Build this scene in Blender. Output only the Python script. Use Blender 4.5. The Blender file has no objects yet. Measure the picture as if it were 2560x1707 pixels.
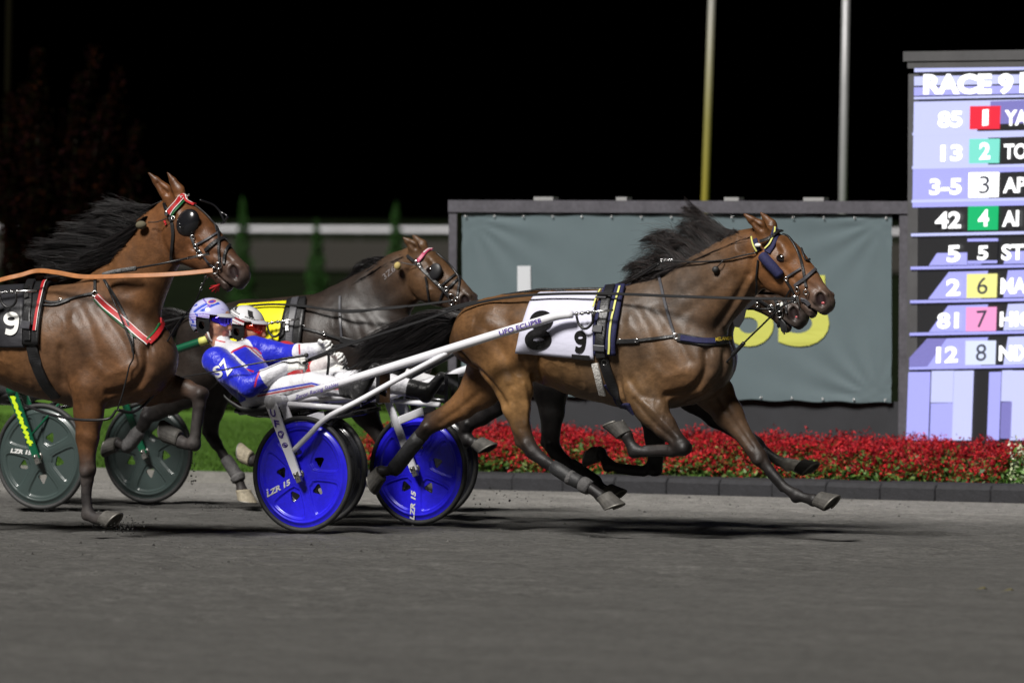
import bpy, bmesh, math, random
import numpy as np
from mathutils import Vector, Matrix
from mathutils.bvhtree import BVHTree

scene = bpy.context.scene
COL = scene.collection
random.seed(7)
rng = np.random.default_rng(7)

# ------------------------------------------------------------------ camera, sky, light, exposure
FPX = 14222.0                      # 200 mm lens, in pixels of the 2560 px wide photograph
CAM = np.array([0.0, 0.0, 1.86])
PITCH = math.atan((853.5 - 545.0) / FPX)
ROLL = math.radians(0.25)
_f = np.array([0, math.cos(PITCH), -math.sin(PITCH)])
_r0 = np.array([1.0, 0, 0])
_u0 = np.array([0, math.sin(PITCH), math.cos(PITCH)])
CR = _r0 * math.cos(ROLL) + _u0 * math.sin(ROLL)
CU = _u0 * math.cos(ROLL) - _r0 * math.sin(ROLL)
CF = _f
cam_data = bpy.data.cameras.new("camera")
cam = bpy.data.objects.new("camera", cam_data)
COL.objects.link(cam)
cam.matrix_world = Matrix(((CR[0], CU[0], -CF[0], CAM[0]), (CR[1], CU[1], -CF[1], CAM[1]),
                           (CR[2], CU[2], -CF[2], CAM[2]), (0, 0, 0, 1)))
cam_data.sensor_width = 36.0
cam_data.lens = 200.0
cam_data.clip_start = 1.0
cam_data.clip_end = 3000.0
cam_data.dof.use_dof = True
cam_data.dof.focus_distance = 33.3
cam_data.dof.aperture_fstop = 2.8
scene.camera = cam

world = bpy.data.worlds.new("World")
scene.world = world
world.use_nodes = True
wn = world.node_tree.nodes
wl = world.node_tree.links
sky_tex = wn.new("ShaderNodeTexSky")
sky_tex.sky_type = 'NISHITA'
sky_tex.sun_disc = False
sky_tex.sun_elevation = math.radians(-9.0)
sky_tex.sun_rotation = math.radians(200.0)
wl.new(sky_tex.outputs[0], wn["Background"].inputs[0])
wn["Background"].inputs[1].default_value = 0.05

SUN_DIR = Vector((0.50, 0.74, -1.0)).normalized()      # the floodlight masts behind the camera, to its left
sun_data = bpy.data.lights.new("floodlight_sun", 'SUN')
sun_data.energy = 5.0
sun_data.angle = math.radians(15.0)
sun_data.color = (1.0, 0.965, 0.92)
sun = bpy.data.objects.new("floodlight_sun", sun_data)
sun.rotation_euler = SUN_DIR.to_track_quat('-Z', 'Y').to_euler()
sun.location = (-6, -8, 25)
COL.objects.link(sun)

scene.view_settings.view_transform = 'Standard'
scene.view_settings.look = 'None'
scene.view_settings.exposure = 0.18
scene.view_settings.gamma = 1.0
scene.render.engine = 'CYCLES'
scene.cycles.use_denoising = True
scene.cycles.max_bounces = 5
scene.cycles.diffuse_bounces = 3
scene.cycles.glossy_bounces = 3

# ------------------------------------------------------------------ pixel <-> place helpers
def ray(x, y):
    d = CF * FPX + CR * (x - 1280.0) + CU * (853.5 - y)
    return d / d[1]

BANK = 0.012
Y0 = 33.46
def zg(y):
    return -BANK * (y - Y0)

def ground_hit(x, y):
    d = ray(x, y)
    # CAM.z + t*dz = -BANK*(t - Y0)      (d[1] == 1)
    t = (BANK * Y0 - CAM[2]) / (d[2] + BANK)
    return CAM + d * t

def at_depth(x, y, Y):
    return CAM + ray(x, y) * Y

class Frame:
    def __init__(s, o, heading_deg, n=(0, BANK, 1)):
        a = math.radians(heading_deg)
        n = np.array(n, float); n /= np.linalg.norm(n)
        u = np.array([math.cos(a), -math.sin(a), 0.0]); u -= n * u.dot(n); u /= np.linalg.norm(u)
        v = np.cross(n, u)
        s.o = np.array(o, float); s.R = np.stack([u, v, n], 1)
    def L(s, x, y, v):
        o = s.R.T @ (CAM - s.o); d = s.R.T @ ray(x, y)
        return o + d * ((v - o[1]) / d[1])
    def ray(s, x, y):
        o = s.R.T @ (CAM - s.o); d = s.R.T @ ray(x, y)
        return o, d / np.linalg.norm(d)
    def W(s, p):
        return s.o + s.R @ np.asarray(p, float)
    def px(s, p):
        d = s.W(p) - CAM
        z = d.dot(CF)
        return 1280 + FPX * d.dot(CR) / z, 853.5 - FPX * d.dot(CU) / z
    def M(s, base=(0, 0, 0)):
        m = Matrix.Identity(4)
        w = s.W(base)
        for i in range(3):
            for j in range(3):
                m[i][j] = s.R[i, j]
            m[i][3] = w[i]
        return m

WORLD = Frame((0, 0, 0), 0, (0, 0, 1))

# ------------------------------------------------------------------ object helpers
def mesh_from(name, verts, faces, smooth=False, col=None):
    me = bpy.data.meshes.new(name)
    verts = np.asarray(verts, np.float32)
    if isinstance(faces, np.ndarray):
        n, k = faces.shape
        me.vertices.add(len(verts)); me.vertices.foreach_set("co", verts.ravel())
        me.loops.add(n * k); me.loops.foreach_set("vertex_index", faces.astype(np.int32).ravel())
        me.polygons.add(n)
        me.polygons.foreach_set("loop_start", np.arange(0, n * k, k, dtype=np.int32))
        me.polygons.foreach_set("loop_total", np.full(n, k, np.int32))
        me.update(calc_edges=True)
    else:
        me.from_pydata([tuple(map(float, v)) for v in verts], [], faces)
        me.update()
    if smooth:
        me.polygons.foreach_set("use_smooth", np.ones(len(me.polygons), bool))
    if col is not None:
        a = me.color_attributes.new("Col", 'FLOAT_COLOR', 'POINT')
        col = np.asarray(col); c = np.ones((len(verts), 4), np.float32); c[:, :col.shape[1]] = col
        a.data.foreach_set("color", c.ravel())
    return me

class Thing:
    """an Empty at the thing's base, its parts given in frame-local coordinates"""
    def __init__(s, name, label, cat, fr=WORLD, base=(0, 0, 0), group=None):
        s.fr = fr; s.base = np.array(base, float)
        s.root = bpy.data.objects.new(name, None)
        s.root.empty_display_size = 0.2
        COL.objects.link(s.root)
        s.root.matrix_world = fr.M(base)
        s.root["label"] = label; s.root["category"] = cat
        if group: s.root["group"] = group
    def part(s, name, verts, faces, mat, smooth=False, col=None, parent=None, label=None, stuff=False):
        verts = np.asarray(verts, float) - s.base
        o = bpy.data.objects.new(name, mesh_from(name, verts, faces, smooth, col))
        o.data.materials.append(mat)
        COL.objects.link(o)
        o.parent = parent or s.root
        if label: o["label"] = label
        if stuff: o["kind"] = "stuff"
        return o
    def geo(s, name, g, mat, smooth=False, parent=None, label=None, stuff=False, col=None):
        return s.part(name, g[0], g[1], mat, smooth, col, parent, label, stuff)

def structure(name, verts, faces, mat, smooth=False, kind="structure", col=None, label=None):
    o = bpy.data.objects.new(name, mesh_from(name, verts, faces, smooth, col))
    o.data.materials.append(mat); COL.objects.link(o)
    o["kind"] = kind
    if label: o["label"] = label
    return o

def join(*gs):
    V = []; F = []; n = 0
    for v, f in gs:
        V.append(np.asarray(v, float)); F += [tuple(int(i) + n for i in q) for q in f]; n += len(v)
    return np.concatenate(V), F

# ------------------------------------------------------------------ shapes
def nrm(a):
    a = np.asarray(a, float); l = np.linalg.norm(a)
    return a / l if l > 1e-12 else a

def box(c, sx, sy, sz, R=None):
    P = np.array([(x, y, z) for x in (-.5, .5) for y in (-.5, .5) for z in (-.5, .5)]) * (sx, sy, sz)
    if R is not None: P = P @ np.asarray(R).T
    return P + np.asarray(c, float), [(0, 1, 3, 2), (4, 6, 7, 5), (0, 4, 5, 1), (2, 3, 7, 6), (0, 2, 6, 4), (1, 5, 7, 3)]

def spline(P, n):
    """Catmull-Rom resampling of P (k,d) to n points by even parameter"""
    P = np.asarray(P, float)
    if len(P) == 2:
        t = np.linspace(0, 1, n)[:, None]; return P[0] * (1 - t) + P[1] * t
    Q = np.vstack([2 * P[0] - P[1], P, 2 * P[-1] - P[-2]])
    s = np.linspace(0, len(P) - 1 - 1e-9, n); i = s.astype(int); t = (s - i)[:, None]
    a, b, c, d = Q[i], Q[i + 1], Q[i + 2], Q[i + 3]
    return .5 * (2 * b + (c - a) * t + (2 * a - 5 * b + 4 * c - d) * t * t + (3 * b - a - 3 * c + d) * t ** 3)

def frames_along(P):
    T = np.gradient(P, axis=0); T /= np.linalg.norm(T, axis=1)[:, None] + 1e-12
    ref = np.array([0, 0, 1.0]) if abs(T[0][2]) < .9 else np.array([1.0, 0, 0])
    N = [nrm(ref - T[0] * ref.dot(T[0]))]
    for i in range(1, len(P)):
        n = N[-1] - T[i] * N[-1].dot(T[i]); N.append(nrm(n))
    N = np.array(N)
    return T, N, np.cross(T, N)

def tube(P, r, sides=8, caps=True, flat=1.0):
    P = np.asarray(P, float); r = np.broadcast_to(np.asarray(r, float), (len(P),))
    T, N, B = frames_along(P)
    a = np.linspace(0, 2 * math.pi, sides, endpoint=False)
    V = (P[:, None] + r[:, None, None] * (np.cos(a)[None, :, None] * N[:, None] + flat * np.sin(a)[None, :, None] * B[:, None])).reshape(-1, 3)
    F = [(i * sides + j, i * sides + (j + 1) % sides, (i + 1) * sides + (j + 1) % sides, (i + 1) * sides + j)
         for i in range(len(P) - 1) for j in range(sides)]
    if caps:
        F.append(tuple(range(sides))[::-1]); F.append(tuple((len(P) - 1) * sides + j for j in range(sides)))
    return V, F

def ring(c, n, R, r, seg=18, sides=6, sx=1.0):
    n = nrm(n); ref = np.array([0, 0, 1.]) if abs(n[2]) < .9 else np.array([1., 0, 0])
    a = nrm(np.cross(ref, n)); b = np.cross(n, a)
    t = np.linspace(0, 2 * math.pi, seg, endpoint=False); s = np.linspace(0, 2 * math.pi, sides, endpoint=False)
    V = []
    for ti in t:
        e = a * math.cos(ti) * sx + b * math.sin(ti)
        for si in s:
            V.append(np.asarray(c) + e * (R + r * math.cos(si)) + n * r * math.sin(si))
    F = [(i * sides + j, ((i + 1) % seg) * sides + j, ((i + 1) % seg) * sides + (j + 1) % sides, i * sides + (j + 1) % sides)
         for i in range(seg) for j in range(sides)]
    return np.array(V), F

def ribbon(P, N, w, t):
    """flat strap with thickness; P path on the surface, N outward normals"""
    P = np.asarray(P, float); N = np.asarray(N, float)
    T = np.gradient(P, axis=0); T /= np.linalg.norm(T, axis=1)[:, None] + 1e-12
    S = np.cross(N, T); S /= np.linalg.norm(S, axis=1)[:, None] + 1e-12
    w = np.broadcast_to(np.asarray(w, float), (len(P),))[:, None] / 2
    rings = [P - S * w - N * t * .6, P - S * w + N * t * .25, P - S * w * .8 + N * t * .5, P + S * w * .8 + N * t * .5, P + S * w + N * t * .25, P + S * w - N * t * .6]
    k = 6
    V = np.stack(rings, 1).reshape(-1, 3)
    F = [(i * k + j, i * k + (j + 1) % k, (i + 1) * k + (j + 1) % k, (i + 1) * k + j) for i in range(len(P) - 1) for j in range(k)]
    F.append(tuple(range(k))[::-1]); F.append(tuple((len(P) - 1) * k + j for j in range(k)))
    return V, F

def ellipsoid(c, rx, ry, rz, nu=20, nv=12, R=None):
    V = []; F = []
    for i in range(nv + 1):
        th = math.pi * i / nv
        for j in range(nu):
            ph = 2 * math.pi * j / nu
            V.append((rx * math.sin(th) * math.cos(ph), ry * math.sin(th) * math.sin(ph), rz * math.cos(th)))
    for i in range(nv):
        for j in range(nu):
            F.append((i * nu + j, (i + 1) * nu + j, (i + 1) * nu + (j + 1) % nu, i * nu + (j + 1) % nu))
    V = np.array(V)
    if R is not None: V = V @ np.asarray(R).T
    return V + np.asarray(c, float), F

def text_geo(body, bold=0.0, shear=0.0, spacing=1.0, sub=False, res=4):
    """flat lettering outline as a mesh, scaled to a 0..1 box (x by width, y by height of the box); returns verts, faces, aspect"""
    cu = bpy.data.curves.new("lettering", 'FONT')
    cu.body = body; cu.offset = bold; cu.shear = shear; cu.space_character = spacing; cu.resolution_u = res; cu.size = 1.0
    ob = bpy.data.objects.new("lettering", cu); COL.objects.link(ob)
    me = bpy.data.meshes.new_from_object(ob.evaluated_get(bpy.context.evaluated_depsgraph_get()))
    bm = bmesh.new(); bm.from_mesh(me)
    bmesh.ops.triangulate(bm, faces=bm.faces[:])
    if sub:
        bmesh.ops.subdivide_edges(bm, edges=[e for e in bm.edges if e.calc_length() > .12], cuts=2, use_grid_fill=True)
        bmesh.ops.triangulate(bm, faces=bm.faces[:])
    V = np.array([v.co[:] for v in bm.verts]); F = [tuple(v.index for v in f.verts) for f in bm.faces]
    bm.free(); bpy.data.meshes.remove(me); bpy.data.objects.remove(ob); bpy.data.curves.remove(cu)
    lo = V.min(0); hi = V.max(0); asp = (hi[0] - lo[0]) / (hi[1] - lo[1])
    V = (V - lo) / np.maximum(hi - lo, 1e-9)
    return V[:, :2], F, asp

def digit_geo(ch):
    """rounded block figures for the number cloths: a stroke drawn as a strip, in a 0..1 box"""
    def loop(cx, cy, rx, ry, w, n=28, a0=0.0, a1=2 * math.pi):
        a = np.linspace(a0, a1, n)
        o = np.stack([cx + rx * np.cos(a), cy + ry * np.sin(a)], 1); i = np.stack([cx + (rx - w) * np.cos(a), cy + (ry - w * .82) * np.sin(a)], 1)
        return np.stack([o, i], 1).reshape(-1, 2), [(2 * k, 2 * k + 2, 2 * k + 3, 2 * k + 1) for k in range(n - 1)]
    if ch == '8': gs = [loop(.5, .27, .5, .27, .27), loop(.5, .745, .44, .255, .25)]
    else:
        g1 = loop(.5, .70, .5, .30, .27); t = np.linspace(0, 1, 16)
        c = spline([(.865, .72), (.86, .48), (.76, .22), (.50, .115), (.16, .17)], 16); d = np.gradient(c, axis=0); d /= np.linalg.norm(d, axis=1)[:, None]
        nn = np.stack([-d[:, 1], d[:, 0]], 1) * .125
        gs = [g1, (np.stack([c + nn, c - nn], 1).reshape(-1, 2), [(2 * k, 2 * k + 2, 2 * k + 3, 2 * k + 1) for k in range(15)])]
    V = np.concatenate([g[0] for g in gs]); F = []; n = 0
    for g in gs: F += [tuple(i + n for i in q) for q in g[1]]; n += len(g[0])
    if ch == '6': V = 1 - V
    return V, F, .6

def vnoise(P, seed=0):
    I = np.floor(P).astype(np.int64); f = P - I; f = f * f * (3 - 2 * f); out = np.zeros(len(P))
    for o in ((0, 0, 0), (0, 0, 1), (0, 1, 0), (0, 1, 1), (1, 0, 0), (1, 0, 1), (1, 1, 0), (1, 1, 1)):
        q = I + np.array(o); hsh = (q[:, 0] * 73856093) ^ (q[:, 1] * 19349663) ^ (q[:, 2] * 83492791) ^ (seed * 1274126177)
        hsh = (hsh ^ (hsh >> 13)) * 1103515245 & 0x7fffffff; hsh = (hsh ^ (hsh >> 11)) & 0xffff
        w = np.prod(np.where(np.array(o), f, 1 - f), axis=1); out += w * (hsh / 65535.0)
    return out

# ------------------------------------------------------------------ materials
def mat(name, color=(.5, .5, .5), rough=.5, metal=0.0, spec=.5, attr=False, noise=None, bump=None, emit=None, coat=0.0, sheen=0.0, noise2=None, sub=0.0, clear_rough=.1):
    """procedural principled material. noise=(scale, amount), bump=(scale, strength, detail)"""
    m = bpy.data.materials.new(name); m.use_nodes = True
    nt = m.node_tree; n = nt.nodes; l = nt.links
    b = n["Principled BSDF"]
    b.inputs["Roughness"].default_value = rough
    b.inputs["Metallic"].default_value = metal
    b.inputs["Specular IOR Level"].default_value = spec
    b.inputs["Coat Weight"].default_value = coat
    b.inputs["Coat Roughness"].default_value = clear_rough
    b.inputs["Sheen Weight"].default_value = sheen
    if sub:
        b.inputs["Subsurface Weight"].default_value = sub
        b.inputs["Subsurface Radius"].default_value = (.01, .004, .002)
    tc = n.new("ShaderNodeTexCoord")
    if attr:
        at = n.new("ShaderNodeAttribute"); at.attribute_name = "Col"; src = at.outputs["Color"]
    else:
        rgb = n.new("ShaderNodeRGB"); rgb.outputs[0].default_value = (*color, 1); src = rgb.outputs[0]
    for nz in (noise, noise2):
        if nz:
            t = n.new("ShaderNodeTexNoise"); t.inputs["Scale"].default_value = nz[0]; t.inputs["Detail"].default_value = 6
            t.inputs["Roughness"].default_value = .65
            if len(nz) > 2:
                mp = n.new("ShaderNodeMapping"); mp.inputs["Scale"].default_value = nz[2]
                l.new(tc.outputs["Object"], mp.inputs[0]); l.new(mp.outputs[0], t.inputs["Vector"])
            else:
                l.new(tc.outputs["Object"], t.inputs["Vector"])
            mr = n.new("ShaderNodeMapRange"); mr.inputs["From Min"].default_value = .3; mr.inputs["From Max"].default_value = .7
            mr.inputs["To Min"].default_value = 1 - nz[1]; mr.inputs["To Max"].default_value = 1 + nz[1]
            l.new(t.outputs["Fac"], mr.inputs["Value"])
            mx = n.new("ShaderNodeMix"); mx.data_type = 'RGBA'; mx.blend_type = 'MULTIPLY'; mx.inputs[0].default_value = 1
            l.new(src, mx.inputs[6]); l.new(mr.outputs[0], mx.inputs[7]); src = mx.outputs[2]
    l.new(src, b.inputs["Base Color"])
    if bump:
        t = n.new("ShaderNodeTexNoise"); t.inputs["Scale"].default_value = bump[0]; t.inputs["Detail"].default_value = bump[2] if len(bump) > 2 else 4
        if len(bump) > 3:
            mp = n.new("ShaderNodeMapping"); mp.inputs["Scale"].default_value = bump[3]
            l.new(tc.outputs["Object"], mp.inputs[0]); l.new(mp.outputs[0], t.inputs["Vector"])
        else:
            l.new(tc.outputs["Object"], t.inputs["Vector"])
        bp = n.new("ShaderNodeBump"); bp.inputs["Strength"].default_value = bump[1]; bp.inputs["Distance"].default_value = bump[4] if len(bump) > 4 else .01
        l.new(t.outputs["Fac"], bp.inputs["Height"]); l.new(bp.outputs[0], b.inputs["Normal"])
    if emit:
        b.inputs["Emission Color"].default_value = (*emit[0], 1); b.inputs["Emission Strength"].default_value = emit[1]
    return m
# ================================================================== THE SETTING
KA = ground_hit(0, 1193.0); KB = ground_hit(2560, 1258.0)          # edge of the track
KD = nrm((KB - KA) * (1, 1, 0))[:2]
KN = np.array([-KD[1], KD[0]])                                      # towards the infield
if KN[1] < 0: KN = -KN
def kp(s, d, z):           # s metres along the kerb line from KA, d metres behind it
    p = KA[:2] + KD * s + KN * d
    return np.array([p[0], p[1], z])
KLEN = np.linalg.norm((KB - KA)[:2])
def s_at(px, d, z):        # kerb coordinate s seen at photo column px, for a line d behind the kerb at height z
    lo, hi = -20., 30.
    for _ in range(40):
        mid = (lo + hi) / 2; q = kp(mid, d, z) - CAM
        if 1280 + FPX * q.dot(CR) / q.dot(CF) < px: lo = mid
        else: hi = mid
    return lo
def kz(s, d=0):
    return zg(kp(s, d, 0)[1])
ZL = kz(KLEN * .4) + .05      # level of the infield

# --- track surface
def track_material():
    m = bpy.data.materials.new("stone_dust"); m.use_nodes = True
    nt = m.node_tree; n = nt.nodes; l = nt.links; b = n["Principled BSDF"]
    tc = n.new("ShaderNodeTexCoord")
    mp = n.new("ShaderNodeMapping"); mp.inputs["Rotation"].default_value = (0, 0, math.atan2(-KD[1], KD[0])); l.new(tc.outputs["Object"], mp.inputs[0])
    def noise(scale, sc, detail=6, rough=.6):
        q = n.new("ShaderNodeMapping"); q.inputs["Scale"].default_value = sc; l.new(mp.outputs[0], q.inputs[0])
        t = n.new("ShaderNodeTexNoise"); t.inputs["Scale"].default_value = scale; t.inputs["Detail"].default_value = detail; t.inputs["Roughness"].default_value = rough
        l.new(q.outputs[0], t.inputs["Vector"]); return t.outputs["Fac"]
    def rng_(src, a, b_, c, d):
        r = n.new("ShaderNodeMapRange"); r.inputs["From Min"].default_value = a; r.inputs["From Max"].default_value = b_
        r.inputs["To Min"].default_value = c; r.inputs["To Max"].default_value = d; l.new(src, r.inputs["Value"]); return r.outputs[0]
    def mul(a, b_):
        x = n.new("ShaderNodeMath"); x.operation = 'MULTIPLY'
        l.new(a, x.inputs[0]); l.new(b_, x.inputs[1]); return x.outputs[0]
    streak = rng_(noise(1.1, (.5, 2.0, 1)), .3, .7, .88, 1.10)
    fine = rng_(noise(48, (.9, 1.1, 1), 10, .8), .35, .65, .70, 1.30)
    blot = rng_(noise(7, (.7, 1.2, 1), 8, .7), .35, .65, .86, 1.12)
    clod = rng_(noise(9, (.7, 1.5, 1), 3), .70, .76, 1.0, .62)
    grit = rng_(noise(19, (.8, 1.25, 1), 5, .75), .36, .64, .74, 1.26)
    speck = rng_(noise(60, (.8, 1.3, 1), 2, .5), .66, .72, 1.0, .55)
    v = mul(mul(mul(streak, fine), mul(blot, clod)), mul(grit, speck))
    # brighter light on the strip along the kerb is put into the colour
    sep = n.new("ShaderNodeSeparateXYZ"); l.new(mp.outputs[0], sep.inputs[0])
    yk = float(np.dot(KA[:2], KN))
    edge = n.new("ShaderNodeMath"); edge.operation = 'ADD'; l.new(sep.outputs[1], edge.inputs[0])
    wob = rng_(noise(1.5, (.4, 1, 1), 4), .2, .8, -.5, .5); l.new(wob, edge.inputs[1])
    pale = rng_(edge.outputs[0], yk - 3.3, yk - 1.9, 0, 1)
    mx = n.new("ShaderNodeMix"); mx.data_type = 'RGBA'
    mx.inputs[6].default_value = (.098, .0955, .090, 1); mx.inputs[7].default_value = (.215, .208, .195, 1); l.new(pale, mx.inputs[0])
    m2 = n.new("ShaderNodeMix"); m2.data_type = 'RGBA'; m2.blend_type = 'MULTIPLY'; m2.inputs[0].default_value = 1
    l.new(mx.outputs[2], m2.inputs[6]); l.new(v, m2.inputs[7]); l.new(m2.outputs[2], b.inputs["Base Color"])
    b.inputs["Roughness"].default_value = .9; b.inputs["Specular IOR Level"].default_value = .2
    bq = n.new("ShaderNodeBump"); bq.inputs["Strength"].default_value = .55; bq.inputs["Distance"].default_value = .05; l.new(noise(6, (.55, 1.3, 1), 5, .6), bq.inputs["Height"])
    bp = n.new("ShaderNodeBump"); bp.inputs["Strength"].default_value = .8; bp.inputs["Distance"].default_value = .02; l.new(bq.outputs[0], bp.inputs["Normal"])
    l.new(noise(36, (1, 1.1, 1), 10, .8), bp.inputs["Height"]); l.new(bp.outputs[0], b.inputs["Normal"])
    return m
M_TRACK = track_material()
def track_patch(s0, s1, ns, d0, d1, nd, rough):
    S_, D_ = np.meshgrid(np.linspace(s0, s1, ns + 1), np.linspace(d0, d1, nd + 1), indexing='ij')
    x = KA[0] + KD[0] * S_ + KN[0] * D_; y = KA[1] + KD[1] * S_ + KN[1] * D_
    z = zg(y)
    if rough:
        q = np.stack([S_.ravel(), D_.ravel(), np.zeros(S_.size)], 1)
        n = (vnoise(q * (9, 11, 1), 31) - .5) * .012 + (vnoise(q * (3, 4.5, 1), 32) - .5) * .016 + (vnoise(q * (1.1, 5, 1), 33) - .5) * .010
        dent = np.clip(vnoise(q * (4.2, 5.5, 1), 34) - .66, 0, 1) * -.06        # hoof-chopped hollows
        e = np.clip(-D_ / .8, 0, 1) * np.clip((S_ - s0) / .5, 0, 1) * np.clip((s1 - S_) / .5, 0, 1) * np.clip((D_ - d0) / .5, 0, 1)
        z = z + ((n + dent).reshape(S_.shape) - .006) * e
    V = np.stack([x, y, z], -1).reshape(-1, 3); i, j = np.meshgrid(np.arange(ns), np.arange(nd), indexing='ij'); a_ = i * (nd + 1) + j
    return V, np.stack([a_, a_ + nd + 1, a_ + nd + 2, a_ + 1], -1).reshape(-1, 4)
pieces = [track_patch(-7, 12, 400, -15, 0, 330, True), track_patch(-30, -7, 8, -15, 0, 8, False), track_patch(12, 40, 8, -15, 0, 8, False), track_patch(-30, 40, 12, -46, -15, 10, False)]
tv = np.concatenate([p[0] for p in pieces]); k_ = np.cumsum([0] + [len(p[0]) for p in pieces]); tf = np.concatenate([p[1] + k_[i] for i, p in enumerate(pieces)])
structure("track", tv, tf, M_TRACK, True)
# loose stone grit lying on the racing strip
ng = 9000
gd = -rng.uniform(.2, 15, ng); gsx = rng.uniform(-6, 9, ng)
gp = np.stack([KA[0] + KD[0] * gsx + KN[0] * gd, KA[1] + KD[1] * gsx + KN[1] * gd, np.zeros(ng)], 1); gp[:, 2] = zg(gp[:, 1])
gr = rng.uniform(.0025, .006, ng) * (1 + 1.4 * (rng.uniform(0, 1, ng) > .93)); ga = rng.uniform(0, 6.28, ng)
tet = np.array([(1, 0, -.2), (-.5, .87, -.2), (-.5, -.87, -.2), (.1, .1, .75)])
gv = np.stack([gp[:, None, 0] + gr[:, None] * (tet[None, :, 0] * np.cos(ga)[:, None] - tet[None, :, 1] * np.sin(ga)[:, None]), gp[:, None, 1] + gr[:, None] * (tet[None, :, 0] * np.sin(ga)[:, None] + tet[None, :, 1] * np.cos(ga)[:, None]), gp[:, None, 2] + gr[:, None] * tet[None, :, 2]], -1).reshape(-1, 3)
gf = (np.arange(ng)[:, None, None] * 4 + np.array([(0, 1, 3), (1, 2, 3), (2, 0, 3)])[None]).reshape(-1, 3)
gcol = np.repeat(rng.uniform(.02, .15, ng), 4)[:, None] * np.array([1, .97, .91])
structure("gravel", gv, gf, mat("stone_grit", attr=True, rough=.95, spec=.1), kind="stuff", col=gcol, label="loose grey stone grit scattered over the racing strip")

# --- infield ground, out to the horizon
M_LAWN = mat("lawn_grass", (.055, .120, .012), .9, noise=(2.2, .35, (1, .35, 1)), noise2=(30, .3), bump=(60, .5, 4), spec=.2)
M_FIELD = mat("unlit_infield", (.0042, .007, .0022), .95, noise=(.5, .5), spec=.05)  # far lawn out of the light: its darkness is put into the colour
def strip(d0, d1, z0, z1, s0=-60, s1=90):
    return np.array([kp(s0, d0, z0), kp(s1, d0, z0), kp(s1, d1, z1), kp(s0, d1, z1)]), [(0, 1, 2, 3)]
LAWN_D = 15.5
g = strip(.10, LAWN_D, ZL, ZL); structure("lawn", g[0], g[1], M_LAWN)
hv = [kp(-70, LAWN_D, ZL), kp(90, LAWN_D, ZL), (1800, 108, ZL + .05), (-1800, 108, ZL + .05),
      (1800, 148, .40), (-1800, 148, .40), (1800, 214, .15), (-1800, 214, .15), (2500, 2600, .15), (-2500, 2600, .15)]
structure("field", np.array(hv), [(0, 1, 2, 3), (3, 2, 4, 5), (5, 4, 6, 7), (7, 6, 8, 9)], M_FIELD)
# far side of the oval: banked track and rail
M_FAR = mat("far_stone_dust", (.030, .028, .024), .95, noise=(.3, .15, (.1, 1, 1)), spec=.1)
ft = np.array([(-400, 150, .47), (400, 150, .47), (400, 182, 1.12), (-400, 182, 1.12), (400, 183, .2), (-400, 183, .2)])
structure("far_track", ft, [(0, 1, 2, 3), (3, 2, 4, 5)], M_FAR)
M_WHITE = mat("white_rail_paint", (.66, .66, .69), .5, noise=(3, .08))
rail = Thing("track_rail", "long white rail along the far side of the track behind the small conifers", "rail", base=(0, 212, .15))
zr = at_depth(850, 575.5, 212)[2]
P = [(x, 212, zr) for x in np.linspace(-120, 120, 30)]
rail.geo("rail_bar", tube(P, .10, 8), M_WHITE, True)
for i in range(-20, 21):
    x = i * 1.15 - 8
    rail.geo("post", tube([(x, 212.2, .1), (x, 212.1, zr)], .035, 6), mat("rail_post", (.1, .1, .1), .6) if i == -20 else bpy.data.materials["rail_post"])

# --- kerb
M_KERB = mat("dark_rubber_kerb", (.015, .015, .018), .8, noise=(9, .35), noise2=(45, .25), bump=(50, .4, 5))
M_CONC = mat("kerb_concrete", (.17, .165, .15), .9, noise=(6, .25), noise2=(50, .2), bump=(60, .4, 5))
s_dark = s_at(905, 0, -.1); s_end = s_at(3300, 0, -.1)
kerb = bpy.data.objects.new("kerb", None); COL.objects.link(kerb); kerb["kind"] = "structure"; kerb.location = kp(s_dark, 0, kz(s_dark))
def kerb_block(L_, name):
    prof = [(0, -.05), (0, .085), (.03, .115), (.20, .125), (.24, .10), (.24, -.05)]
    V = []; n = len(prof)
    for x in (.002, .010, L_ - .010, L_ - .002):
        k = .006 if x in (.002, L_ - .002) else 0
        for d, z in prof:
            dd = d + (k if d < .1 else -k); zz = z - (k if z > .05 else 0)
            V.append((x * KD[0] + dd * KN[0], x * KD[1] + dd * KN[1], zz))
    F = [(i * n + j, (i + 1) * n + j, (i + 1) * n + (j + 1) % n, i * n + (j + 1) % n) for i in range(3) for j in range(n)]
    F += [tuple(range(n)), tuple(3 * n + j for j in range(n))[::-1]]
    return mesh_from(name, V, F)
me_dark = kerb_block(.42, "kerb_block"); me_dark.materials.append(M_KERB)
s = s_dark
while s < s_end:
    o = bpy.data.objects.new("kerb_block", me_dark); COL.objects.link(o); o.parent = kerb
    o.location = Vector(kp(s + random.uniform(-.001, .001), random.uniform(-.003, .003), kz(s) + random.uniform(-.003, .002))) - kerb.location
    o.rotation_euler = (random.uniform(-.01, .01), random.uniform(-.005, .005), random.uniform(-.005, .005))
    s += .42
edging = bpy.data.objects.new("kerb_edging", None); COL.objects.link(edging); edging["kind"] = "structure"
s0 = s_at(-1500, 0, -.1); edging.location = kp(s0, 0, kz(s0))
k_ = 0; s = s0
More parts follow.
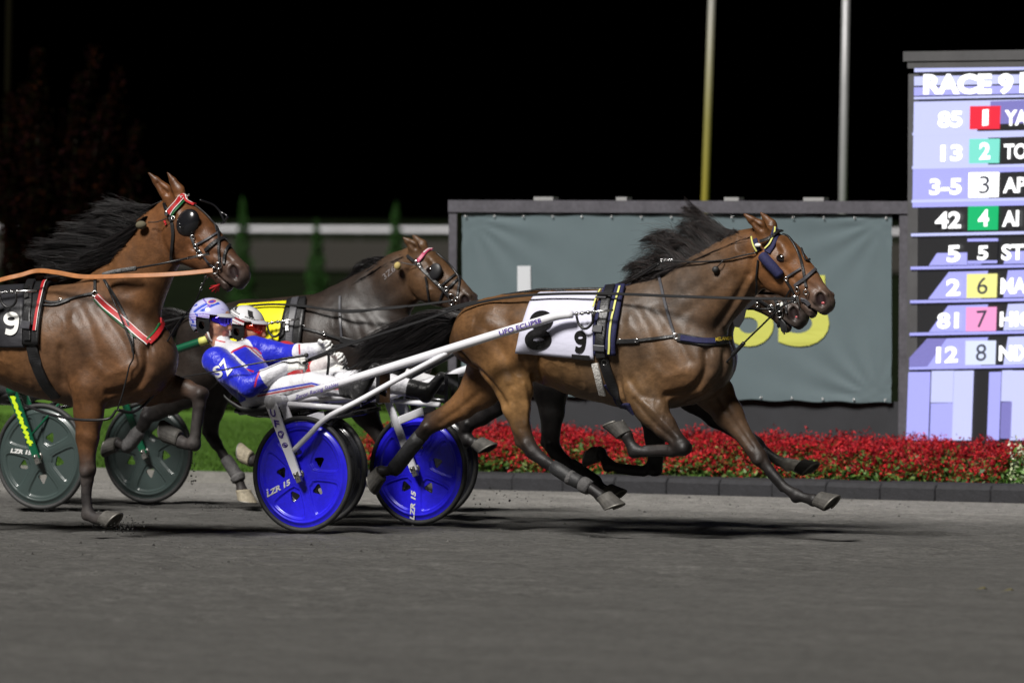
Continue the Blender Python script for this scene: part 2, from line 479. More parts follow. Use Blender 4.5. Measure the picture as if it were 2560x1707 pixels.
while s < s_dark - .9:
    g = []
    P8 = [kp(s + a, b, 0) for a in (.004, .896) for b in (0, .26)]
    V = []
    for p in P8:
        for z in (kz(s) - .05, ZL + .012): V.append((p[0], p[1], z))
    V = np.array(V) - np.array(edging.location)
    o = bpy.data.objects.new("edging_slab", mesh_from("edging_slab", V, [(0, 1, 3, 2), (4, 6, 7, 5), (0, 4, 5, 1), (2, 3, 7, 6), (0, 2, 6, 4), (1, 5, 7, 3)]))
    o.data.materials.append(M_CONC); COL.objects.link(o); o.parent = edging
    s += .9

# --- grass blades on the part of the lawn in view
def blades(n, dmax, p_lo, p_hi, d_lo=.3):
    d = d_lo + (dmax - d_lo) * rng.uniform(0, 1, n); f = (d - d_lo) / (dmax - d_lo)
    a0, a1, b0, b1 = s_at(p_lo, d_lo, 0), s_at(p_lo, dmax, 0), s_at(p_hi, d_lo, 0), s_at(p_hi, dmax, 0)
    s = a0 + (a1 - a0) * f + rng.uniform(0, 1, n) * ((b0 - a0) + ((b1 - a1) - (b0 - a0)) * f)
    x = KA[0] + KD[0] * s + KN[0] * d; y = KA[1] + KD[1] * s + KN[1] * d
    h = rng.uniform(.02, .055, n); a = rng.uniform(0, 2 * math.pi, n); w = rng.uniform(.003, .007, n)
    dx = np.cos(a) * w; dy = np.sin(a) * w; lx = rng.normal(0, .018, n); ly = rng.normal(0, .018, n)
    z = np.full(n, ZL)
    V = np.stack([np.stack([x - dx, y - dy, z], 1), np.stack([x + dx, y + dy, z], 1), np.stack([x + lx, y + ly, z + h], 1)], 1).reshape(-1, 3)
    return V, np.arange(3 * n).reshape(-1, 3)
g = blades(90000, 9.0, -150, 940)
cb = rng.uniform(.6, 1.35, len(g[1]))[:, None] * np.array([.054, .118, .012])
M_BLADE = mat("grass_blades", attr=True, rough=.7, spec=.25)
structure("grass", g[0], g[1], M_BLADE, kind="stuff", col=np.repeat(cb, 3, 0), label="short bright green mown grass of the infield lawn")

# --- leaf scatter helper
def leaf_cloud(P, size, flat=.0, jitter=.3):
    """two-triangle leaves at P with random turns"""
    n = len(P); sz = size * rng.uniform(1 - jitter, 1 + jitter, n)
    a = rng.normal(0, 1, (n, 3)); a[:, 2] *= (1 - flat); a /= np.linalg.norm(a, axis=1)[:, None]
    b = rng.normal(0, 1, (n, 3)); b -= a * (a * b).sum(1)[:, None]; b /= np.linalg.norm(b, axis=1)[:, None]
    c = np.cross(a, b)
    q = [P - a * sz[:, None], P + b * sz[:, None] * .45 + c * sz[:, None] * .12, P + a * sz[:, None], P - b * sz[:, None] * .45 + c * sz[:, None] * .12]
    return np.stack(q, 1).reshape(-1, 3), np.arange(4 * n).reshape(-1, 4)

# --- flower bed
s_f0 = s_at(925, .6, 0); s_red = s_at(2500, .3, .1); s_f1 = s_at(3000, .3, .1)
BED_D0, BED_D1 = .27, 1.55
M_SOIL = mat("bed_soil", (.02, .015, .01), .95, noise=(20, .4), bump=(40, .6, 5))
sv = [kp(s_f0 - .1, .24, ZL + .03), kp(s_f1 + 3, .24, ZL + .03), kp(s_f1 + 3, BED_D1 + .1, ZL + .06), kp(s_f0 - .1, BED_D1 + .1, ZL + .06)]
structure("bed_soil", np.array(sv), [(0, 1, 2, 3)], M_SOIL)
M_PETAL = mat("flower_petals", attr=True, rough=.6, spec=.2)
M_LEAFB = mat("bed_leaves", attr=True, rough=.5, spec=.3)
def bed(name, label, sa, sb, per_m2, petal_cols, leaf_cols, H0, stuff_leaf, pet_n=15, pet_size=.0125):
    area = (sb - sa) * (BED_D1 - BED_D0); n = int(per_m2 * area)
    s = rng.uniform(sa, sb, n); d = rng.uniform(BED_D0, BED_D1, n)
    bump_ = .035 * np.sin(s * 11 + np.sin(d * 9)) + .03 * np.sin(d * 13 + s * 4) + rng.normal(0, .025, n)
    edge = np.clip((d - BED_D0) / .22, 0, 1)
    h = (H0 * (.50 + .50 * edge) + bump_)
    base = np.stack([KA[0] + KD[0] * s + KN[0] * d, KA[1] + KD[1] * s + KN[1] * d, np.full(n, ZL + .03)], 1)
    tip = base + np.stack([rng.normal(0, .02, n), rng.normal(0, .02, n), h], 1)
    # petals in short spikes at the tip
    P = np.repeat(tip, pet_n, 0); t = rng.uniform(0, 1, len(P)) ** .8
    P = P + np.stack([rng.normal(0, .016, len(P)), rng.normal(0, .016, len(P)), -t * .11 + .015], 1)
    V, F = leaf_cloud(P, pet_size)
    pc = np.array(petal_cols)[rng.integers(0, len(petal_cols), n)]
    c = np.repeat(pc, pet_n, 0) * rng.uniform(.65, 1.35, (len(P), 1))
    structure(name, V, F, M_PETAL, kind="stuff", col=np.repeat(c, 4, 0), label=label)
    m = 11
    P = np.repeat(base, m, 0); hh = np.repeat(h, m) * rng.uniform(.12, .84, n * m)
    P = P + np.stack([rng.normal(0, .03, n * m), rng.normal(0, .03, n * m), hh], 1)
    V, F = leaf_cloud(P, .022, .2)
    lc = np.array(leaf_cols)[rng.integers(0, len(leaf_cols), n * m)] * rng.uniform(.6, 1.4, (n * m, 1))
    structure(stuff_leaf[0], V, F, M_LEAFB, kind="stuff", col=np.repeat(lc, 4, 0), label=stuff_leaf[1])
bed("red_flowers", "dense mass of scarlet flower spikes in the bed behind the dark kerb", s_f0, s_red, 820,
    [(.36, .008, .014), (.28, .006, .012), (.44, .016, .020), (.20, .005, .012)], [(.05, .11, .018), (.07, .13, .02), (.035, .085, .015), (.1, .14, .03)], .268,
    ("flower_foliage", "green leaves under the scarlet flower spikes"))
bed("white_flowers", "cream white flowers at the end of the bed below the screen", s_red + .02, s_f1, 430,
    [(.62, .62, .45), (.5, .55, .33), (.7, .68, .55), (.4, .48, .25)], [(.06, .16, .02), (.09, .19, .03), (.05, .12, .02)], .275,
    ("pale_flower_foliage", "bright green leaves among the cream white flowers"), 9, .015)

# --- billboard with a green banner
KHEAD = math.degrees(math.atan2(-KD[1], KD[0]))
FB = Frame(kp(s_at(1137, 1.75, .5), 1.75, ZL), KHEAD, (0, 0, 1))
def bl(x, y, v=0): return FB.L(x, y, v)
M_BFRAME = mat("dark_grey_board_frame", (.075, .072, .085), .6, noise=(4, .25), noise2=(30, .2))
M_BSKIRT = mat("charcoal_board_skirt", (.022, .023, .027), .7, noise=(3, .2))
def banner_material():
    m = mat("green_grey_banner", (.105, .140, .152), .55, noise=(2.5, .05), bump=(1.3, .12, 3, (1, 1, .5), .05), spec=.3)
    return m
M_BANNER = banner_material()
bb = Thing("billboard", "wide green grey vinyl banner board in a dark frame behind the flower bed", "billboard", FB, (1.6, 0, 0))
topL = bl(1127, 501); topR = bl(2275, 505)
uL, uR = topL[0], topR[0]; wT = bl(1700, 502)[2]
wB = bl(1700, 999)[2]
bb.geo("top_rail", box(((uL + uR) / 2, .02, wT - .045), uR - uL, .12, .09), M_BFRAME)
for u in (uL + .035, uR - .035):
    bb.geo("post", box((u, .022, wT / 2 - .05), .07, .10, wT - .09), M_BFRAME)
bb.geo("post", box(((uL + uR) / 2, .10, wT / 2 - .05), .07, .05, wT - .1), M_BFRAME)
bb.geo("skirt_panel", box(((uL + uR) / 2, .045, (wB + .06) / 2 - .1), uR - uL - .145, .03, wB + .18), M_BSKIRT)
# banner: stretched vinyl with creases at its corners
bu0, bu1 = bl(1157, 530)[0], bl(2232, 540)[0]
bw0, bw1 = wB + .012, wT - .10
nu_, nw_ = 110, 56
def banner_y(a, b):
        y = -.012
        # pulls fanning out from two corners and soft scallops between the eyelets
        for (cu_, cw_) in ((.97, .02), (.02, .97), (.98, .98)):
            da, db = (a - cu_) * 3.4, (b - cw_) * 1.5
            r = math.hypot(da, db); ang = math.atan2(db, da)
            y += .011 * math.sin(ang * 15 + 2 * r) * math.exp(-r * 2.6) * min(1, r * 5)
        y += .004 * math.sin(a * 60) * (math.exp(-b * 12) + math.exp(-(1 - b) * 12)) + .006 * math.sin(a * 7 + b * 3)
        return y
BV = []
for j in range(nw_ + 1):
    for i in range(nu_ + 1):
        a = i / nu_; b = j / nw_; y = banner_y(a, b)
        ww = bw0 + (bw1 - bw0) * b + .006 * math.sin(a * 66) * (abs(b - .5) > .48)
        BV.append((bu0 + (bu1 - bu0) * a, y, ww))
BF = np.array([(j * (nu_ + 1) + i, j * (nu_ + 1) + i + 1, (j + 1) * (nu_ + 1) + i + 1, (j + 1) * (nu_ + 1) + i) for j in range(nw_) for i in range(nu_)])
banner = bb.part("banner", BV, BF, M_BANNER, True)
M_EYE = mat("eyelet_metal", (.6, .6, .6), .35, metal=.6)
for k in range(15):
    u = bu0 + .04 + (bu1 - bu0 - .08) * k / 14
    for w in (bw0 + .02, bw1 - .02):
        bb.geo("eyelet", ring((u, -.03, w), (0, 1, 0), .006, .003, 10, 5), M_EYE, True, banner)
M_WPRINT = mat("white_print", (.55, .57, .6), .5); M_YPRINT = mat("yellow_print", (.50, .52, .10), .6)
def board_text(body, x0, x1, y0, y1, m, bold=.02, fr=FB, v=-.032, th=None, thing=bb, parent=banner, name="lettering", shear=0):
    V, F, asp = text_geo(body, bold, shear, res=5)
    a = fr.L(x0, y1, v); b = fr.L(x1, y1, v); c = fr.L(x0, y0, v)
    W = np.array([a + (b - a) * p[0] + (c - a) * p[1] for p in V])
    W[:, 1] = [banner_y((w[0] - bu0) / (bu1 - bu0), (w[2] - bw0) / (bw1 - bw0)) - .009 for w in W]
    return thing.part(name, W, F, m, parent=parent)
board_text("bet", 1291, 1625, 665, 868, M_WPRINT, .022)
for ch, x0 in (("3", 1668), ("6", 1806), ("5", 1944)): board_text(ch, x0, x0 + 126, 689, 866, M_YPRINT, .022)

# clutter of fixings along the top rail
for x, w in ((1365, 55), (1560, 30), (1835, 40), (2040, 55)):
    p = bl(x, 499)
    bb.geo("bracket", box((p[0], -.0, wT + .012), w / 330, .08, .028), M_EYE)

# --- results screen
FS = Frame(kp(s_at(2272, 1.66, .5), 1.66, ZL), KHEAD + 3, (0, 0, 1))
sc = Thing("results_screen", "tall lit results screen listing race odds in a grey frame", "scoreboard", FS, (1, 0, 0))
M_SFRAME = mat("screen_frame_grey", (.075, .075, .078), .6, noise=(5, .15))
def sl(x, y, v=0): return FS.L(x, y, v)
pT = sl(2285, 128); wST = sl(2285, 130)[2]; wSB = sl(2290, 158)[2]
sc.geo("cap_rail", box((1.47, .02, wST - .035), 3.0, .16, .07), M_SFRAME)
sc.geo("cap_rail", box((1.47, .02, wST - .095), 2.94, .14, .05), M_SFRAME)
sc.geo("side_post", box((.04, .05, (wST - .16) / 2), .085, .16, wST - .16), M_SFRAME)
sc.geo("back_panel", box((1.45, .09, (wST - .16) / 2), 2.72, .06, wST - .17), M_BSKIRT)
def emis(name, c, s): return mat(name, (.01, .01, .01), .4, emit=(c, s))
def led_material(name, c1, c2, s):
    m = bpy.data.materials.new(name); m.use_nodes = True
    nt = m.node_tree; n = nt.nodes; l = nt.links; b = n["Principled BSDF"]
    b.inputs["Base Color"].default_value = (.01, .01, .012, 1)
    tc = n.new("ShaderNodeTexCoord"); w = n.new("ShaderNodeTexWave"); w.bands_direction = 'Z'; w.inputs["Scale"].default_value = 26; w.inputs["Distortion"].default_value = .2
    l.new(tc.outputs["Object"], w.inputs["Vector"])
    mx = n.new("ShaderNodeMix"); mx.data_type = 'RGBA'; mx.inputs[6].default_value = (*c1, 1); mx.inputs[7].default_value = (*c2, 1)
    l.new(w.outputs["Fac"], mx.inputs[0]); l.new(mx.outputs[2], b.inputs["Emission Color"]); b.inputs["Emission Strength"].default_value = s
    return m
LILAC = led_material("screen_lilac", (.36, .36, .95), (.47, .48, 1.0), .98)
LILAC2 = led_material("screen_pale_lilac", (.53, .56, 1.0), (.62, .65, 1.0), 1.0)
LILAC3 = led_material("screen_violet", (.22, .2, .58), (.33, .31, .8), .75)
SDARK = emis("screen_dark", (.012, .012, .014), 1.0)
SWHITE = emis("screen_white", (1, 1, 1), 1.7)
SRED = emis("screen_red", (.9, .02, .05), .95); SGREEN = emis("screen_green", (0, .5, .16), .95); STEAL = emis("screen_teal", (.22, .8, .66), .95)
SYEL = emis("screen_yellow", (.95, .9, .3), 1.0); SPINK = emis("screen_pink", (.95, .35, .65), 1.0); SPALE = emis("screen_pale", (.72, .78, 1), 1.0); SGREY = emis("screen_grey", (.03, .035, .06), 1)
lay = [0]
def quad_px(pts, m, depth, name="screen_panel", th=.004):
    """flat patch of the lit picture: polygon in photo columns / rows on the screen's face, a few millimetres thick"""
    V = [sl(x, y, -.03 - depth * .004) for x, y in pts]; n = len(V)
    back = [p + np.array([0, .003, 0]) for p in V]
    F = [tuple(range(n))[::-1], tuple(range(n, 2 * n))] + [(i, (i + 1) % n, n + (i + 1) % n, n + i) for i in range(n)]
    return sc.part(name, V + back, F, m, parent=screen)
screen = None
def spanel():
    V = [sl(2288, 152, -.026), sl(2880, 152, -.026), sl(2880, 1112, -.026), sl(2272, 1112, -.026)]
    back = [p + np.array([0, .085, 0]) for p in V]
    return sc.part("screen", V + back, [(3, 2, 1, 0), (4, 5, 6, 7)] + [(i, (i + 1) % 4, 4 + (i + 1) % 4, 4 + i) for i in range(4)], SDARK)
screen = spanel()
def band(y0, y1, m, x0=2286, x1=2880, d=1):
    xo = (y0 - 150) * -.0135
    return quad_px([(x0 + xo, y0), (x1, y0 - 12), (x1, y1 - 12), (x0 + xo - (y1 - y0) * .0135, y1)], m, d)
band(154, 181, LILAC2); band(192, 215, LILAC2); band(219, 240, LILAC); band(243, 249, LILAC2)
band(255, 333, LILAC2, x1=2880); band(336, 419, LILAC2, x1=2880); band(423, 519, LILAC, x1=2880)
for y0, y1, x in ((312, 331, 2443), (345, 413, 2470), (432, 502, 2472)):      # dark bars behind the names
    quad_px([(x, y0), (2880, y0 - 14), (2880, y1 - 14), (x, y1)], SDARK, 2)
quad_px([(2476, 254), (2880, 240), (2880, 300), (2476, 312)], LILAC3, 2)
for y in (336, 420, 504, 588, 671, 755, 836, 921):
    xo = 2281 - (y - 336) * .014
    quad_px([(xo, y - 4), (2880, y - 16), (2880, y - 9), (xo, y + 3)], LILAC2 if y < 600 else LILAC, 3)
# slanted stripes in the lower rows
for y0, y1, a, b in ((633, 664, 2342, 2322), (680, 748, 2372, 2320), (764, 830, 2370, 2322), (846, 916, 2366, 2318)):
    quad_px([(a, y0), (2470, y0 - 3), (2452, y1 - 2), (b, y1)], LILAC, 1)
    quad_px([(2520, y0 - 4), (2880, y0 - 16), (2880, y1 - 14), (2508, y1 - 4)], LILAC if y0 < 700 else LILAC2, 1)
quad_px([(2318, 846), (2366, 846), (2318, 916), (2273, 916), (2273, 895)], LILAC3, 2)
for x0, x1, y0, y1, m in ((2271, 2326, 930, 1100, LILAC), (2329, 2384, 927, 1006, LILAC2), (2327, 2383, 1008, 1100, LILAC), (2385, 2434, 927, 1100, LILAC2),
                          (2473, 2503, 930, 1100, LILAC), (2505, 2530, 926, 1003, LILAC2), (2503, 2530, 1005, 1096, LILAC3), (2530, 2680, 926, 1100, LILAC2), (2700, 2870, 926, 1100, LILAC)):
    quad_px([(x0, y0), (x1, y0 - 1), (x1 - (y1 - y0) * .035, y1), (x0 - (y1 - y0) * .035, y1)], m, 2)
def stext(body, x0, x1, y0, y1, m=SWHITE, bold=.035):
    V, F, asp = text_geo(body, bold)
    a = sl(x0, y1, -.052); b = sl(x1, y1 - 1.5, -.052); c = sl(x0 + 1, y0, -.052)
    sc.part("lettering", np.array([a + (b - a) * p[0] + (c - a) * p[1] for p in V]), F, m, parent=screen)
stext("RACE 9", 2308, 2532, 186, 238, bold=.05); stext("R", 2549, 2588, 182, 233, bold=.05)
rows = [("85", 2344, 2405, 279, 320, "1", SRED, SWHITE, "YA", 266, 324), ("13", 2351, 2405, 363, 404, "2", STEAL, SWHITE, "TO", 348, 409),
        ("3-5", 2323, 2403, 447, 488, "3", SWHITE, SGREY, "AP", 432, 494), ("42", 2337, 2402, 530, 572, "4", SGREEN, SWHITE, "AI", 516, 576),
        ("5", 2367, 2400, 614, 656, "5", SDARK, SWHITE, "STE", 606, 660), ("2", 2365, 2400, 698, 740, "6", SYEL, SGREY, "MA", 685, 745),
        ("81", 2342, 2396, 782, 822, "7", SPINK, SGREY, "HIG", 768, 828), ("12", 2340, 2394, 867, 907, "8", SPALE, SGREY, "NIX", 852, 912)]
for k, (od, x0, x1, y0, y1, nu, mb, mt, nm, ya, yb) in enumerate(rows):
    stext(od, x0, x1, y0, y1)
    xl = 2425 - k * 1.6
    quad_px([(xl, ya), (xl + 76, ya - 1), (xl + 74, yb - 1), (xl - 1, yb)], mb, 4, "number_box")
    if nu == "5":
        quad_px([(xl, ya - 9), (xl + 76, ya - 10), (xl + 76, ya - 3), (xl, ya - 2)], LILAC, 5); quad_px([(xl, yb - 8), (xl + 74, yb - 9), (xl + 74, yb - 2), (xl, yb - 1)], LILAC, 5)
    w = 15 if nu == "1" else 27
    stext(nu, xl + 38 - w / 2 - (0 if mt is SWHITE else -1), xl + 38 + w / 2, ya + 9, yb - 9, mt, .035 if mt is SWHITE else 0)
    L_ = {2: 58, 3: 84}[len(nm)] * (.72 if nm == "AI" else 1) * (1.12 if nm == "MA" else 1)
    stext(nm, 2511 - k * 2.0, 2511 - k * 2 + L_, y0 - 3, y1 - 5)

# --- flag poles
M_POLE = mat("pole_grey", (.30, .30, .31), .4, metal=.2, noise=(2, .1)); M_POLEY = mat("pole_yellow_sleeve", (.32, .27, .03), .5, noise=(3, .2));
def graded_pole():  # yellow low on the pole, running to grey higher up
    m = mat("yellow_to_grey_pole", (.3, .3, .3), .45); n = m.node_tree.nodes; l = m.node_tree.links
    tc = n.new("ShaderNodeTexCoord"); sp = n.new("ShaderNodeSeparateXYZ"); l.new(tc.outputs["Object"], sp.inputs[0])
    r = n.new("ShaderNodeValToRGB"); mr = n.new("ShaderNodeMapRange"); mr.inputs["From Min"].default_value = 1.6; mr.inputs["From Max"].default_value = 4.4
    l.new(sp.outputs[2], mr.inputs[0]); l.new(mr.outputs[0], r.inputs[0])
    r.color_ramp.elements[0].color = (.34, .28, .03, 1); r.color_ramp.elements[1].color = (.20, .20, .21, 1); e = r.color_ramp.elements.new(.45); e.color = (.20, .18, .05, 1)
    l.new(r.outputs[0], n["Principled BSDF"].inputs["Base Color"]); return m
M_POLEG = graded_pole(); M_POLED = mat("dim_pole", (.004, .0036, .0016), .9, spec=.02)
def pole(x0, y0, x1, Y, r, label, low=None, m=M_POLE):
    a = at_depth(x0, y0, Y); b = at_depth(x1, -260, Y)
    d = (b - a) / (b[2] - a[2])
    foot = a - d * (a[2] - ZL)
    t = Thing("flag_pole", label, "pole", base=foot, group="poles behind the boards")
    if low:
        k = a + d * low
        t.geo("sleeve", tube([foot, k], r * 1.05, 12), M_POLEY, True); foot2 = k
    else: foot2 = foot
    t.geo("shaft", tube([foot2, b], [r, r * .8], 12), m, True)
    t.geo("base_plate", tube([foot - d * .05, foot + d * .03], r * 2.2, 12), m)
pole(1763, 500, 1788, 56, .042, "tall grey pole with a yellow lower half, left of the two behind the banner board", None, M_POLEG)
pole(2107, 500, 2119, 56, .043, "tall plain silver grey pole behind the right end of the banner board")
pole(20, 220, 27, 75, .045, "dim olive pole at the far edge behind the dark purple shrub", None, M_POLED)

# --- conifers
M_CON = mat("conifer_sprays", attr=True, rough=.7, spec=.2); M_BARK = mat("bark", (.03, .022, .015), .9, bump=(30, .5))
def conifer(x, ytop, Y, h, label, seed):
    r = np.random.default_rng(seed)
    top = at_depth(x, ytop, Y); base = np.array([top[0], top[1], top[2] - h])
    t = Thing("conifer_tree", label, "tree", base=base, group="small conifers on the dark infield")
    t.geo("trunk", tube([base, base + (0, 0, h * .5), base + (0, 0, h * .9)], [.04, .025, .008], 6), M_BARK, True)
    n = 6500
    f = 1 - r.uniform(0, 1, n) ** .62; ang = r.uniform(0, 2 * math.pi, n)
    R = .29 * (1 - f) ** .8 * (1 + .22 * np.sin(ang * 3 + f * 17 + seed) + .15 * np.sin(f * 41 + seed)) + .012
    rad = R * r.uniform(.55, 1.08, n)
    P = base + np.stack([rad * np.cos(ang), rad * np.sin(ang), .08 + f * (h - .08)], 1)
    V, F = leaf_cloud(P, .028)
    c = np.array([.018, .062, .009]) * r.uniform(.4, 1.6, (n, 1))
    t.part("crown", V, F, M_CON, col=np.repeat(c, 4, 0), stuff=False)
conifer(607, 492, 118, 2.7, "narrow dark green conifer just beyond the nose of the horse with black blinkers", 1)
conifer(792, 543, 118, 2.4, "narrow dark green conifer standing alone above the yellow saddle cloth", 2)
conifer(990, 502, 118, 2.65, "narrow dark green conifer behind the ears of the horse in yellow", 3)

# --- dark purple shrub on the left, low brown shrubs at the end of the lawn
M_SHRUB = mat("dark_shrub_leaves", attr=True, rough=.9, spec=.0)
def shrub(name, label, base, stems, leaf, cols, n_per, spread, seed, wood=M_BARK, cat="shrub", group=None):
    r = np.random.default_rng(seed)
    t = Thing(name, label, cat, base=base, group=group)
    gs = []; P = []; C = []
    for tip, rad in stems:
        tip = np.asarray(tip, float); mid = (np.asarray(base) + tip) / 2 + r.normal(0, .06, 3) + (0, 0, .1)
        c = spline([base, mid, tip], 12)
        gs.append(tube(c, np.linspace(rad, rad * .2, 12), 5))
        f = r.uniform(.12, 1, n_per) ** .85
        i = np.clip((f * 11).astype(int), 0, 10)
        q = c[i] + (c[i + 1] - c[i]) * (f * 11 - i)[:, None]
        P.append(q + r.normal(0, 1, (n_per, 3)) * (spread * (1.15 - f))[:, None])
    t.geo("stems", join(*gs), wood, True)
    P = np.concatenate(P); V, F = leaf_cloud(P, leaf)
    c = np.array(cols)[r.integers(0, len(cols), len(P))] * r.uniform(.5, 1.5, (len(P), 1))
    t.part("foliage", V, F, M_SHRUB, col=np.repeat(c, 4, 0))
    return t
YS = 62.0
sb = at_depth(130, 1000, YS); sb[2] = ZL
stems = []
for x, y in ((92, 125), (60, 215), (20, 240), (240, 118), (205, 190), (160, 280), (303, 178), (262, 260), (325, 275), (350, 310), (120, 330), (40, 380), (-30, 300), (300, 380), (355, 420), (-70, 200), (200, 430), (90, 480), (370, 500), (20, 520)):
    stems.append((at_depth(x, y, YS + random.uniform(-.5, .6)), .02))
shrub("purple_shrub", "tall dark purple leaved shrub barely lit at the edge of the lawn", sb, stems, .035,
      [(.0050, .0018, .0020), (.0075, .0024, .0026), (.0028, .0020, .0012), (.0035, .0034, .0012), (.0105, .0036, .0016)], 1900, .17, 5)  # leaf colours hold the dark purple and the missing light together
for k, px in enumerate((440, 560, 690, 820, 930, 1040)):
    b = at_depth(px, 1052, 55.8); b[2] = ZL
    st = [(b + np.array([random.uniform(-.3, .3), random.uniform(-.25, .25), random.uniform(.25, .48)]), .008) for _ in range(9)]
    side = ["leftmost", "second from left", "third from left", "fourth from left", "fifth from left", "rightmost"][k]
    shrub("low_shrub", "low brown olive shrub at the back of the lawn, " + side, b, st, .03,
          [(.012, .011, .004), (.018, .011, .004), (.008, .012, .004)], 260, .12, 20 + k, group="low shrubs ending the lawn")
# ================================================================== SMOOTH BODIES (signed distance fields meshed by surface nets)
def seg_d(X, Y, Z, a, b, ra, rb, lat):
    ab = b - a; L2 = ab.dot(ab) + 1e-9
    t = np.clip(((X - a[0]) * ab[0] + (Y - a[1]) * ab[1] + (Z - a[2]) * ab[2]) / L2, 0, 1)
    dx = X - a[0] - t * ab[0]; dy = Y - a[1] - t * ab[1]; dz = Z - a[2] - t * ab[2]
    l = dx * lat[0] + dy * lat[1] + dz * lat[2]
    q2 = np.maximum(dx * dx + dy * dy + dz * dz - l * l, 0)
    ri = ra[0] + t * (rb[0] - ra[0]); rl = ra[1] + t * (rb[1] - ra[1])
    return (np.sqrt(q2 / (ri * ri) + l * l / (rl * rl)) - 1) * np.minimum(ri, rl)

class Body:
    def __init__(s, h):
        s.h = h; s.prims = []; s.cuts = []
    def seg(s, a, b, ra, rb, col, k=.03, lat=(0, 1, 0), w=1.0):
        ra = ra if np.ndim(ra) else (ra, ra); rb = rb if np.ndim(rb) else (rb, rb)
        s.prims.append((np.asarray(a, float), np.asarray(b, float), tuple(ra), tuple(rb), np.asarray(col, float), k, nrm(lat), w))
    def chain(s, pts, k=.025, lat=(0, 1, 0)):
        """pts: (point, r_in_plane, r_lateral, colour)"""
        for p, q in zip(pts[:-1], pts[1:]):
            s.seg(p[0], q[0], (p[1], p[2]), (q[1], q[2]), (np.asarray(p[3]) + np.asarray(q[3])) / 2, k, lat)
    def both(s, a, b, ra, rb, col, k=.03):
        for m in (1, -1):
            f = np.array([1, m, 1]); s.seg(np.asarray(a) * f, np.asarray(b) * f, ra, rb, col, k)
    def cut(s, a, b, ra, rb, k=.01, lat=(0, 1, 0)):
        ra = ra if np.ndim(ra) else (ra, ra); rb = rb if np.ndim(rb) else (rb, rb)
        s.cuts.append((np.asarray(a, float), np.asarray(b, float), tuple(ra), tuple(rb), k, nrm(lat)))
    def mesh(s, sharp=.012, nearest=False):
        h = s.h
        P = np.array([p for q in s.prims for p in (q[0], q[1])]); R = np.array([max(*q[2], *q[3]) for q in s.prims for _ in (0, 1)])
        lo = (P - R[:, None]).min(0) - 4 * h; hi = (P + R[:, None]).max(0) + 4 * h
        n = np.ceil((hi - lo) / h).astype(int) + 1
        F = np.full(n, .2, np.float32)
        ax = [(lo[i] + h * np.arange(n[i])).astype(np.float32) for i in range(3)]
        def box_of(a, b, ra, rb, k):
            r = max(*ra, *rb) + k + 2.5 * h
            i0 = np.clip(np.floor((np.minimum(a, b) - r - lo) / h).astype(int), 0, n); i1 = np.clip(np.ceil((np.maximum(a, b) + r - lo) / h).astype(int) + 1, 0, n)
            return tuple(slice(i0[i], i1[i]) for i in range(3))
        for a, b, ra, rb, c, k, lat, w in s.prims:
            sl_ = box_of(a, b, ra, rb, k)
            X = ax[0][sl_[0]][:, None, None]; Y = ax[1][sl_[1]][None, :, None]; Z = ax[2][sl_[2]][None, None, :]
            d = seg_d(X, Y, Z, a, b, ra, rb, lat); f = F[sl_]
            t = np.clip(.5 + .5 * (d - f) / k, 0, 1)
            F[sl_] = d * (1 - t) + f * t - k * t * (1 - t)
        for a, b, ra, rb, k, lat in s.cuts:
            sl_ = box_of(a, b, ra, rb, k)
            X = ax[0][sl_[0]][:, None, None]; Y = ax[1][sl_[1]][None, :, None]; Z = ax[2][sl_[2]][None, None, :]
            d = -seg_d(X, Y, Z, a, b, ra, rb, lat); f = F[sl_]
            t = np.clip(.5 - .5 * (d - f) / k, 0, 1)
            F[sl_] = d * (1 - t) + f * t + k * t * (1 - t)
        V, Q = nets(F, lo, h)
        # colours: blend of the colours of the nearest bodies
        acc = np.zeros((len(V), 3)); W = np.zeros(len(V)) + 1e-12; best = np.full(len(V), 9.); bc = np.zeros((len(V), 3))
        for a, b, ra, rb, c, k, lat, w in s.prims:
            d = seg_d(V[:, 0], V[:, 1], V[:, 2], a, b, ra, rb, lat)
            if nearest:
                m = d < best; best[m] = d[m]; bc[m] = c
            else:
                e = np.exp(-np.clip(d, -.02, 1) / sharp) * w; acc += e[:, None] * c; W += e
        return V, Q, (bc if nearest else acc / W[:, None])

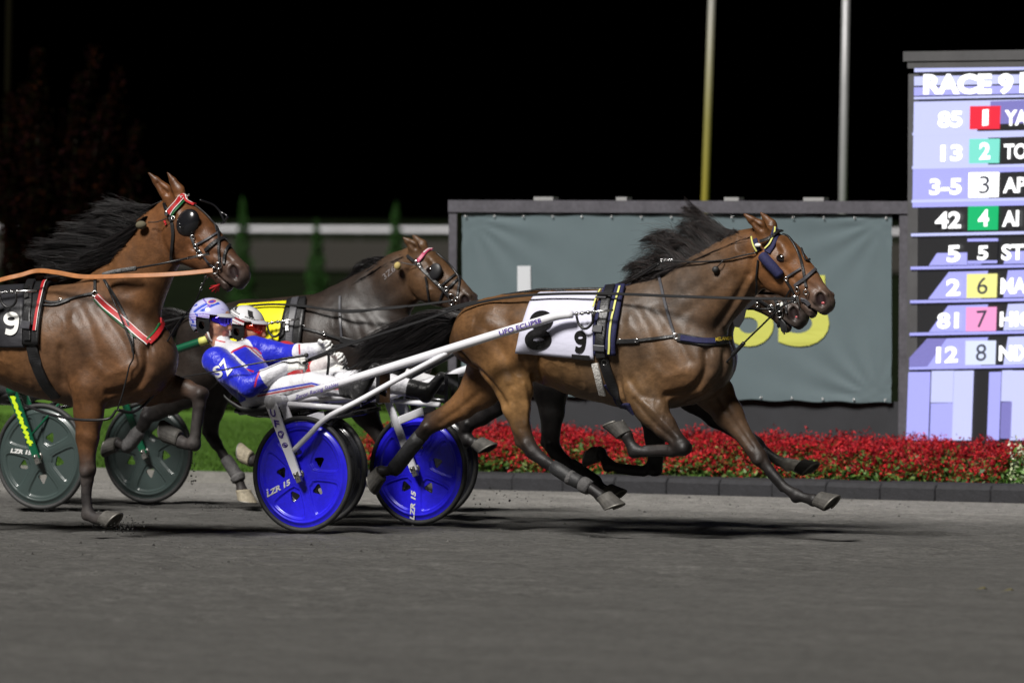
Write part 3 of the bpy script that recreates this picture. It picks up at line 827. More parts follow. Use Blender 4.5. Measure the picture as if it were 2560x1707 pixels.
def nets(F, lo, h):
    S = F < 0
    c = np.zeros(tuple(np.array(F.shape) - 1), np.int8)
    off = [(i, j, k) for i in (0, 1) for j in (0, 1) for k in (0, 1)]
    sh = c.shape
    for o in off:
        c += S[o[0]:o[0] + sh[0], o[1]:o[1] + sh[1], o[2]:o[2] + sh[2]]
    act = np.argwhere((c > 0) & (c < 8))
    idx = np.full(sh, -1, np.int32); idx[act[:, 0], act[:, 1], act[:, 2]] = np.arange(len(act))
    fv = np.stack([F[act[:, 0] + o[0], act[:, 1] + o[1], act[:, 2] + o[2]] for o in off], 1)
    acc = np.zeros((len(act), 3)); cnt = np.zeros(len(act))
    offa = np.array(off)
    for a in range(8):
        for b in range(a + 1, 8):
            if np.abs(offa[a] - offa[b]).sum() != 1: continue
            m = (fv[:, a] < 0) != (fv[:, b] < 0)
            t = fv[m, a] / (fv[m, a] - fv[m, b])
            acc[m] += offa[a] + t[:, None] * (offa[b] - offa[a]); cnt[m] += 1
    V = lo + h * (act + acc / cnt[:, None])
    Q = []
    for axis in range(3):
        s1 = [slice(None)] * 3; s2 = [slice(None)] * 3; s1[axis] = slice(0, -1); s2[axis] = slice(1, None)
        A = S[tuple(s1)]; B = S[tuple(s2)]
        e = np.argwhere(A != B)
        u, v = [(1, 2), (2, 0), (0, 1)][axis]
        ok = (e[:, u] > 0) & (e[:, v] > 0) & (e[:, u] < sh[u]) & (e[:, v] < sh[v]); e = e[ok]
        inside = A[e[:, 0], e[:, 1], e[:, 2]]
        def cell(du, dv):
            q = e.copy(); q[:, u] -= du; q[:, v] -= dv; return idx[q[:, 0], q[:, 1], q[:, 2]]
        quad = np.stack([cell(1, 1), cell(0, 1), cell(0, 0), cell(1, 0)], 1)
        quad[~inside] = quad[~inside][:, ::-1]
        Q.append(quad)
    return V, np.concatenate(Q)

# ================================================================== HORSES
def unit_frame(x, y, heading=30.0, half=.665):
    p = ground_hit(x, y); f = Frame(p, heading)
    f.o = f.o + f.R[:, 1] * half
    return f
F8 = unit_frame(756, 1331)          # horse in the white number cloth, nearest
F2 = unit_frame(797, 1312)          # its twin hidden beyond it
F6 = unit_frame(103, 1274, 27.5)          # horse in the yellow cloth
F9 = unit_frame(-613, 1327)         # horse in the black cloth, left

def pxchain(fr, pts, col):
    out = []
    for q in pts:
        x, y, v, ri, rl = q[:5]
        k = 1.0 if not (len(q) > 5 and q[5] == 'dark') else (.82 if ri < .038 else (.96 if ri < .045 else 1.0))
        out.append((fr.L(x, y, v), ri * k, rl * k, col[q[5]] if len(q) > 5 else col['body']))
    return out

def torso_from(fr, st, col):
    out = []
    for x, yt, yb, rl, c in st:
        a = fr.L(x, yt, 0); b = fr.L(x, yb, 0)
        out.append(((a + b) / 2, np.linalg.norm(a - b) / 2, rl, col[c]))
    return out

def coat(body, dark, head, muzzle, top, belly, leg=None):
    return dict(body=np.array(body), dark=np.array(dark), head=np.array(head), muzzle=np.array(muzzle), top=np.array(top), belly=np.array(belly), leg=np.array(leg if leg is not None else body),
                mid=(np.array(body) + np.array(dark)) / 2)
C8 = coat((.136, .066, .025), (.0085, .0075, .0078), (.140, .058, .020), (.060, .051, .048), (.050, .032, .022), (.215, .118, .044), (.074, .051, .036))
C9 = coat((.118, .052, .020), (.018, .0155, .0158), (.120, .047, .017), (.045, .037, .035), (.060, .033, .020), (.190, .088, .031), (.088, .048, .028))
C6 = coat((.021, .0150, .0120), (.013, .011, .0115), (.100, .052, .024), (.042, .034, .030), (.016, .014, .014), (.040, .024, .015), (.020, .0150, .0130))
C2 = coat((.050, .032, .022), (.008, .007, .007), (.065, .038, .024), (.048, .040, .037), (.022, .018, .016), (.060, .036, .022), (.045, .034, .028))

TORSO = [(1170, 806, 900, .11, 'body'), (1213, 760, 925, .21, 'body'), (1270, 739, 938, .262, 'top'), (1335, 731, 945, .255, 'body'), (1405, 729, 968, .272, 'body'),
         (1475, 727, 990, .285, 'belly'), (1545, 724, 1008, .275, 'leg'), (1610, 722, 1018, .24, 'leg'), (1680, 752, 1018, .215, 'leg'), (1738, 802, 1000, .185, 'leg'), (1770, 850, 960, .14, 'body')]
# limbs of the template: right (near) side first
NECK8 = [(1660, 815, 0, .275, .165, 'leg'), (1735, 757, 0, .225, .122, 'leg'), (1805, 702, 0, .19, .102, 'leg'), (1868, 650, 0, .158, .088, 'body'), (1906, 622, 0, .122, .078, 'head')]
HEAD8 = [(1914, 620, 0, .112, .076, 'head'), (1952, 664, 0, .15, .094, 'head'), (1986, 692, 0, .122, .082, 'head'), (2013, 713, 0, .096, .068, 'head'), (2050, 750, 0, .073, .051, 'muzzle'), (2068, 762, 0, .048, .045, 'muzzle')]
RF8 = [(1632, 890, -.13, .16, .085, 'body'), (1598, 975, -.16, .125, .085, 'belly'), (1628, 1022, -.17, .095, .072, 'leg'), (1664, 1066, -.17, .070, .058, 'mid'), (1694, 1101, -.17, .052, .045, 'dark'), (1706, 1117, -.17, .049, .043, 'dark'),
       (1680, 1128, -.17, .036, .033, 'dark'), (1612, 1129, -.17, .031, .027, 'dark'), (1587, 1126, -.17, .041, .035, 'dark'), (1575, 1106, -.17, .033, .031, 'dark'), (1567, 1090, -.17, .040, .038, 'dark')]
LF8 = [(1735, 915, .10, .15, .085, 'body'), (1782, 975, .14, .115, .08, 'body'), (1822, 1035, .15, .082, .065, 'leg'), (1868, 1100, .15, .054, .047, 'mid'), (1898, 1142, .15, .050, .044, 'dark'),
       (1925, 1176, .15, .036, .032, 'dark'), (1962, 1217, .15, .031, .027, 'dark'), (1992, 1238, .15, .040, .034, 'dark'), (2016, 1245, .15, .033, .031, 'dark'), (2034, 1250, .15, .040, .038, 'dark')]
RH8 = [(1225, 830, -.10, .19, .125, 'body'), (1262, 895, -.15, .175, .105, 'body'), (1283, 955, -.17, .125, .085, 'belly'), (1292, 1015, -.17, .098, .072, 'belly'), (1303, 1065, -.17, .070, .056, 'mid'), (1318, 1108, -.17, .060, .046, 'dark'), (1332, 1130, -.17, .050, .042, 'dark'),
       (1362, 1152, -.17, .037, .033, 'dark'), (1425, 1193, -.17, .034, .030, 'dark'), (1463, 1213, -.17, .042, .036, 'dark'), (1486, 1226, -.17, .034, .032, 'dark'), (1503, 1240, -.17, .041, .038, 'dark')]
LH8 = [(1245, 840, .10, .18, .12, 'body'), (1238, 900, .14, .165, .10, 'body'), (1205, 965, .16, .125, .085, 'body'), (1158, 1012, .16, .090, .068, 'body'), (1108, 1047, .16, .066, .054, 'mid'), (1070, 1067, .16, .058, .046, 'dark'), (1054, 1086, .16, .048, .042, 'dark'),
       (1030, 1115, .16, .037, .033, 'dark'), (1000, 1155, .16, .035, .031, 'dark'), (986, 1172, .16, .042, .036, 'dark'), (968, 1177, .16, .034, .032, 'dark'), (954, 1178, .16, .040, .038, 'dark')]

M_HIDE = {}
def hide_mat(name):
    m = mat(name, attr=True, rough=.44, spec=.34, noise=(60, .22, (.5, 1, .8)), noise2=(3.6, .56), bump=(230, .36, 6, (.4, 1, .9), .004))
    n = m.node_tree.nodes; b = n["Principled BSDF"]      # the attribute's alpha carries the gloss of the hair: dusty legs are duller
    at = next(k for k in n if k.bl_idname == "ShaderNodeAttribute"); m.node_tree.links.new(at.outputs["Alpha"], b.inputs["Roughness"])
    return m
M_HOOF = mat("hoof_horn", (.060, .056, .050), .75, noise=(30, .4), noise2=(8, .3), bump=(60, .3, 4, (1, 1, .2)))
M_HOOFP = mat("pale_hoof_horn", (.27, .235, .17), .75, noise=(40, .4), bump=(60, .3))
M_SOLE = mat("hoof_sole", (.05, .045, .035), .9, noise=(40, .4))
M_STEEL = mat("harness_steel", (.62, .62, .62), .25, metal=1.0)
M_ALU = mat("horseshoe_metal", (.22, .21, .19), .55, metal=.7, noise=(30, .3))
M_EYEB = mat("horse_eye", (.008, .005, .004), .05, spec=.8, coat=1.0)
M_LEATHER = mat("black_leather", (.012, .012, .013), .42, noise=(25, .3), bump=(70, .2))
M_GREYLEATHER = mat("worn_grey_leather", (.05, .05, .058), .45, noise=(25, .3))
M_HAIR = mat("black_mane_hair", attr=True, rough=.42, spec=.45)
M_PINK = mat("nostril_lining", (.45, .09, .10), .35)
M_NAVY = mat("navy_padding", (.010, .011, .058), .8, noise=(60, .3), bump=(120, .3)); M_YTRIM = mat("yellow_trim", (.62, .62, .16), .6)
M_RED = mat("red_webbing", (.42, .015, .02), .5, noise=(60, .15)); M_WTRIM = mat("white_trim", (.7, .7, .68), .6); M_GTRIM = mat("green_trim", (.01, .12, .035), .6)
M_TAN = mat("tan_leather", (.36, .14, .045), .45, noise=(20, .2)); M_RUBBER = mat("rubber", (.02, .02, .02), .6)

def hoof_geo(C, S, toe, r0=.047, r1=.055):
    """horn box from the coronet C to the sole centre S, toe = forward direction"""
    C = np.asarray(C); S = np.asarray(S); S = C + (S - C) * 1.22; n = nrm(S - C); f = nrm(toe - n * np.dot(toe, n)); l = np.cross(n, f)
    k = 20; V = []; ts = [(0, .9), (.06, 1.04), (.3, 1.08), (.65, 1.2), (1, 1.34)]
    for t, g in ts:
        c = C + (S - C) * t + f * (.006 + .012 * t)
        for j in range(k):
            a = 2 * math.pi * j / k; cf = math.cos(a); sf = math.sin(a)
            rf = r0 * g * (1.16 if cf > 0 else .92) * abs(cf) ** (.9) * (1 if cf >= 0 else -1)
            V.append(c + f * (rf + .014 * t) + l * sf * r0 * g * .98 + n * (.016 * cf * t - .004 * t))
    m = len(ts)
    F = [(i * k + j, (i + 1) * k + j, (i + 1) * k + (j + 1) % k, i * k + (j + 1) % k) for i in range(m - 1) for j in range(k)]
    F.append(tuple(range(k)))
    # recessed sole
    b0 = len(V)
    for j in range(k): V.append(V[(m - 1) * k + j] * .82 + (C + (S - C) + f * .018) * .18 - n * .001)
    for j in range(k): V.append(V[(m - 1) * k + j] * .7 + (S + f * .018) * .3 - n * .012)
    F += [((m - 1) * k + j, b0 + j, b0 + (j + 1) % k, (m - 1) * k + (j + 1) % k) for j in range(k)]
    F += [(b0 + j, b0 + k + j, b0 + k + (j + 1) % k, b0 + (j + 1) % k) for j in range(k)]
    F.append(tuple(b0 + k + j for j in range(k))[::-1])
    V = np.array(V)
    # shoe: open band under the wall
    edge = V[(m - 1) * k:(m - 1) * k + k]; ctr = S + f * .018
    js = [(j % k) for j in range(-7, 8)]
    P = np.array([edge[j] * .93 + ctr * .07 + n * .003 for j in js])
    return (V, F), tube(P, .0065, 6, True)

def hair_mesh(guides, n, r0, r1, jit, wave, seed, cols, segs=9, vj=.02, locks=None):
    """guides: list of polylines (same number of points, frame-local); strands are blends of neighbouring guides"""
    r = np.random.default_rng(seed); G = np.array([spline(g, segs) for g in guides])
    m = len(G) - 1
    s = r.uniform(0, m, n); i = np.minimum(s.astype(int), m - 1); f = (s - i)[:, None, None]
    P = G[i] * (1 - f) + G[i + 1] * f
    t = np.linspace(0, 1, segs)[None, :, None]
    off = r.normal(0, 1, (n, 1, 3)) * jit; P = P + off * t ** 1.3
    P[:, :, 1] += r.normal(0, vj, (n, 1)) * (1 - .2 * t[:, :, 0])
    ph = r.uniform(0, 6.28, (n, 1, 3)); fr_ = r.uniform(2.5, 7, (n, 1, 1))
    P = P + wave * np.sin(fr_ * t + ph) * t
    ln = r.uniform(.55, 1.12, (n, 1, 1)); P = P[:, :1] + (P - P[:, :1]) * ln
    # locks: strands run together towards the tips of a few leading strands
    nl = locks or max(3, n // 48); ls = np.sort(r.uniform(0, m, nl)); li = np.minimum(ls.astype(int), m - 1); lf = (ls - li)[:, None, None]
    LP = G[li] * (1 - lf) + G[li + 1] * lf + r.normal(0, 1, (nl, 1, 3)) * jit * 1.5 * t ** 1.2 + wave * 1.6 * np.sin(r.uniform(2, 6, (nl, 1, 1)) * t + r.uniform(0, 6.28, (nl, 1, 3))) * t
    LP = LP[:, :1] + (LP - LP[:, :1]) * r.uniform(.72, 1.05, (nl, 1, 1))
    own = np.clip(np.searchsorted(ls, s) + r.integers(-2, 2, n), 0, nl - 1)
    pull = np.where(r.uniform(0, 1, (n, 1, 1)) < .14, .1, r.uniform(.35, .98, (n, 1, 1))) * t ** .8
    P = P * (1 - pull) + LP[own] * pull
    T = np.gradient(P, axis=1); T /= np.linalg.norm(T, axis=2)[:, :, None] + 1e-9
    A = np.cross(T, r.normal(0, 1, (n, 1, 3))); A /= np.linalg.norm(A, axis=2)[:, :, None] + 1e-9
    B = np.cross(T, A)
    rad = (r0 + (r1 - r0) * t) * r.uniform(.7, 1.3, (n, 1, 1))
    V = np.stack([P + A * rad, P - A * rad * .5 + B * rad * .87, P - A * rad * .5 - B * rad * .87], 2).reshape(-1, 3)
    base = (np.arange(n) * segs * 3)[:, None, None]; a = np.arange(segs - 1)[None, :, None] * 3; j = np.arange(3)[None, None, :]; j2 = (j + 1) % 3
    F = np.stack([base + a + j, base + a + j2, base + a + 3 + j2, base + a + 3 + j], -1).reshape(-1, 4)
    c = np.array(cols)[r.integers(0, len(cols), n)] * r.uniform(.6, 1.5, (n, 1))
    return V, F, np.repeat(c, segs * 3, 0)

TORSO_STROKES = []
HEAD_STROKES = [ # (along, up, side) in head lengths / metres, depth, width
    ([(.06, .03, .08), (.02, -.06, .07), (.10, -.13, .06), (.28, -.16, .05)], .012, .014),      # edge of the jowl
    ([(.20, .075, .06), (.25, .07, .07)], .012, .016),                                             # hollow over the eye
    ([(.40, .018, .08), (.55, .012, .07), (.70, .006, .06)], .006, .012), ([(.42, -.022, .08), (.60, -.03, .06), (.72, -.03, .05)], .007, .014),
    ([(.29, .035, .08), (.33, .028, .085), (.37, .035, .08)], -.006, .007), ([(.28, .062, .08), (.33, .070, .085), (.38, .062, .08)], -.008, .008),
    ([(.72, .03, .06), (.86, .045, .055), (.97, .05, .05)], .006, .012),
    ([(1.0, -.012, .06), (.955, .02, .06), (.985, .058, .05), (1.06, .062, .04)], -.008, .009),
    ([(.45, -.06, .06), (.56, -.03, .06), (.66, -.04, .055)], -.003, .005),
    ([(.84, -.03, .06), (.95, -.028, .055), (1.05, -.03, .05)], .005, .012),
]
STROKES8 = [
    ([(1542, 880), (1543, 930), (1547, 975), (1556, 1008)], .020, .022, True),
    ([(1765, 880), (1764, 930), (1730, 974), (1668, 990)], .022, .020, True),
    ([(1812, 880), (1806, 930), (1772, 972)], .012, .018, False),
    ([(1640, 775), (1690, 840), (1722, 900)], .012, .026, True),
    ([(1590, 770), (1625, 840), (1650, 900)], .008, .024, True),
    ([(1575, 800), (1600, 870), (1585, 930)], -.008, .03, True),
    ([(1332, 880), (1338, 925), (1346, 985)], .030, .024, False),
    ([(1305, 880), (1322, 925), (1330, 985)], -.010, .016, False),
    ([(1150, 885), (1200, 930), (1240, 975), (1262, 1010)], .016, .020, False),
    ([(1190, 800), (1235, 850), (1268, 905), (1280, 960)], .010, .026, False),
    ([(1215, 775), (1262, 800), (1300, 850)], .008, .03, True),
    ([(1330, 790), (1345, 840), (1330, 890)], .012, .03, True),
    ([(1270, 970), (1290, 1020), (1300, 1070)], .008, .014, False), ([(1310, 960), (1318, 1010), (1316, 1060)], -.006, .012, False),
    ([(1385, 800), (1372, 860), (1385, 930)], .004, .02, True), ([(1418, 800), (1405, 870), (1418, 945)], .004, .02, True), ([(1452, 800), (1440, 870), (1452, 955)], .004, .02, True),
    ([(1868, 690), (1835, 755), (1790, 822)], .014, .018, False), ([(1884, 690), (1853, 750), (1812, 812)], -.010, .014, False),
    ([(1862, 630), (1790, 682), (1712, 735)], .007, .025, True), ([(1830, 690), (1770, 740), (1700, 790)], .006, .022, False),
    ([(1585, 1000), (1628, 1050), (1680, 1098)], .008, .012, False), ([(1610, 1005), (1655, 1050), (1695, 1092)], -.005, .010, False),
    ([(1790, 985), (1832, 1050), (1880, 1118)], .008, .012, False), ([(1720, 1010), (1760, 990), (1800, 960)], .012, .016, False),
    ([(1200, 980), (1150, 1022), (1100, 1056)], .008, .014, False),
    ([(1640, 1000), (1600, 985), (1575, 950)], .008, .018, False),
    ([(1620, 900), (1660, 940), (1700, 930)], -.006, .02, True),
]

class Horse:
    def __init__(s, fr, label, C, torso, neck, head, legs, hooves, ears, seed, template=None, head_dark=None, extra=None, h=.0085, sculpt_px=(), dusty=.15):
        """torso / neck / head / legs are chains in local coordinates"""
        s.fr = fr
        b = Body(h); s.b = b
        shp = {3: .93, 4: .86, 5: .80, 6: .86}
        for k in (2, 3): legs[k] = [(p[0], p[1] * shp.get(i, 1), p[2] * shp.get(i, 1), p[3]) for i, p in enumerate(legs[k])]
        for k in (0, 1):
            kn_i = 4 if len(legs[k]) == 10 else 5
            legs[k] = [(p[0], p[1] * (.86 if i == kn_i - 1 else 1), p[2] * (.88 if i == kn_i - 1 else 1), p[3]) for i, p in enumerate(legs[k])]
        b.chain(torso, .05); b.chain(neck, .06); b.chain(head, .03)
        for l in legs:
            b.chain(l[:4], .028); b.chain(l[3:], .012)
        s.torso, s.neck, s.head, s.legs = torso, neck, head, legs
        tm = [t[0] for t in torso]
        Cb = C['body']
        # withers, croup, muscles of quarter and shoulder
        b.seg(tm[6] + (0, 0, .20), tm[7] + (.02, 0, .205), (.075, .06), (.075, .055), C['top'], .08)
        b.both(tm[1] + (.0, .10, .03), tm[2] + (.0, .15, .02), (.13, .10), (.15, .10), Cb, .05)
        b.both(tm[2] + (.10, .18, .02), tm[2] + (.22, .19, -.06), (.07, .05), (.09, .05), Cb, .06)
        b.both(tm[8] + (-.12, .13, .12), tm[9] + (.0, .12, -.06), (.10, .075), (.13, .085), Cb, .04)
        b.both(tm[7] + (-.02, .165, -.05), tm[8] + (.02, .15, -.16), (.09, .06), (.11, .06), Cb, .035)
        b.both(tm[9] + (.04, .07, -.02), tm[9] + (.06, .075, -.12), (.09, .075), (.07, .065), Cb, .03)
        # dark line of the back
        b.seg(tm[2] + (0, 0, .22), tm[5] + (0, 0, .28), (.02, .03), (.02, .03), C['top'], .02, w=.6)
        # hock points, knees, tendons behind the cannon
        for l in legs:
            k = len(l)
            for q in range(k - 5, k - 3):
                p0, p1 = l[q][0], l[q + 1][0]
                d = nrm(p1 - p0); back = np.array([-d[2], 0, d[0]]); back = back if back[0] < 0 else -back
                if q == k - 5:
                    b.seg(p0 + back * .027, p1 + back * .027, (.0125, .012), (.0125, .012), C['dark'], .006)
            p = l[k - 3][0]; d = nrm(l[k - 4][0] - p); back = np.array([-d[2], 0, d[0]]); pd = nrm(l[k - 2][0] - p)
            bk = nrm(-(nrm(l[k - 4][0] - p) + pd)) if np.linalg.norm(d + pd) > .1 else back
            b.seg(p - bk * .0, p - nrm(d + pd + 1e-6) * .022, (.030, .026), (.020, .018), C['dark'], .015)
        for l in legs[:2]:
            kn = l[4][0] if len(l) == 10 else l[5][0]; fa = l[3][0]; cn = l[6 if len(l) == 11 else 5][0]
            o = nrm(kn - (fa + cn) / 2) if np.linalg.norm(kn - (fa + cn) / 2) > .01 else np.array([1., 0, 0])
            b.seg(kn + o * .02 + (0, .02, 0), kn + o * .02 - (0, .02, 0), .034, .034, C['dark'], .01); b.seg(kn - o * .034, kn - o * .036, .020, .020, C['dark'], .01)
        for l in legs[2:]:
            hk = l[5][0]; g = l[4][0]; cn = l[7][0]
            out = nrm(hk - (g + cn) / 2)
            b.seg(g * .5 + hk * .5 + out * .054, hk + out * .058, (.016, .014), (.024, .020), C['dark'], .014)
            b.seg(l[3][0] + out * .055, hk + out * .056, (.024, .018), (.016, .014), C['mid'], .014)
            b.seg(hk + out * .05, l[6][0] + out * .03, (.022, .018), (.016, .014), C['dark'], .012)
            for y in (-.03, .03): b.seg(hk + (0, y, 0), l[6][0] + (0, y * .8, 0), .022, .018, C['dark'], .012)
        # head details in the head's own axes
        H0, H4 = head[0][0], head[4][0]; LN = np.linalg.norm(H4 - H0); a = (H4 - H0) / LN; up = np.array([-a[2], 0, a[0]])
        up = up if up[2] > 0 else -up
        s.H0, s.LN, s.a, s.up = H0, LN, a, up
        def hp(f, u, v): return H0 + a * f * LN + up * u + np.array([0, v, 0])
        s.hp = hp
        hc, mz = C['head'], C['muzzle']
        b.both(hp(.24, .085, .06), hp(.36, .072, .066), (.034, .03), (.026, .024), hc, .025)
        b.both(hp(.10, -.03, .052), hp(.42, -.065, .055), (.092, .042), (.078, .036), hc, .03)
        b.both(hp(.40, .0, .074), hp(.66, -.012, .052), (.013, .012), (.010, .010), hc, .02)
        b.both(hp(.40, -.095, .036), hp(.90, -.070, .018), (.034, .022), (.026, .022), hc * .5 + mz * .5, .025)
        b.seg(hp(.16, .10, 0), hp(.62, .075, 0), (.03, .055), (.022, .036), hc, .03)
        b.seg(hp(.62, .07, 0), hp(1.04, .052, 0), (.022, .036), (.02, .034), hc * .6 + mz * .4, .025)
        b.both(hp(1.02, .028, .034), hp(1.09, .022, .03), (.036, .026), (.034, .024), mz, .02)
        b.seg(hp(1.05, -.018, 0), hp(1.125, -.030, 0), (.042, .046), (.030, .038), mz, .02)
        b.seg(hp(.88, -.086, 0), hp(1.03, -.092, 0), (.026, .034), (.026, .034), mz, .014)
        b.both(hp(.80, -.055, .03), hp(1.0, -.062, .03), (.02, .016), (.02, .018), mz, .015)
        for m in (1, -1):
            b.cut(hp(1.015, .036, .070 * m), hp(1.095, .008, .058 * m), (.030, .032), (.021, .026), .008)
            b.cut(hp(.315, .050, .098 * m), hp(.335, .047, .098 * m), (.020, .014), (.020, .014), .012)
        b.cut(hp(.87, -.060, 0), hp(1.17, -.062, 0), (.0065, .08), (.008, .08), .006)
        # ears
        s.ears = []
        for (tip, m) in ears:
            base = hp(-.04, .095, .05 * m); tip = base + (tip - base) * 1.12
            mid = base * .5 + tip * .5 + a * .008
            e1 = base * .58 + tip * .42 + a * .006; e2 = base * .25 + tip * .75 + a * .006
            b.seg(base - up * .035, e1, (.040, .030), (.037, .026), hc, .02)
            b.seg(e1, e2, (.037, .026), (.022, .016), hc * .85, .01); b.seg(e2, tip, (.022, .016), (.007, .007), hc * .5, .008)
            o = nrm(a * .75 + np.array([0, .6 * m, 0]))
            b.cut(e1 + o * .034, e2 + o * .020, (.014, .014), (.006, .006), .006)
        # throat groove and jugular edge
        n2, n3 = neck[1][0], neck[3][0]
        for m in (1, -1):
            b.seg(n3 + np.array([.02, .05 * m, -.10]), n2 + np.array([.06, .075 * m, -.12]), (.045, .035), (.06, .04), Cb, .02)
        if extra: extra(b, s, C)
        V, Q, col = b.mesh(sharp=.022)
        V = s.sculpt(V, Q, sculpt_px)
        # the hide's own dark eye rings, and dark colour in the nostrils
        e = np.linalg.norm((V - hp(.325, .05, 0)) * (1, 0, 1), axis=1); m = np.clip(1 - e / .05, 0, 1)[:, None] * (np.abs(V[:, 1:2]) > .04)
        col = col * (1 - .65 * m) + np.array([.02, .016, .015]) * .65 * m
        for sg in (1, -1):
            q = np.linalg.norm(V - hp(1.055, .022, .050 * sg), axis=1); m = np.clip(2.5 - q / .019, 0, 1)[:, None]
            col = col * (1 - m) + np.array([.02, .012, .012]) * m
        # dust on the lower legs
        legs_m = np.clip((.95 - V[:, 2]) / .25, 0, 1) * np.clip((.05 - col.mean(1)) / .03, 0, 1)
        dn = np.clip(vnoise(V * (14, 14, 9), 7) * .6 + vnoise(V * (45, 45, 30), 8) * .5 - .35, 0, 1) * dusty
        f = (legs_m * dn)[:, None]; col = col * (1 - f) + np.array([.072, .062, .056]) * f
        col = np.concatenate([col, (.43 + (.06 + .2 * dusty) * legs_m + .06 * (vnoise(V * 6, 9) - .5))[:, None]], 1)
        s.V, s.Q, s.col = V, Q, col
        s.bvh = BVHTree.FromPolygons([tuple(v) for v in V], [tuple(q) for q in Q])
        base = tm[5].copy(); base[1] = 0; base[2] = 0
        s.t = Thing("horse", label, "horse", fr, base)
        nm = "hide_%d" % seed
        s.body = s.t.part("body", V, Q, hide_mat(nm), True, col)
        for sg in (1, -1):
            s.t.geo("eye", ellipsoid(hp(.325, .049, .088 * sg), .032, .020, .025, 16, 12), M_EYEB, True)
            s.t.geo("nostril_lining", ellipsoid(hp(1.082, .010, .030 * sg), .013, .007, .008, 10, 8), M_PINK, True)
        for (Cx, Sx, toe, pale) in hooves:
            g, shoe = hoof_geo(Cx, Sx, toe)
            o = s.t.geo("hoof", g, M_HOOFP if pale else M_HOOF, False)
            s.t.geo("horseshoe", shoe, M_ALU, True, o)
    def sculpt(s, V, Q, strokes_px):
        """push grooves (+) and ridges (-) into the flesh along lines; torso lines are shared through TORSO_STROKES"""
        def normals(V):
            d1 = V[Q[:, 2]] - V[Q[:, 0]]; d2 = V[Q[:, 3]] - V[Q[:, 1]]; fn = np.cross(d1, d2)
            N = np.zeros_like(V)
            for k in range(4): np.add.at(N, Q[:, k], fn)
            return N / (np.linalg.norm(N, axis=1)[:, None] + 1e-12)
        N = normals(V)
        bv = BVHTree.FromPolygons([tuple(v) for v in V], [tuple(q) for q in Q])
        todo = []
        for pts, depth, sig, share in strokes_px:
            P = []
            for q in spline(pts, max(4, int(np.linalg.norm(np.diff(np.array(pts, float), axis=0), axis=1).sum() / 5))):
                o, d = s.fr.ray(*q); r = bv.ray_cast(Vector(o), Vector(d))
                if r[0] is not None: P.append(np.array(r[0]))
            if len(P) < 2: continue
            P = np.array(P); todo.append((P, depth, sig, share))
            if share: TORSO_STROKES.append((P, depth, sig, True))
        if not strokes_px: todo += TORSO_STROKES
        hp = s.hp
        for m in (1, -1):      # the head, in its own axes
            for pts, depth, sig in HEAD_STROKES:
                P = []
                for f, u, v in spline(pts, 12):
                    r = bv.find_nearest(Vector(hp(f, u, v * m))); P.append(np.array(r[0]))
                todo.append((np.array(P), depth, sig, False))
        D = np.zeros(len(V))
        for P, depth, sig, share in todo:
            for m in ((1, -1) if share else (1,)):
                Pm = P * (1, m, 1); lo = Pm.min(0) - 3 * sig; hi = Pm.max(0) + 3 * sig
                idx = np.where(((V > lo) & (V < hi)).all(1))[0]
                if not len(idx): continue
                d2 = np.full(len(idx), 9.)
                for p, q in zip(Pm[:-1], Pm[1:]):
                    ab = q - p; t = np.clip(((V[idx] - p) @ ab) / (ab.dot(ab) + 1e-12), 0, 1)
                    d2 = np.minimum(d2, ((V[idx] - p - t[:, None] * ab) ** 2).sum(1))
                D[idx] += (1.05 if share or sig > .013 else 1.2) * depth * np.exp(-d2 / (sig * 1.35) ** 2)
        # uneven flesh: broad swellings, and branching veins as low ridges
        n1_ = vnoise(V * (9, 9, 6), 1) - .5; n2_ = vnoise(V * (22, 22, 15), 2) - .5
        vein = np.exp(-((vnoise(V * (13, 13, 10), 3) - .5) / .035) ** 2) * np.clip(vnoise(V * 3.1, 4) * 2.4 - 1.0, 0, 1)
        D += .011 * n1_ + .0035 * n2_ - .0024 * vein
        return V - N * D[:, None]
    # --- harness helpers
    def hit(s, x, y, from_far=False):
        o, d = s.fr.ray(x, y)
        r = s.bvh.ray_cast(Vector(o), Vector(d))
        if r[0] is not None: return np.array(r[0]), np.array(r[1])
        p = s.fr.L(x, y, 0); q = s.bvh.find_nearest(Vector(p))
        return np.array(q[0]), np.array(q[1])
    def strap(s, name, pts, w, m, t=.006, off=.004, step=5.0, parent=None, smooth=2):
        P = np.array(pts, float); L_ = np.linalg.norm(np.diff(P, axis=0), axis=1).sum(); n = max(4, int(L_ / step))
        Q = spline(P, n); H = [s.hit(*q) for q in Q]
        pos = np.array([h[0] for h in H]); nor = np.array([h[1] for h in H])
        for _ in range(smooth):
            pos[1:-1] = pos[1:-1] * .5 + (pos[:-2] + pos[2:]) * .25; nor[1:-1] = nor[1:-1] * .5 + (nor[:-2] + nor[2:]) * .25
        nor /= np.linalg.norm(nor, axis=1)[:, None]
        return s.t.geo(name, ribbon(pos + nor * (off + .003), nor, w, t), m, False, parent)
    def ringat(s, x, y, R, r=.0035, m=None, off=.012, name="ring", parent=None, sx=1.0):
        p, n = s.hit(x, y)
        o, d = s.fr.ray(x, y)
        return s.t.geo(name, ring(p + n * off, nrm(n * .5 - d * .5), R, r, sx=sx), m or M_STEEL, True, parent)
    def blob(s, name, x, y, r, m, off=0, sq=(1, 1, 1), parent=None):
        p, n = s.hit(x, y)
        return s.t.geo(name, ellipsoid(p + n * (off + r * .8), r * sq[0], r * sq[1], r * sq[2]), m, True, parent)
    def cord(s, name, pts, r, m, parent=None, n=None, sides=6):
        """pts: (x, y, v) free-hanging line"""
        P = [s.fr.L(*q) for q in pts]
        return s.t.geo(name, tube(spline(P, n or 8 * len(P)), r, sides), m, True, parent)
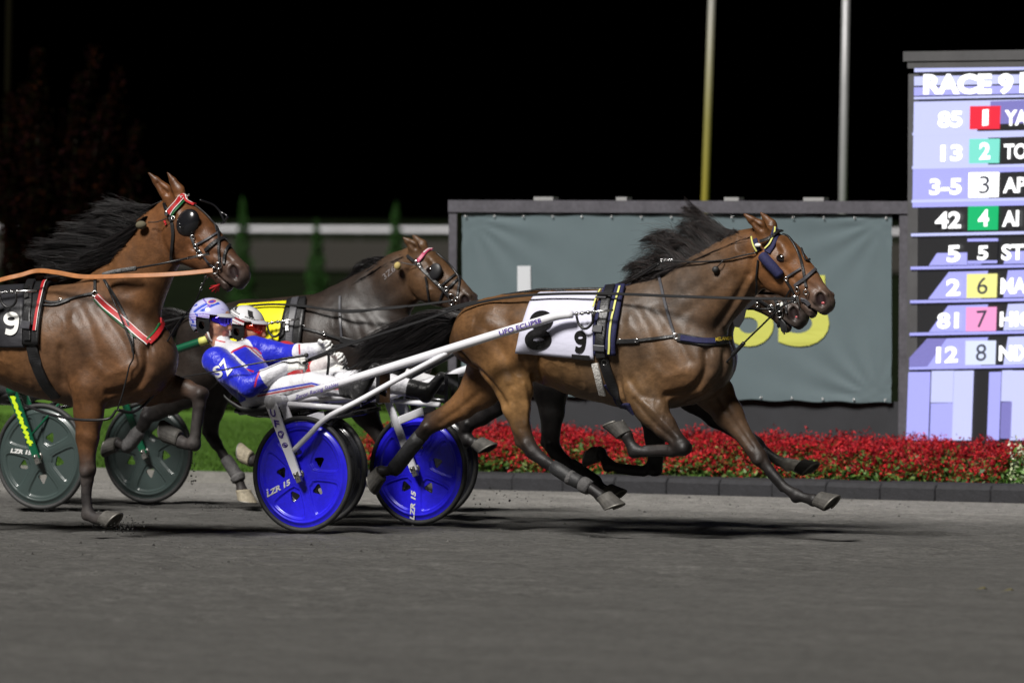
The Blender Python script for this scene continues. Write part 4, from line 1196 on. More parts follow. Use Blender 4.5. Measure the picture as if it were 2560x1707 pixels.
    def buckle(s, x, y, w=.022, h=.016, m=None, parent=None):
        p, n = s.hit(x, y); p = p + n * .014
        return s.t.geo("buckle", ring(p, n, w * .5, .0025, 8, 5), m or M_STEEL, True, parent)
    def lettering(s, body, quad, m, off=.012, bold=.02, parent=None, name="lettering", bvh=None):
        """quad: photo corners bottom-left, bottom-right, top-left; the letters are laid on the surface there"""
        V, F, asp = digit_geo(body) if body in ('6', '8', '9') else text_geo(body, bold, sub=True)
        a, b_, c = [np.array(q, float) for q in quad]
        out = []
        bv = bvh or s.bvh
        for p in V:
            q = a + (b_ - a) * p[0] + (c - a) * p[1]
            o, d = s.fr.ray(*q); r = bv.ray_cast(Vector(o), Vector(d))
            if r[0] is None:
                k = s.fr.L(q[0], q[1], 0); r = bv.find_nearest(Vector(k))
            nn = np.array(r[1]);
            if nn.dot(d) > 0: nn = -nn
            out.append(np.array(r[0]) + nn * off)
        return s.t.part(name, np.array(out), F, m, parent=parent)
    def patch(s, name, left, right, nx, ny, m, off=.012, mirror=True, thick=.008, parent=None, wob=0):
        """cloth laid on the body between two photo lines (top to bottom), mirrored to the far side"""
        A = spline(left, ny + 1); B = spline(right, ny + 1); G = np.zeros((ny + 1, nx + 1, 3)); NN = np.zeros_like(G)
        for j in range(ny + 1):
            for i in range(nx + 1):
                q = A[j] + (B[j] - A[j]) * i / nx
                p, n = s.hit(*q); G[j, i] = p; NN[j, i] = n
        for _ in range(3):
            G[1:-1] = (G[:-2] + 2 * G[1:-1] + G[2:]) / 4; G[:, 1:-1] = (G[:, :-2] + 2 * G[:, 1:-1] + G[:, 2:]) / 4
            NN[1:-1] = (NN[:-2] + NN[1:-1] + NN[2:]); NN[:, 1:-1] = NN[:, :-2] + NN[:, 1:-1] + NN[:, 2:]
            NN /= np.linalg.norm(NN, axis=2)[:, :, None]
        if wob:
            jj, ii = np.meshgrid(np.arange(ny + 1), np.arange(nx + 1), indexing='ij')
            G = G + NN * (wob * np.sin(ii * .8 + .5 * np.sin(jj * .4)) * (jj / ny))[:, :, None]
        G = G + NN * off
        def sheet(G, NN, flip):
            V = np.concatenate([(G + NN * thick).reshape(-1, 3), G.reshape(-1, 3)]); n1 = (nx + 1) * (ny + 1); F = []
            for j in range(ny):
                for i in range(nx):
                    q = (j * (nx + 1) + i, (j + 1) * (nx + 1) + i, (j + 1) * (nx + 1) + i + 1, j * (nx + 1) + i + 1)
                    F.append(q if not flip else q[::-1]); F.append(tuple(k + n1 for k in (q[::-1] if not flip else q)))
            bd = [(0, i) for i in range(nx)] + [(j, nx) for j in range(ny)] + [(ny, nx - i) for i in range(nx)] + [(ny - j, 0) for j in range(ny)]
            id_ = [a * (nx + 1) + b_ for a, b_ in bd]
            for k in range(len(id_)):
                p, q = id_[k], id_[(k + 1) % len(id_)]; F.append((p, q, q + n1, p + n1))
            return V, F
        g = sheet(G, NN, False)
        s.patch_bvh = BVHTree.FromPolygons([tuple(v) for v in g[0]], [tuple(f) for f in g[1]])
        if mirror:
            f = np.array([1, -1, 1]); g2 = sheet(G * f, NN * f, True); g = join(g, g2)
        return s.t.geo(name, g, m, True, parent)

fr = F8
torso8 = torso_from(fr, TORSO, C8)
def toe_dir(fr, x0, y0, x1, y1, v): return nrm(fr.L(x1, y1, v) - fr.L(x0, y0, v))
def hoofpx(fr, cx, cy, sx, sy, tx, ty, v, pale=False):
    c = fr.L(cx, cy, v); return (c, fr.L(sx, sy, v), toe_dir(fr, 0 + cx, cy, cx + tx, cy + ty, v), pale)
hoof8 = [hoofpx(fr, 1565, 1086, 1549, 1056, -30, -2, -.17), hoofpx(fr, 2040, 1250, 2066, 1268, 30, -12, .15), hoofpx(fr, 1505, 1240, 1521, 1269, 30, 2, -.17), hoofpx(fr, 951, 1178, 930, 1192, -12, 16, .16)]
ears8 = [(fr.L(1868, 541, -.10), -1), (fr.L(1906, 537, .05), 1)]
H8 = Horse(fr, "bay horse in white cloth numbered 8, leading in front of the billboard", C8, torso8, pxchain(fr, NECK8, C8), pxchain(fr, HEAD8, C8),
           [pxchain(fr, RF8, C8), pxchain(fr, LF8, C8), pxchain(fr, RH8, C8), pxchain(fr, LH8, C8)], hoof8, ears8, 8, sculpt_px=STROKES8)

def recol(chain, C, src):
    out = []
    for p in chain:
        key = next((k for k in ('dark', 'mid', 'muzzle', 'head', 'top', 'belly', 'body', 'leg') if np.allclose(p[3], src[k])), 'body')
        out.append((p[0], p[1], p[2], C[key]))
    return out

# horse 9
fr = F9
NECK9 = [(262, 812, 0, .27, .16, 'body'), (312, 742, 0, .225, .125, 'body'), (356, 668, 0, .18, .10, 'body'), (398, 600, 0, .155, .088, 'body'), (430, 555, 0, .125, .078, 'head')]
HEAD9 = [(438, 545, 0, .112, .076, 'head'), (474, 592, 0, .155, .094, 'head'), (511, 622, 0, .128, .082, 'head'), (543, 645, 0, .100, .068, 'head'), (586, 682, 0, .075, .051, 'muzzle'), (603, 692, 0, .050, .045, 'muzzle')]
RF9 = [(255, 885, -.13, .165, .085, 'body'), (222, 965, -.16, .125, .085, 'body'), (221, 1030, -.16, .088, .07, 'body'), (219, 1095, -.16, .070, .058, 'body'), (220, 1150, -.16, .054, .047, 'mid'), (220, 1172, -.16, .050, .044, 'dark'),
       (218, 1200, -.16, .041, .036, 'dark'), (216, 1250, -.16, .036, .031, 'dark'), (219, 1284, -.16, .041, .035, 'dark'), (237, 1296, -.16, .034, .032, 'dark'), (256, 1299, -.16, .040, .038, 'dark')]
LF9 = [(350, 905, .10, .15, .085, 'body'), (372, 965, .13, .11, .08, 'body'), (420, 968, .15, .084, .066, 'leg'), (468, 972, .15, .062, .052, 'mid'), (497, 986, .15, .052, .046, 'dark'),
       (498, 1012, .15, .040, .035, 'dark'), (490, 1085, .15, .033, .029, 'dark'), (484, 1108, .15, .041, .036, 'dark'), (466, 1110, .15, .034, .032, 'dark'), (452, 1104, .15, .040, .038, 'dark')]
hind9 = [[(p[0] - np.array([.09 * max(0, i - 1), 0, -.012 * max(0, i - 4)]), p[1], p[2], p[3]) for i, p in enumerate(recol(l, C9, C8))] for l in (H8.legs[2], H8.legs[3])]
hoof9 = [hoofpx(fr, 254, 1297, 274, 1312, 30, 8, -.16), hoofpx(fr, 450, 1102, 415, 1096, -10, -26, .15), (hind9[0][-1][0], hind9[0][-1][0] + (.02, 0, -.07), np.array([1., 0, 0]), False), (hind9[1][-1][0], hind9[1][-1][0] + (-.05, 0, -.04), np.array([-.4, 0, -1.]), False)]
ears9 = [(fr.L(379, 440, -.10), -1), (fr.L(424, 440, .04), 1)]
H9 = Horse(fr, "bay horse in black cloth numbered 9 with red trimmed harness, head held high", C9, recol(torso8, C9, C8), pxchain(fr, NECK9, C9), pxchain(fr, HEAD9, C9),
           [pxchain(fr, RF9, C9), pxchain(fr, LF9, C9)] + hind9, hoof9, ears9, 9, dusty=1.0)

# horse 6
fr = F6
NECK6 = [(818, 858, 0, .275, .165, 'body'), (880, 800, 0, .225, .122, 'body'), (940, 750, 0, .185, .10, 'body'), (1000, 700, 0, .16, .088, 'body'), (1036, 668, 0, .122, .078, 'head')]
HEAD6 = [(1044, 662, 0, .112, .076, 'head'), (1076, 697, 0, .152, .094, 'head'), (1104, 716, 0, .124, .082, 'head'), (1129, 730, 0, .098, .068, 'head'), (1162, 755, 0, .073, .051, 'muzzle'), (1176, 762, 0, .048, .045, 'muzzle')]
RF6 = [(748, 905, -.13, .16, .085, 'body'), (720, 985, -.16, .125, .085, 'body'), (735, 1035, -.17, .09, .07, 'body'), (745, 1075, -.17, .065, .055, 'mid'), (755, 1108, -.17, .05, .045, 'dark'), (752, 1120, -.17, .049, .043, 'dark'),
       (725, 1140, -.17, .036, .033, 'dark'), (668, 1150, -.17, .031, .027, 'dark'), (650, 1148, -.17, .041, .035, 'dark'), (638, 1150, -.17, .033, .031, 'dark'), (630, 1152, -.17, .040, .038, 'dark')]
LF6 = [(840, 925, .10, .15, .085, 'body'), (880, 985, .14, .115, .08, 'body'), (915, 1035, .15, .082, .065, 'leg'), (950, 1090, .15, .054, .047, 'mid'), (975, 1120, .15, .05, .044, 'dark'),
       (995, 1145, .15, .036, .032, 'dark'), (1025, 1180, .15, .031, .027, 'dark'), (1045, 1198, .15, .04, .034, 'dark'), (1062, 1205, .15, .033, .031, 'dark'), (1075, 1210, .15, .04, .038, 'dark')]
RH6 = [(505, 850, -.10, .18, .12, 'body'), (498, 910, -.15, .165, .10, 'body'), (470, 970, -.17, .12, .085, 'body'), (430, 1005, -.17, .09, .07, 'mid'), (392, 1030, -.17, .066, .054, 'dark'), (368, 1042, -.17, .058, .046, 'dark'), (360, 1060, -.17, .048, .042, 'dark'),
       (346, 1080, -.17, .037, .033, 'dark'), (326, 1108, -.17, .035, .031, 'dark'), (315, 1116, -.17, .041, .035, 'dark'), (303, 1112, -.17, .034, .032, 'dark'), (296, 1108, -.17, .040, .038, 'dark')]
LH6 = [(520, 850, .10, .18, .12, 'body'), (532, 915, .13, .165, .10, 'body'), (536, 975, .15, .115, .08, 'body'), (532, 1025, .15, .085, .066, 'mid'), (527, 1062, .15, .064, .052, 'dark'), (530, 1090, .15, .057, .046, 'dark'), (540, 1108, .15, .048, .042, 'dark'),
       (556, 1132, .15, .037, .033, 'dark'), (582, 1172, .15, .034, .030, 'dark'), (594, 1192, .15, .042, .036, 'dark'), (601, 1210, .15, .034, .032, 'dark'), (604, 1224, .15, .040, .038, 'dark')]
hoof6 = [hoofpx(fr, 628, 1152, 606, 1148, -10, -20, -.17, True), hoofpx(fr, 1075, 1210, 1095, 1225, 30, -5, .15), hoofpx(fr, 294, 1106, 272, 1104, -8, 20, -.17), hoofpx(fr, 604, 1224, 606, 1249, 30, 4, .15, True)]
ears6 = [(fr.L(1012, 597, -.09), -1), (fr.L(1035, 592, .05), 1)]
H6 = Horse(fr, "dark brown horse in yellow cloth running beyond the two helmeted drivers", C6, [(p[0] - (0, 0, .085 - .006 * i), p[1], p[2], p[3]) for i, p in enumerate(recol(torso8, C6, C8))], pxchain(fr, NECK6, C6), pxchain(fr, HEAD6, C6),
           [pxchain(fr, RF6, C6), pxchain(fr, LF6, C6), pxchain(fr, RH6, C6), pxchain(fr, LH6, C6)], hoof6, ears6, 6, h=.0095, dusty=.6)

# the horse hidden behind the leader
fr = F2
NECK2 = [(1690, 828, 0, .27, .16, 'body'), (1745, 785, 0, .215, .12, 'body'), (1785, 735, 0, .18, .10, 'body'), (1820, 698, 0, .15, .088, 'body'), (1842, 676, 0, .12, .078, 'head')]
HEAD2 = [(1850, 668, 0, .108, .076, 'head'), (1890, 702, 0, .140, .094, 'head'), (1922, 732, 0, .112, .082, 'head'), (1948, 754, 0, .090, .068, 'head'), (1984, 786, 0, .074, .052, 'muzzle'), (2000, 798, 0, .050, .046, 'muzzle')]
RF2 = [(1640, 895, -.13, .15, .085, 'body'), (1625, 975, -.16, .115, .085, 'body'), (1632, 1030, -.17, .088, .07, 'dark'), (1638, 1090, -.17, .066, .056, 'dark'), (1640, 1145, -.17, .052, .045, 'dark'), (1636, 1168, -.17, .049, .043, 'dark'),
       (1612, 1176, -.17, .036, .033, 'dark'), (1545, 1168, -.17, .031, .027, 'dark'), (1522, 1162, -.17, .041, .035, 'dark'), (1510, 1145, -.17, .033, .031, 'dark'), (1502, 1132, -.17, .040, .038, 'dark')]
LF2 = [(1715, 925, .10, .15, .085, 'body'), (1735, 985, .14, .11, .08, 'dark'), (1790, 1035, .15, .075, .062, 'dark'), (1855, 1085, .15, .052, .046, 'dark'), (1890, 1112, .15, .047, .042, 'dark'),
       (1915, 1130, .15, .035, .031, 'dark'), (1952, 1153, .15, .030, .026, 'dark'), (1970, 1160, .15, .038, .033, 'dark'), (1984, 1162, .15, .033, .031, 'dark'), (1994, 1166, .15, .040, .038, 'dark')]
RH2 = [(1290, 850, -.10, .18, .12, 'body'), (1350, 905, -.15, .16, .10, 'dark'), (1375, 965, -.17, .115, .082, 'dark'), (1380, 1030, -.17, .088, .066, 'dark'), (1378, 1080, -.17, .066, .054, 'dark'), (1380, 1112, -.17, .057, .045, 'dark'), (1390, 1130, -.17, .048, .042, 'dark'),
       (1415, 1152, -.17, .037, .033, 'dark'), (1468, 1192, -.17, .034, .030, 'dark'), (1490, 1207, -.17, .042, .036, 'dark'), (1503, 1218, -.17, .034, .032, 'dark'), (1512, 1226, -.17, .040, .038, 'dark')]
LH2 = [(1290, 850, .10, .18, .12, 'body'), (1290, 905, .14, .16, .10, 'dark'), (1265, 965, .16, .12, .085, 'dark'), (1235, 1010, .16, .088, .066, 'dark'), (1205, 1040, .16, .066, .054, 'dark'), (1172, 1058, .16, .057, .045, 'dark'), (1165, 1070, .16, .048, .042, 'dark'),
       (1158, 1080, .16, .037, .033, 'dark'), (1160, 1092, .16, .034, .030, 'dark'), (1168, 1098, .16, .042, .036, 'dark'), (1180, 1104, .16, .034, .032, 'dark'), (1188, 1108, .16, .040, .038, 'dark')]
hoof2 = [hoofpx(fr, 1500, 1130, 1478, 1126, -8, 22, -.17), hoofpx(fr, 1996, 1166, 2014, 1182, 30, 4, .15), hoofpx(fr, 1512, 1226, 1530, 1246, 30, 4, -.17), hoofpx(fr, 1190, 1108, 1206, 1128, 30, 6, .16)]
def white_pastern(b, s, C):
    l = s.legs[1]; b.seg(l[8][0], l[9][0], (.036, .034), (.043, .041), (.55, .52, .46), .01, w=9.)
ears2 = [(fr.L(1815, 612, -.09), -1), (fr.L(1840, 605, .05), 1)]
H2 = Horse(fr, "dark horse almost hidden behind the leader, its muzzle below the leader's chin", C2, recol(torso8, C2, C8), pxchain(fr, NECK2, C2), pxchain(fr, HEAD2, C2),
           [pxchain(fr, RF2, C2), pxchain(fr, LF2, C2), pxchain(fr, RH2, C2), pxchain(fr, LH2, C2)], hoof2, ears2, 2, h=.0095, extra=white_pastern)
# ================================================================== HAIR AND HARNESS
M_REIN = mat("dull_black_rein", (.010, .010, .011), .7, spec=.25)
BLACKS = [(.006, .0055, .006), (.010, .0085, .009), (.014, .011, .011), (.0045, .004, .0045)]
MANE8C = [(.009, .0075, .008), (.016, .012, .012), (.032, .019, .016), (.007, .006, .006)]
def px_guides(fr, gs, v=0.0, vt=None):
    return [[fr.L(x, y, v + (0 if vt is None else (vt - v) * i / (len(g) - 1))) for i, (x, y) in enumerate(g)] for g in gs]
def mane(H, gs, n, seed, cols, jit=.022, wave=.012, r0=.0016, r1=.0005, segs=9, v=-.01, locks=None):
    V, F, c = hair_mesh(px_guides(H.fr, gs, v), n, r0, r1, jit, wave, seed, cols, segs, locks=locks)
    H.t.part("mane", V, F, M_HAIR, False, c)
def tail(H, gs, n, seed, cols, v0=0, v1=-.02, local=None):
    G = local or px_guides(H.fr, gs, v0, v1)
    V, F, c = hair_mesh(G, n, .0015, .0005, .020, .018, seed, cols, 14, .035)
    H.t.part("tail", V, F, M_HAIR, False, c)
    return G
MANE8 = [[(1888, 588), (1868, 588), (1848, 593), (1832, 602)], [(1862, 596), (1830, 585), (1798, 588), (1770, 605)], [(1835, 606), (1795, 570), (1755, 540), (1718, 528)], [(1815, 614), (1772, 568), (1738, 530), (1700, 540)],
         [(1790, 624), (1752, 590), (1728, 560), (1712, 545)], [(1765, 638), (1735, 612), (1705, 590), (1672, 598)], [(1745, 648), (1708, 612), (1672, 570), (1622, 556)], [(1722, 660), (1680, 622), (1640, 600), (1598, 605)],
         [(1695, 674), (1655, 640), (1615, 640), (1578, 655)], [(1668, 686), (1632, 662), (1602, 662), (1572, 675)], [(1640, 697), (1610, 684), (1590, 684), (1566, 692)], [(1610, 708), (1595, 702), (1580, 702), (1562, 708)]]
mane(H8, MANE8, 4600, 81, MANE8C, .021, .030, .0011, .0004, 14, locks=46)
mane(H8, [[(1890, 590), (1845, 612), (1800, 632), (1760, 652)], [(1850, 604), (1800, 628), (1745, 652), (1700, 672)], [(1790, 630), (1735, 655), (1690, 676), (1650, 690)], [(1720, 665), (1670, 684), (1625, 700), (1590, 712)]], 3200, 82, MANE8C, .014, .010, .0012, .0005, v=-.035)
TAIL8 = [[(1152, 792), (1095, 776), (1025, 796), (955, 832), (905, 868)], [(1150, 798), (1085, 794), (1010, 828), (940, 872), (896, 905)], [(1150, 806), (1090, 818), (1020, 860), (950, 902), (900, 930)], [(1152, 815), (1105, 842), (1045, 880), (985, 906), (930, 920)], [(1155, 825), (1120, 855), (1085, 882), (1040, 900), (1000, 910)]]
T8 = tail(H8, TAIL8, 8000, 83, BLACKS, 0, -.06)
for H, sd in ((H6, 63), (H2, 23), (H9, 93)): tail(H, None, 700, sd, BLACKS, local=T8)
MANE9 = [[(402, 506), (385, 520), (365, 530), (345, 540)], [(385, 520), (345, 515), (310, 508), (270, 500)], [(368, 544), (320, 528), (275, 515), (235, 520)], [(350, 572), (295, 552), (240, 540), (190, 550)], [(335, 594), (275, 575), (220, 575), (172, 582)],
         [(318, 618), (255, 600), (190, 600), (120, 612)], [(300, 640), (230, 625), (155, 620), (75, 622)], [(280, 660), (205, 648), (135, 640), (78, 640)], [(258, 678), (195, 675), (140, 668), (100, 664)], [(235, 692), (190, 694), (150, 690), (120, 688)]]
mane(H9, MANE9, 4200, 91, BLACKS, .021, .026, .0011, .0004, 14, locks=48)
mane(H9, [[(372, 540), (330, 565), (290, 590), (255, 610)], [(345, 580), (300, 602), (255, 625), (215, 640)], [(315, 622), (270, 640), (225, 655), (180, 662)], [(280, 660), (235, 672), (190, 680), (150, 685)]], 3200, 92, BLACKS, .016, .010, .0012, .0005, v=-.06)
MANE6 = [[(1020, 634), (995, 642), (975, 650), (955, 658)], [(985, 648), (955, 642), (930, 648), (905, 660)], [(955, 662), (920, 652), (895, 662), (880, 690)], [(925, 682), (898, 672), (880, 688), (868, 708)], [(895, 704), (870, 705), (850, 718), (835, 732)], [(865, 724), (845, 730), (825, 740), (808, 748)]]
mane(H6, MANE6, 1800, 61, BLACKS, .016, .010)
mane(H6, [[(1015, 640), (985, 660), (955, 680), (930, 698)], [(960, 665), (925, 690), (895, 712), (870, 730)], [(905, 700), (875, 722), (850, 738), (825, 750)]], 500, 62, BLACKS, .014, .008, v=-.05)
mane(H2, [[(1838, 668), (1815, 672), (1795, 682), (1775, 694)], [(1800, 690), (1775, 695), (1755, 706), (1735, 718)], [(1760, 722), (1735, 728), (1710, 738), (1690, 748)]], 300, 21, BLACKS)

# ------------------------------------------------ horse 8: navy and yellow set
h = H8
M_CLOTHW = mat("white_number_cloth", (.56, .56, .68), .7, noise=(3, .05), bump=(7, .22, 3, (1, 1, 2), .02))
cloth = h.patch("number_cloth", [(1352, 737), (1330, 752), (1312, 800), (1300, 845), (1293, 881)], [(1496, 734), (1492, 755), (1487, 800), (1486, 850), (1487, 898)], 22, 20, M_CLOTHW, .016, True, .004, wob=.0)
cb8 = h.patch_bvh
M_VINYL = mat("black_vinyl_print", (.012, .012, .012), .18, spec=.6, noise=(20, .3), bump=(14, .5, 3)); M_VINYLG = mat("grey_vinyl_print", (.16, .16, .17), .15, spec=.7, bump=(14, .5, 3))
h.lettering("8", [(1309, 872), (1375, 877), (1326, 775)], M_VINYL, .008, -.008, cloth, "number", cb8)
h.lettering("9", [(1434, 880), (1464, 882), (1438, 826)], M_VINYL, .008, .0, cloth, "number", cb8)
h.strap("cloth_label", [(1433, 889), (1478, 893)], .028, M_LEATHER, .003, .024)
pad = h.patch("saddle_pad", [(1516, 724), (1503, 748), (1492, 800), (1487, 845), (1488, 888)], [(1566, 720), (1560, 742), (1549, 800), (1542, 850), (1537, 888)], 8, 18, M_NAVY, .012, True, .02)
h.strap("yellow_piping", [(1553, 728), (1541, 770), (1530, 820), (1524, 884)], .012, M_YTRIM, .004, .034, parent=pad)
h.strap("yellow_piping", [(1505, 736), (1497, 752), (1489, 776)], .010, M_YTRIM, .004, .036, parent=pad)
gi = h.strap("surcingle", [(1530, 728), (1519, 760), (1512, 800), (1505, 850), (1507, 892)], .058, M_LEATHER, .012, .036)
h.strap("surcingle_loop", [(1502, 752), (1524, 754)], .045, M_GREYLEATHER, .008, .05, parent=gi); h.strap("surcingle_loop", [(1490, 826), (1512, 828)], .04, M_GREYLEATHER, .008, .05, parent=gi)
h.strap("surcingle_loop", [(1492, 868), (1516, 870)], .035, M_GREYLEATHER, .008, .05, parent=gi)
h.buckle(1505, 765, .035, parent=gi); h.buckle(1498, 845, .03, parent=gi); h.buckle(1513, 905, .035, parent=gi)
h.strap("girth", [(1509, 896), (1517, 925), (1530, 960), (1545, 992), (1562, 1016)], .062, M_LEATHER, .014, .006)
h.strap("girth_pad", [(1525, 958), (1542, 990), (1560, 1016), (1580, 1022)], .075, M_NAVY, .010, .003)
M_FLEECE = mat("worn_white_fleece", (.6, .58, .55), .95, noise=(50, .35), bump=(90, .8, 5))
h.strap("fleece_cover", [(1487, 908), (1494, 935), (1500, 960), (1507, 986)], [.03, .04, .05, .052][0] + .014, M_FLEECE, .012, .002)
br = h.strap("breast_strap", [(1520, 856), (1560, 856), (1600, 851), (1650, 845), (1690, 841)], .018, M_LEATHER, .007, .006)
h.strap("buckle_strap", [(1545, 854), (1598, 852)], .026, M_LEATHER, .008, .01, parent=br)
h.buckle(1551, 853, .026, parent=br); h.buckle(1594, 852, .024, parent=br); h.ringat(1690, 841, .016, .0035, parent=br)
bc = h.strap("breast_collar", [(1695, 843), (1730, 850), (1765, 856), (1800, 853), (1822, 845)], .050, M_LEATHER, .014, .004)
h.strap("collar_pad", [(1705, 845), (1740, 852), (1785, 855)], .034, M_NAVY, .014, .012, parent=bc)
h.lettering("MELANDER", [(1784, 858), (1824, 851), (1784, 847)], mat("gold_thread", (.45, .33, .03), .5), .030, .01, bc)
h.strap("neck_strap", [(1648, 688), (1655, 720), (1668, 775), (1685, 832)], .017, M_GREYLEATHER, .006, .006)
h.cord("check_rein", [(1510, 725, -.05), (1560, 706, -.06), (1610, 678, -.09), (1655, 655, -.10), (1740, 655, -.11), (1808, 650, -.11), (1850, 640, -.11), (1890, 632, -.10)], .0045, M_LEATHER)
h.cord("overcheck", [(1512, 722, .0), (1600, 690, -.03), (1690, 668, -.06), (1770, 640, -.06), (1850, 598, -.06), (1890, 582, -.04), (1945, 575, 0)], .006, M_LEATHER)
h.cord("overcheck_strap", [(1548, 716, -.02), (1600, 690, -.05), (1648, 660, -.08)], .008, M_LEATHER)
for x in (1655, 1664, 1673, 1680): h.t.geo("chain_link", ring(fr8 if False else h.fr.L(x, 651, -.1), (.3, -1, .2), .008, .0025, 10, 5), M_STEEL, True)
h.cord("earplug_cord", [(1808, 650, -.12), (1800, 660, -.13), (1792, 668, -.13)], .003, M_LEATHER)
h.t.geo("earplug_ball", ellipsoid(h.fr.L(1789, 674, -.125), .021, .021, .021), M_RUBBER, True)
# bridle
bd = h.strap("crown_piece", [(1886, 600), (1890, 612), (1897, 628)], .040, M_NAVY, .012, .004)
h.strap("ear_hood", [(1940, 574), (1936, 590), (1930, 610), (1918, 630)], .046, M_NAVY, .010, .004, parent=bd)
h.strap("yellow_piping", [(1934, 574), (1932, 592), (1926, 612), (1916, 626)], .009, M_YTRIM, .004, .018, parent=bd)
h.strap("yellow_piping", [(1883, 594), (1886, 612), (1894, 626)], .009, M_YTRIM, .004, .018, parent=bd)
h.strap("browband", [(1904, 604), (1922, 598), (1940, 588), (1958, 577)], .018, M_LEATHER, .008, .02, parent=bd)
h.blob("conway_plate", 1898, 612, .016, mat("cream_plate", (.75, .75, .68), .3), .012, (1.3, .5, .7), bd)
p0, n0 = h.hit(1910, 640); p1, n1 = h.hit(1952, 688)
q0 = p0 + n0 * .02; q1 = p1 + n1 * .02
ax_ = nrm(q1 - q0)
h.t.geo("cheek_roll", tube([q0 - ax_ * .012, q0 - ax_ * .006, q0 + ax_ * .004, (q0 + q1) / 2, q1 - ax_ * .004, q1 + ax_ * .006, q1 + ax_ * .012], [.018, .027, .031, .032, .031, .027, .018], 14), M_NAVY, True, bd)
h.strap("throat_latch", [(1897, 650), (1893, 690), (1889, 732)], .012, M_LEATHER, .005, .006, parent=bd)
h.strap("face_strap", [(1958, 580), (1980, 606), (1996, 636), (2006, 668), (2012, 698), (2015, 718)], .016, M_LEATHER, .006, .005, parent=bd)
h.strap("face_strap", [(2001, 622), (2012, 652), (2022, 650)], .012, M_LEATHER, .006, .006, parent=bd)
h.strap("nose_band", [(1988, 714), (2003, 703), (2020, 690), (2037, 674)], .019, M_GREYLEATHER, .007, .006, parent=bd)
h.strap("cross_strap", [(1968, 693), (1984, 682), (2002, 672)], .012, M_GREYLEATHER, .006, .006, parent=bd)
h.strap("cheek_piece", [(1964, 698), (1975, 714), (1987, 734)], .014, M_LEATHER, .006, .008, parent=bd)
h.strap("chin_strap", [(1978, 722), (1970, 732), (1966, 742)], .010, M_LEATHER, .005, .006, parent=bd)
h.ringat(1989, 746, .021, .0042, parent=bd, name="bit_ring"); h.ringat(1989, 746, .014, .003, parent=bd, name="bit_ring"); h.ringat(2016, 729, .014, .003, parent=bd); h.ringat(1967, 697, .010, .003, parent=bd); h.ringat(1995, 722, .013, .003, parent=bd)
p, n = h.hit(1998, 738); q, n2 = h.hit(2001, 772)
h.t.geo("bit_cheek", tube([p + n * .02, q + n * .022], [.005, .006], 8), M_STEEL, True, bd)
h.strap("tongue_tie", [(2003, 748), (2016, 752), (2024, 764)], .022, M_GREYLEATHER, .01, .002, parent=bd)
h.cord("martingale", [(1755, 985, .0), (1790, 935, -.02), (1825, 895, -.04), (1862, 855, -.05), (1900, 818, -.06), (1950, 770, -.07), (1984, 752, -.07)], .006, M_LEATHER)
h.cord("martingale_pad", [(1830, 888, -.04), (1845, 873, -.045), (1860, 857, -.05)], .013, M_LEATHER)
# boots on the hind legs
def boot(H, leg, i0, f0, i1, f1, m, grow=.009, name="shin_boot", n=7):
    L_ = H.legs[leg]; P = []; R = []
    for t in np.linspace(0, 1, n):
        s_ = i0 + f0 + (i1 + f1 - i0 - f0) * t; i = min(int(s_), len(L_) - 2); f = s_ - i
        P.append(L_[i][0] * (1 - f) + L_[i + 1][0] * f); R.append(max(L_[i][1] * (1 - f) + L_[i + 1][1] * f, .036) + grow)
    R = np.array(R); R[0] -= grow * .6; R[-1] -= grow * .6
    return H.t.geo(name, tube(P, R, 14, True, .92), m, True)
M_BOOT = mat("black_neoprene_boot", (.016, .016, .017), .6, noise=(20, .4), bump=(60, .3)); M_BOOTG = mat("grey_leg_boot", (.075, .072, .072), .75, noise=(14, .35), noise2=(50, .25), bump=(70, .5))
boot(H8, 3, 6, .1, 9, .3, M_BOOT, .012); b_ = boot(H8, 2, 7, .3, 9, -.2, M_BOOT, .007); boot(H8, 2, 7, .9, 8, .2, M_BOOTG, .010, "boot_strap", 4); boot(H8, 2, 8, .7, 9, .55, M_BOOTG, .010, "ankle_boot")
boot(H2, 2, 7, .2, 9, .2, M_BOOT, .010)
boot(H6, 2, 7, -.3, 9, .3, M_BOOTG, .013); boot(H6, 3, 7, .3, 8, .9, M_BOOTG, .006); boot(H6, 3, 8, .7, 9, .6, M_BOOTG, .012, "ankle_boot")

# ------------------------------------------------ horse 9: black cloth, red and green trim
h = H9
M_CLOTHK = mat("black_number_cloth", (.018, .018, .022), .5, noise=(6, .3), bump=(8, .3, 3, (1, 1, 2), .02))
cloth9 = h.patch("number_cloth", [(-85, 700), (-100, 735), (-110, 790), (-115, 835), (-118, 868)], [(62, 702), (62, 735), (62, 790), (64, 840), (66, 868)], 20, 20, M_CLOTHK, .014, True, .004)
h.lettering("9", [(9, 838), (48, 838), (11, 781)], M_WTRIM, .008, .045, cloth9, "number", h.patch_bvh)
pad9 = h.patch("saddle_pad", [(75, 700), (66, 740), (62, 800), (62, 862)], [(128, 694), (118, 735), (105, 800), (100, 862)], 8, 16, M_LEATHER, .012, True, .018)
h.strap("red_piping", [(113, 709), (108, 740), (99, 785), (93, 828)], .020, M_RED, .005, .032, parent=pad9)
h.strap("white_piping", [(117, 709), (112, 740), (103, 785), (97, 828)], .004, M_WTRIM, .005, .033, parent=pad9)
gi9 = h.strap("surcingle", [(80, 700), (76, 740), (76, 800), (78, 850)], .05, M_LEATHER, .012, .034)
h.strap("steel_plate", [(74, 733), (74, 758)], .030, M_STEEL, .006, .05, parent=gi9); h.buckle(76, 792, .04, parent=gi9); h.buckle(78, 845, .04, parent=gi9)
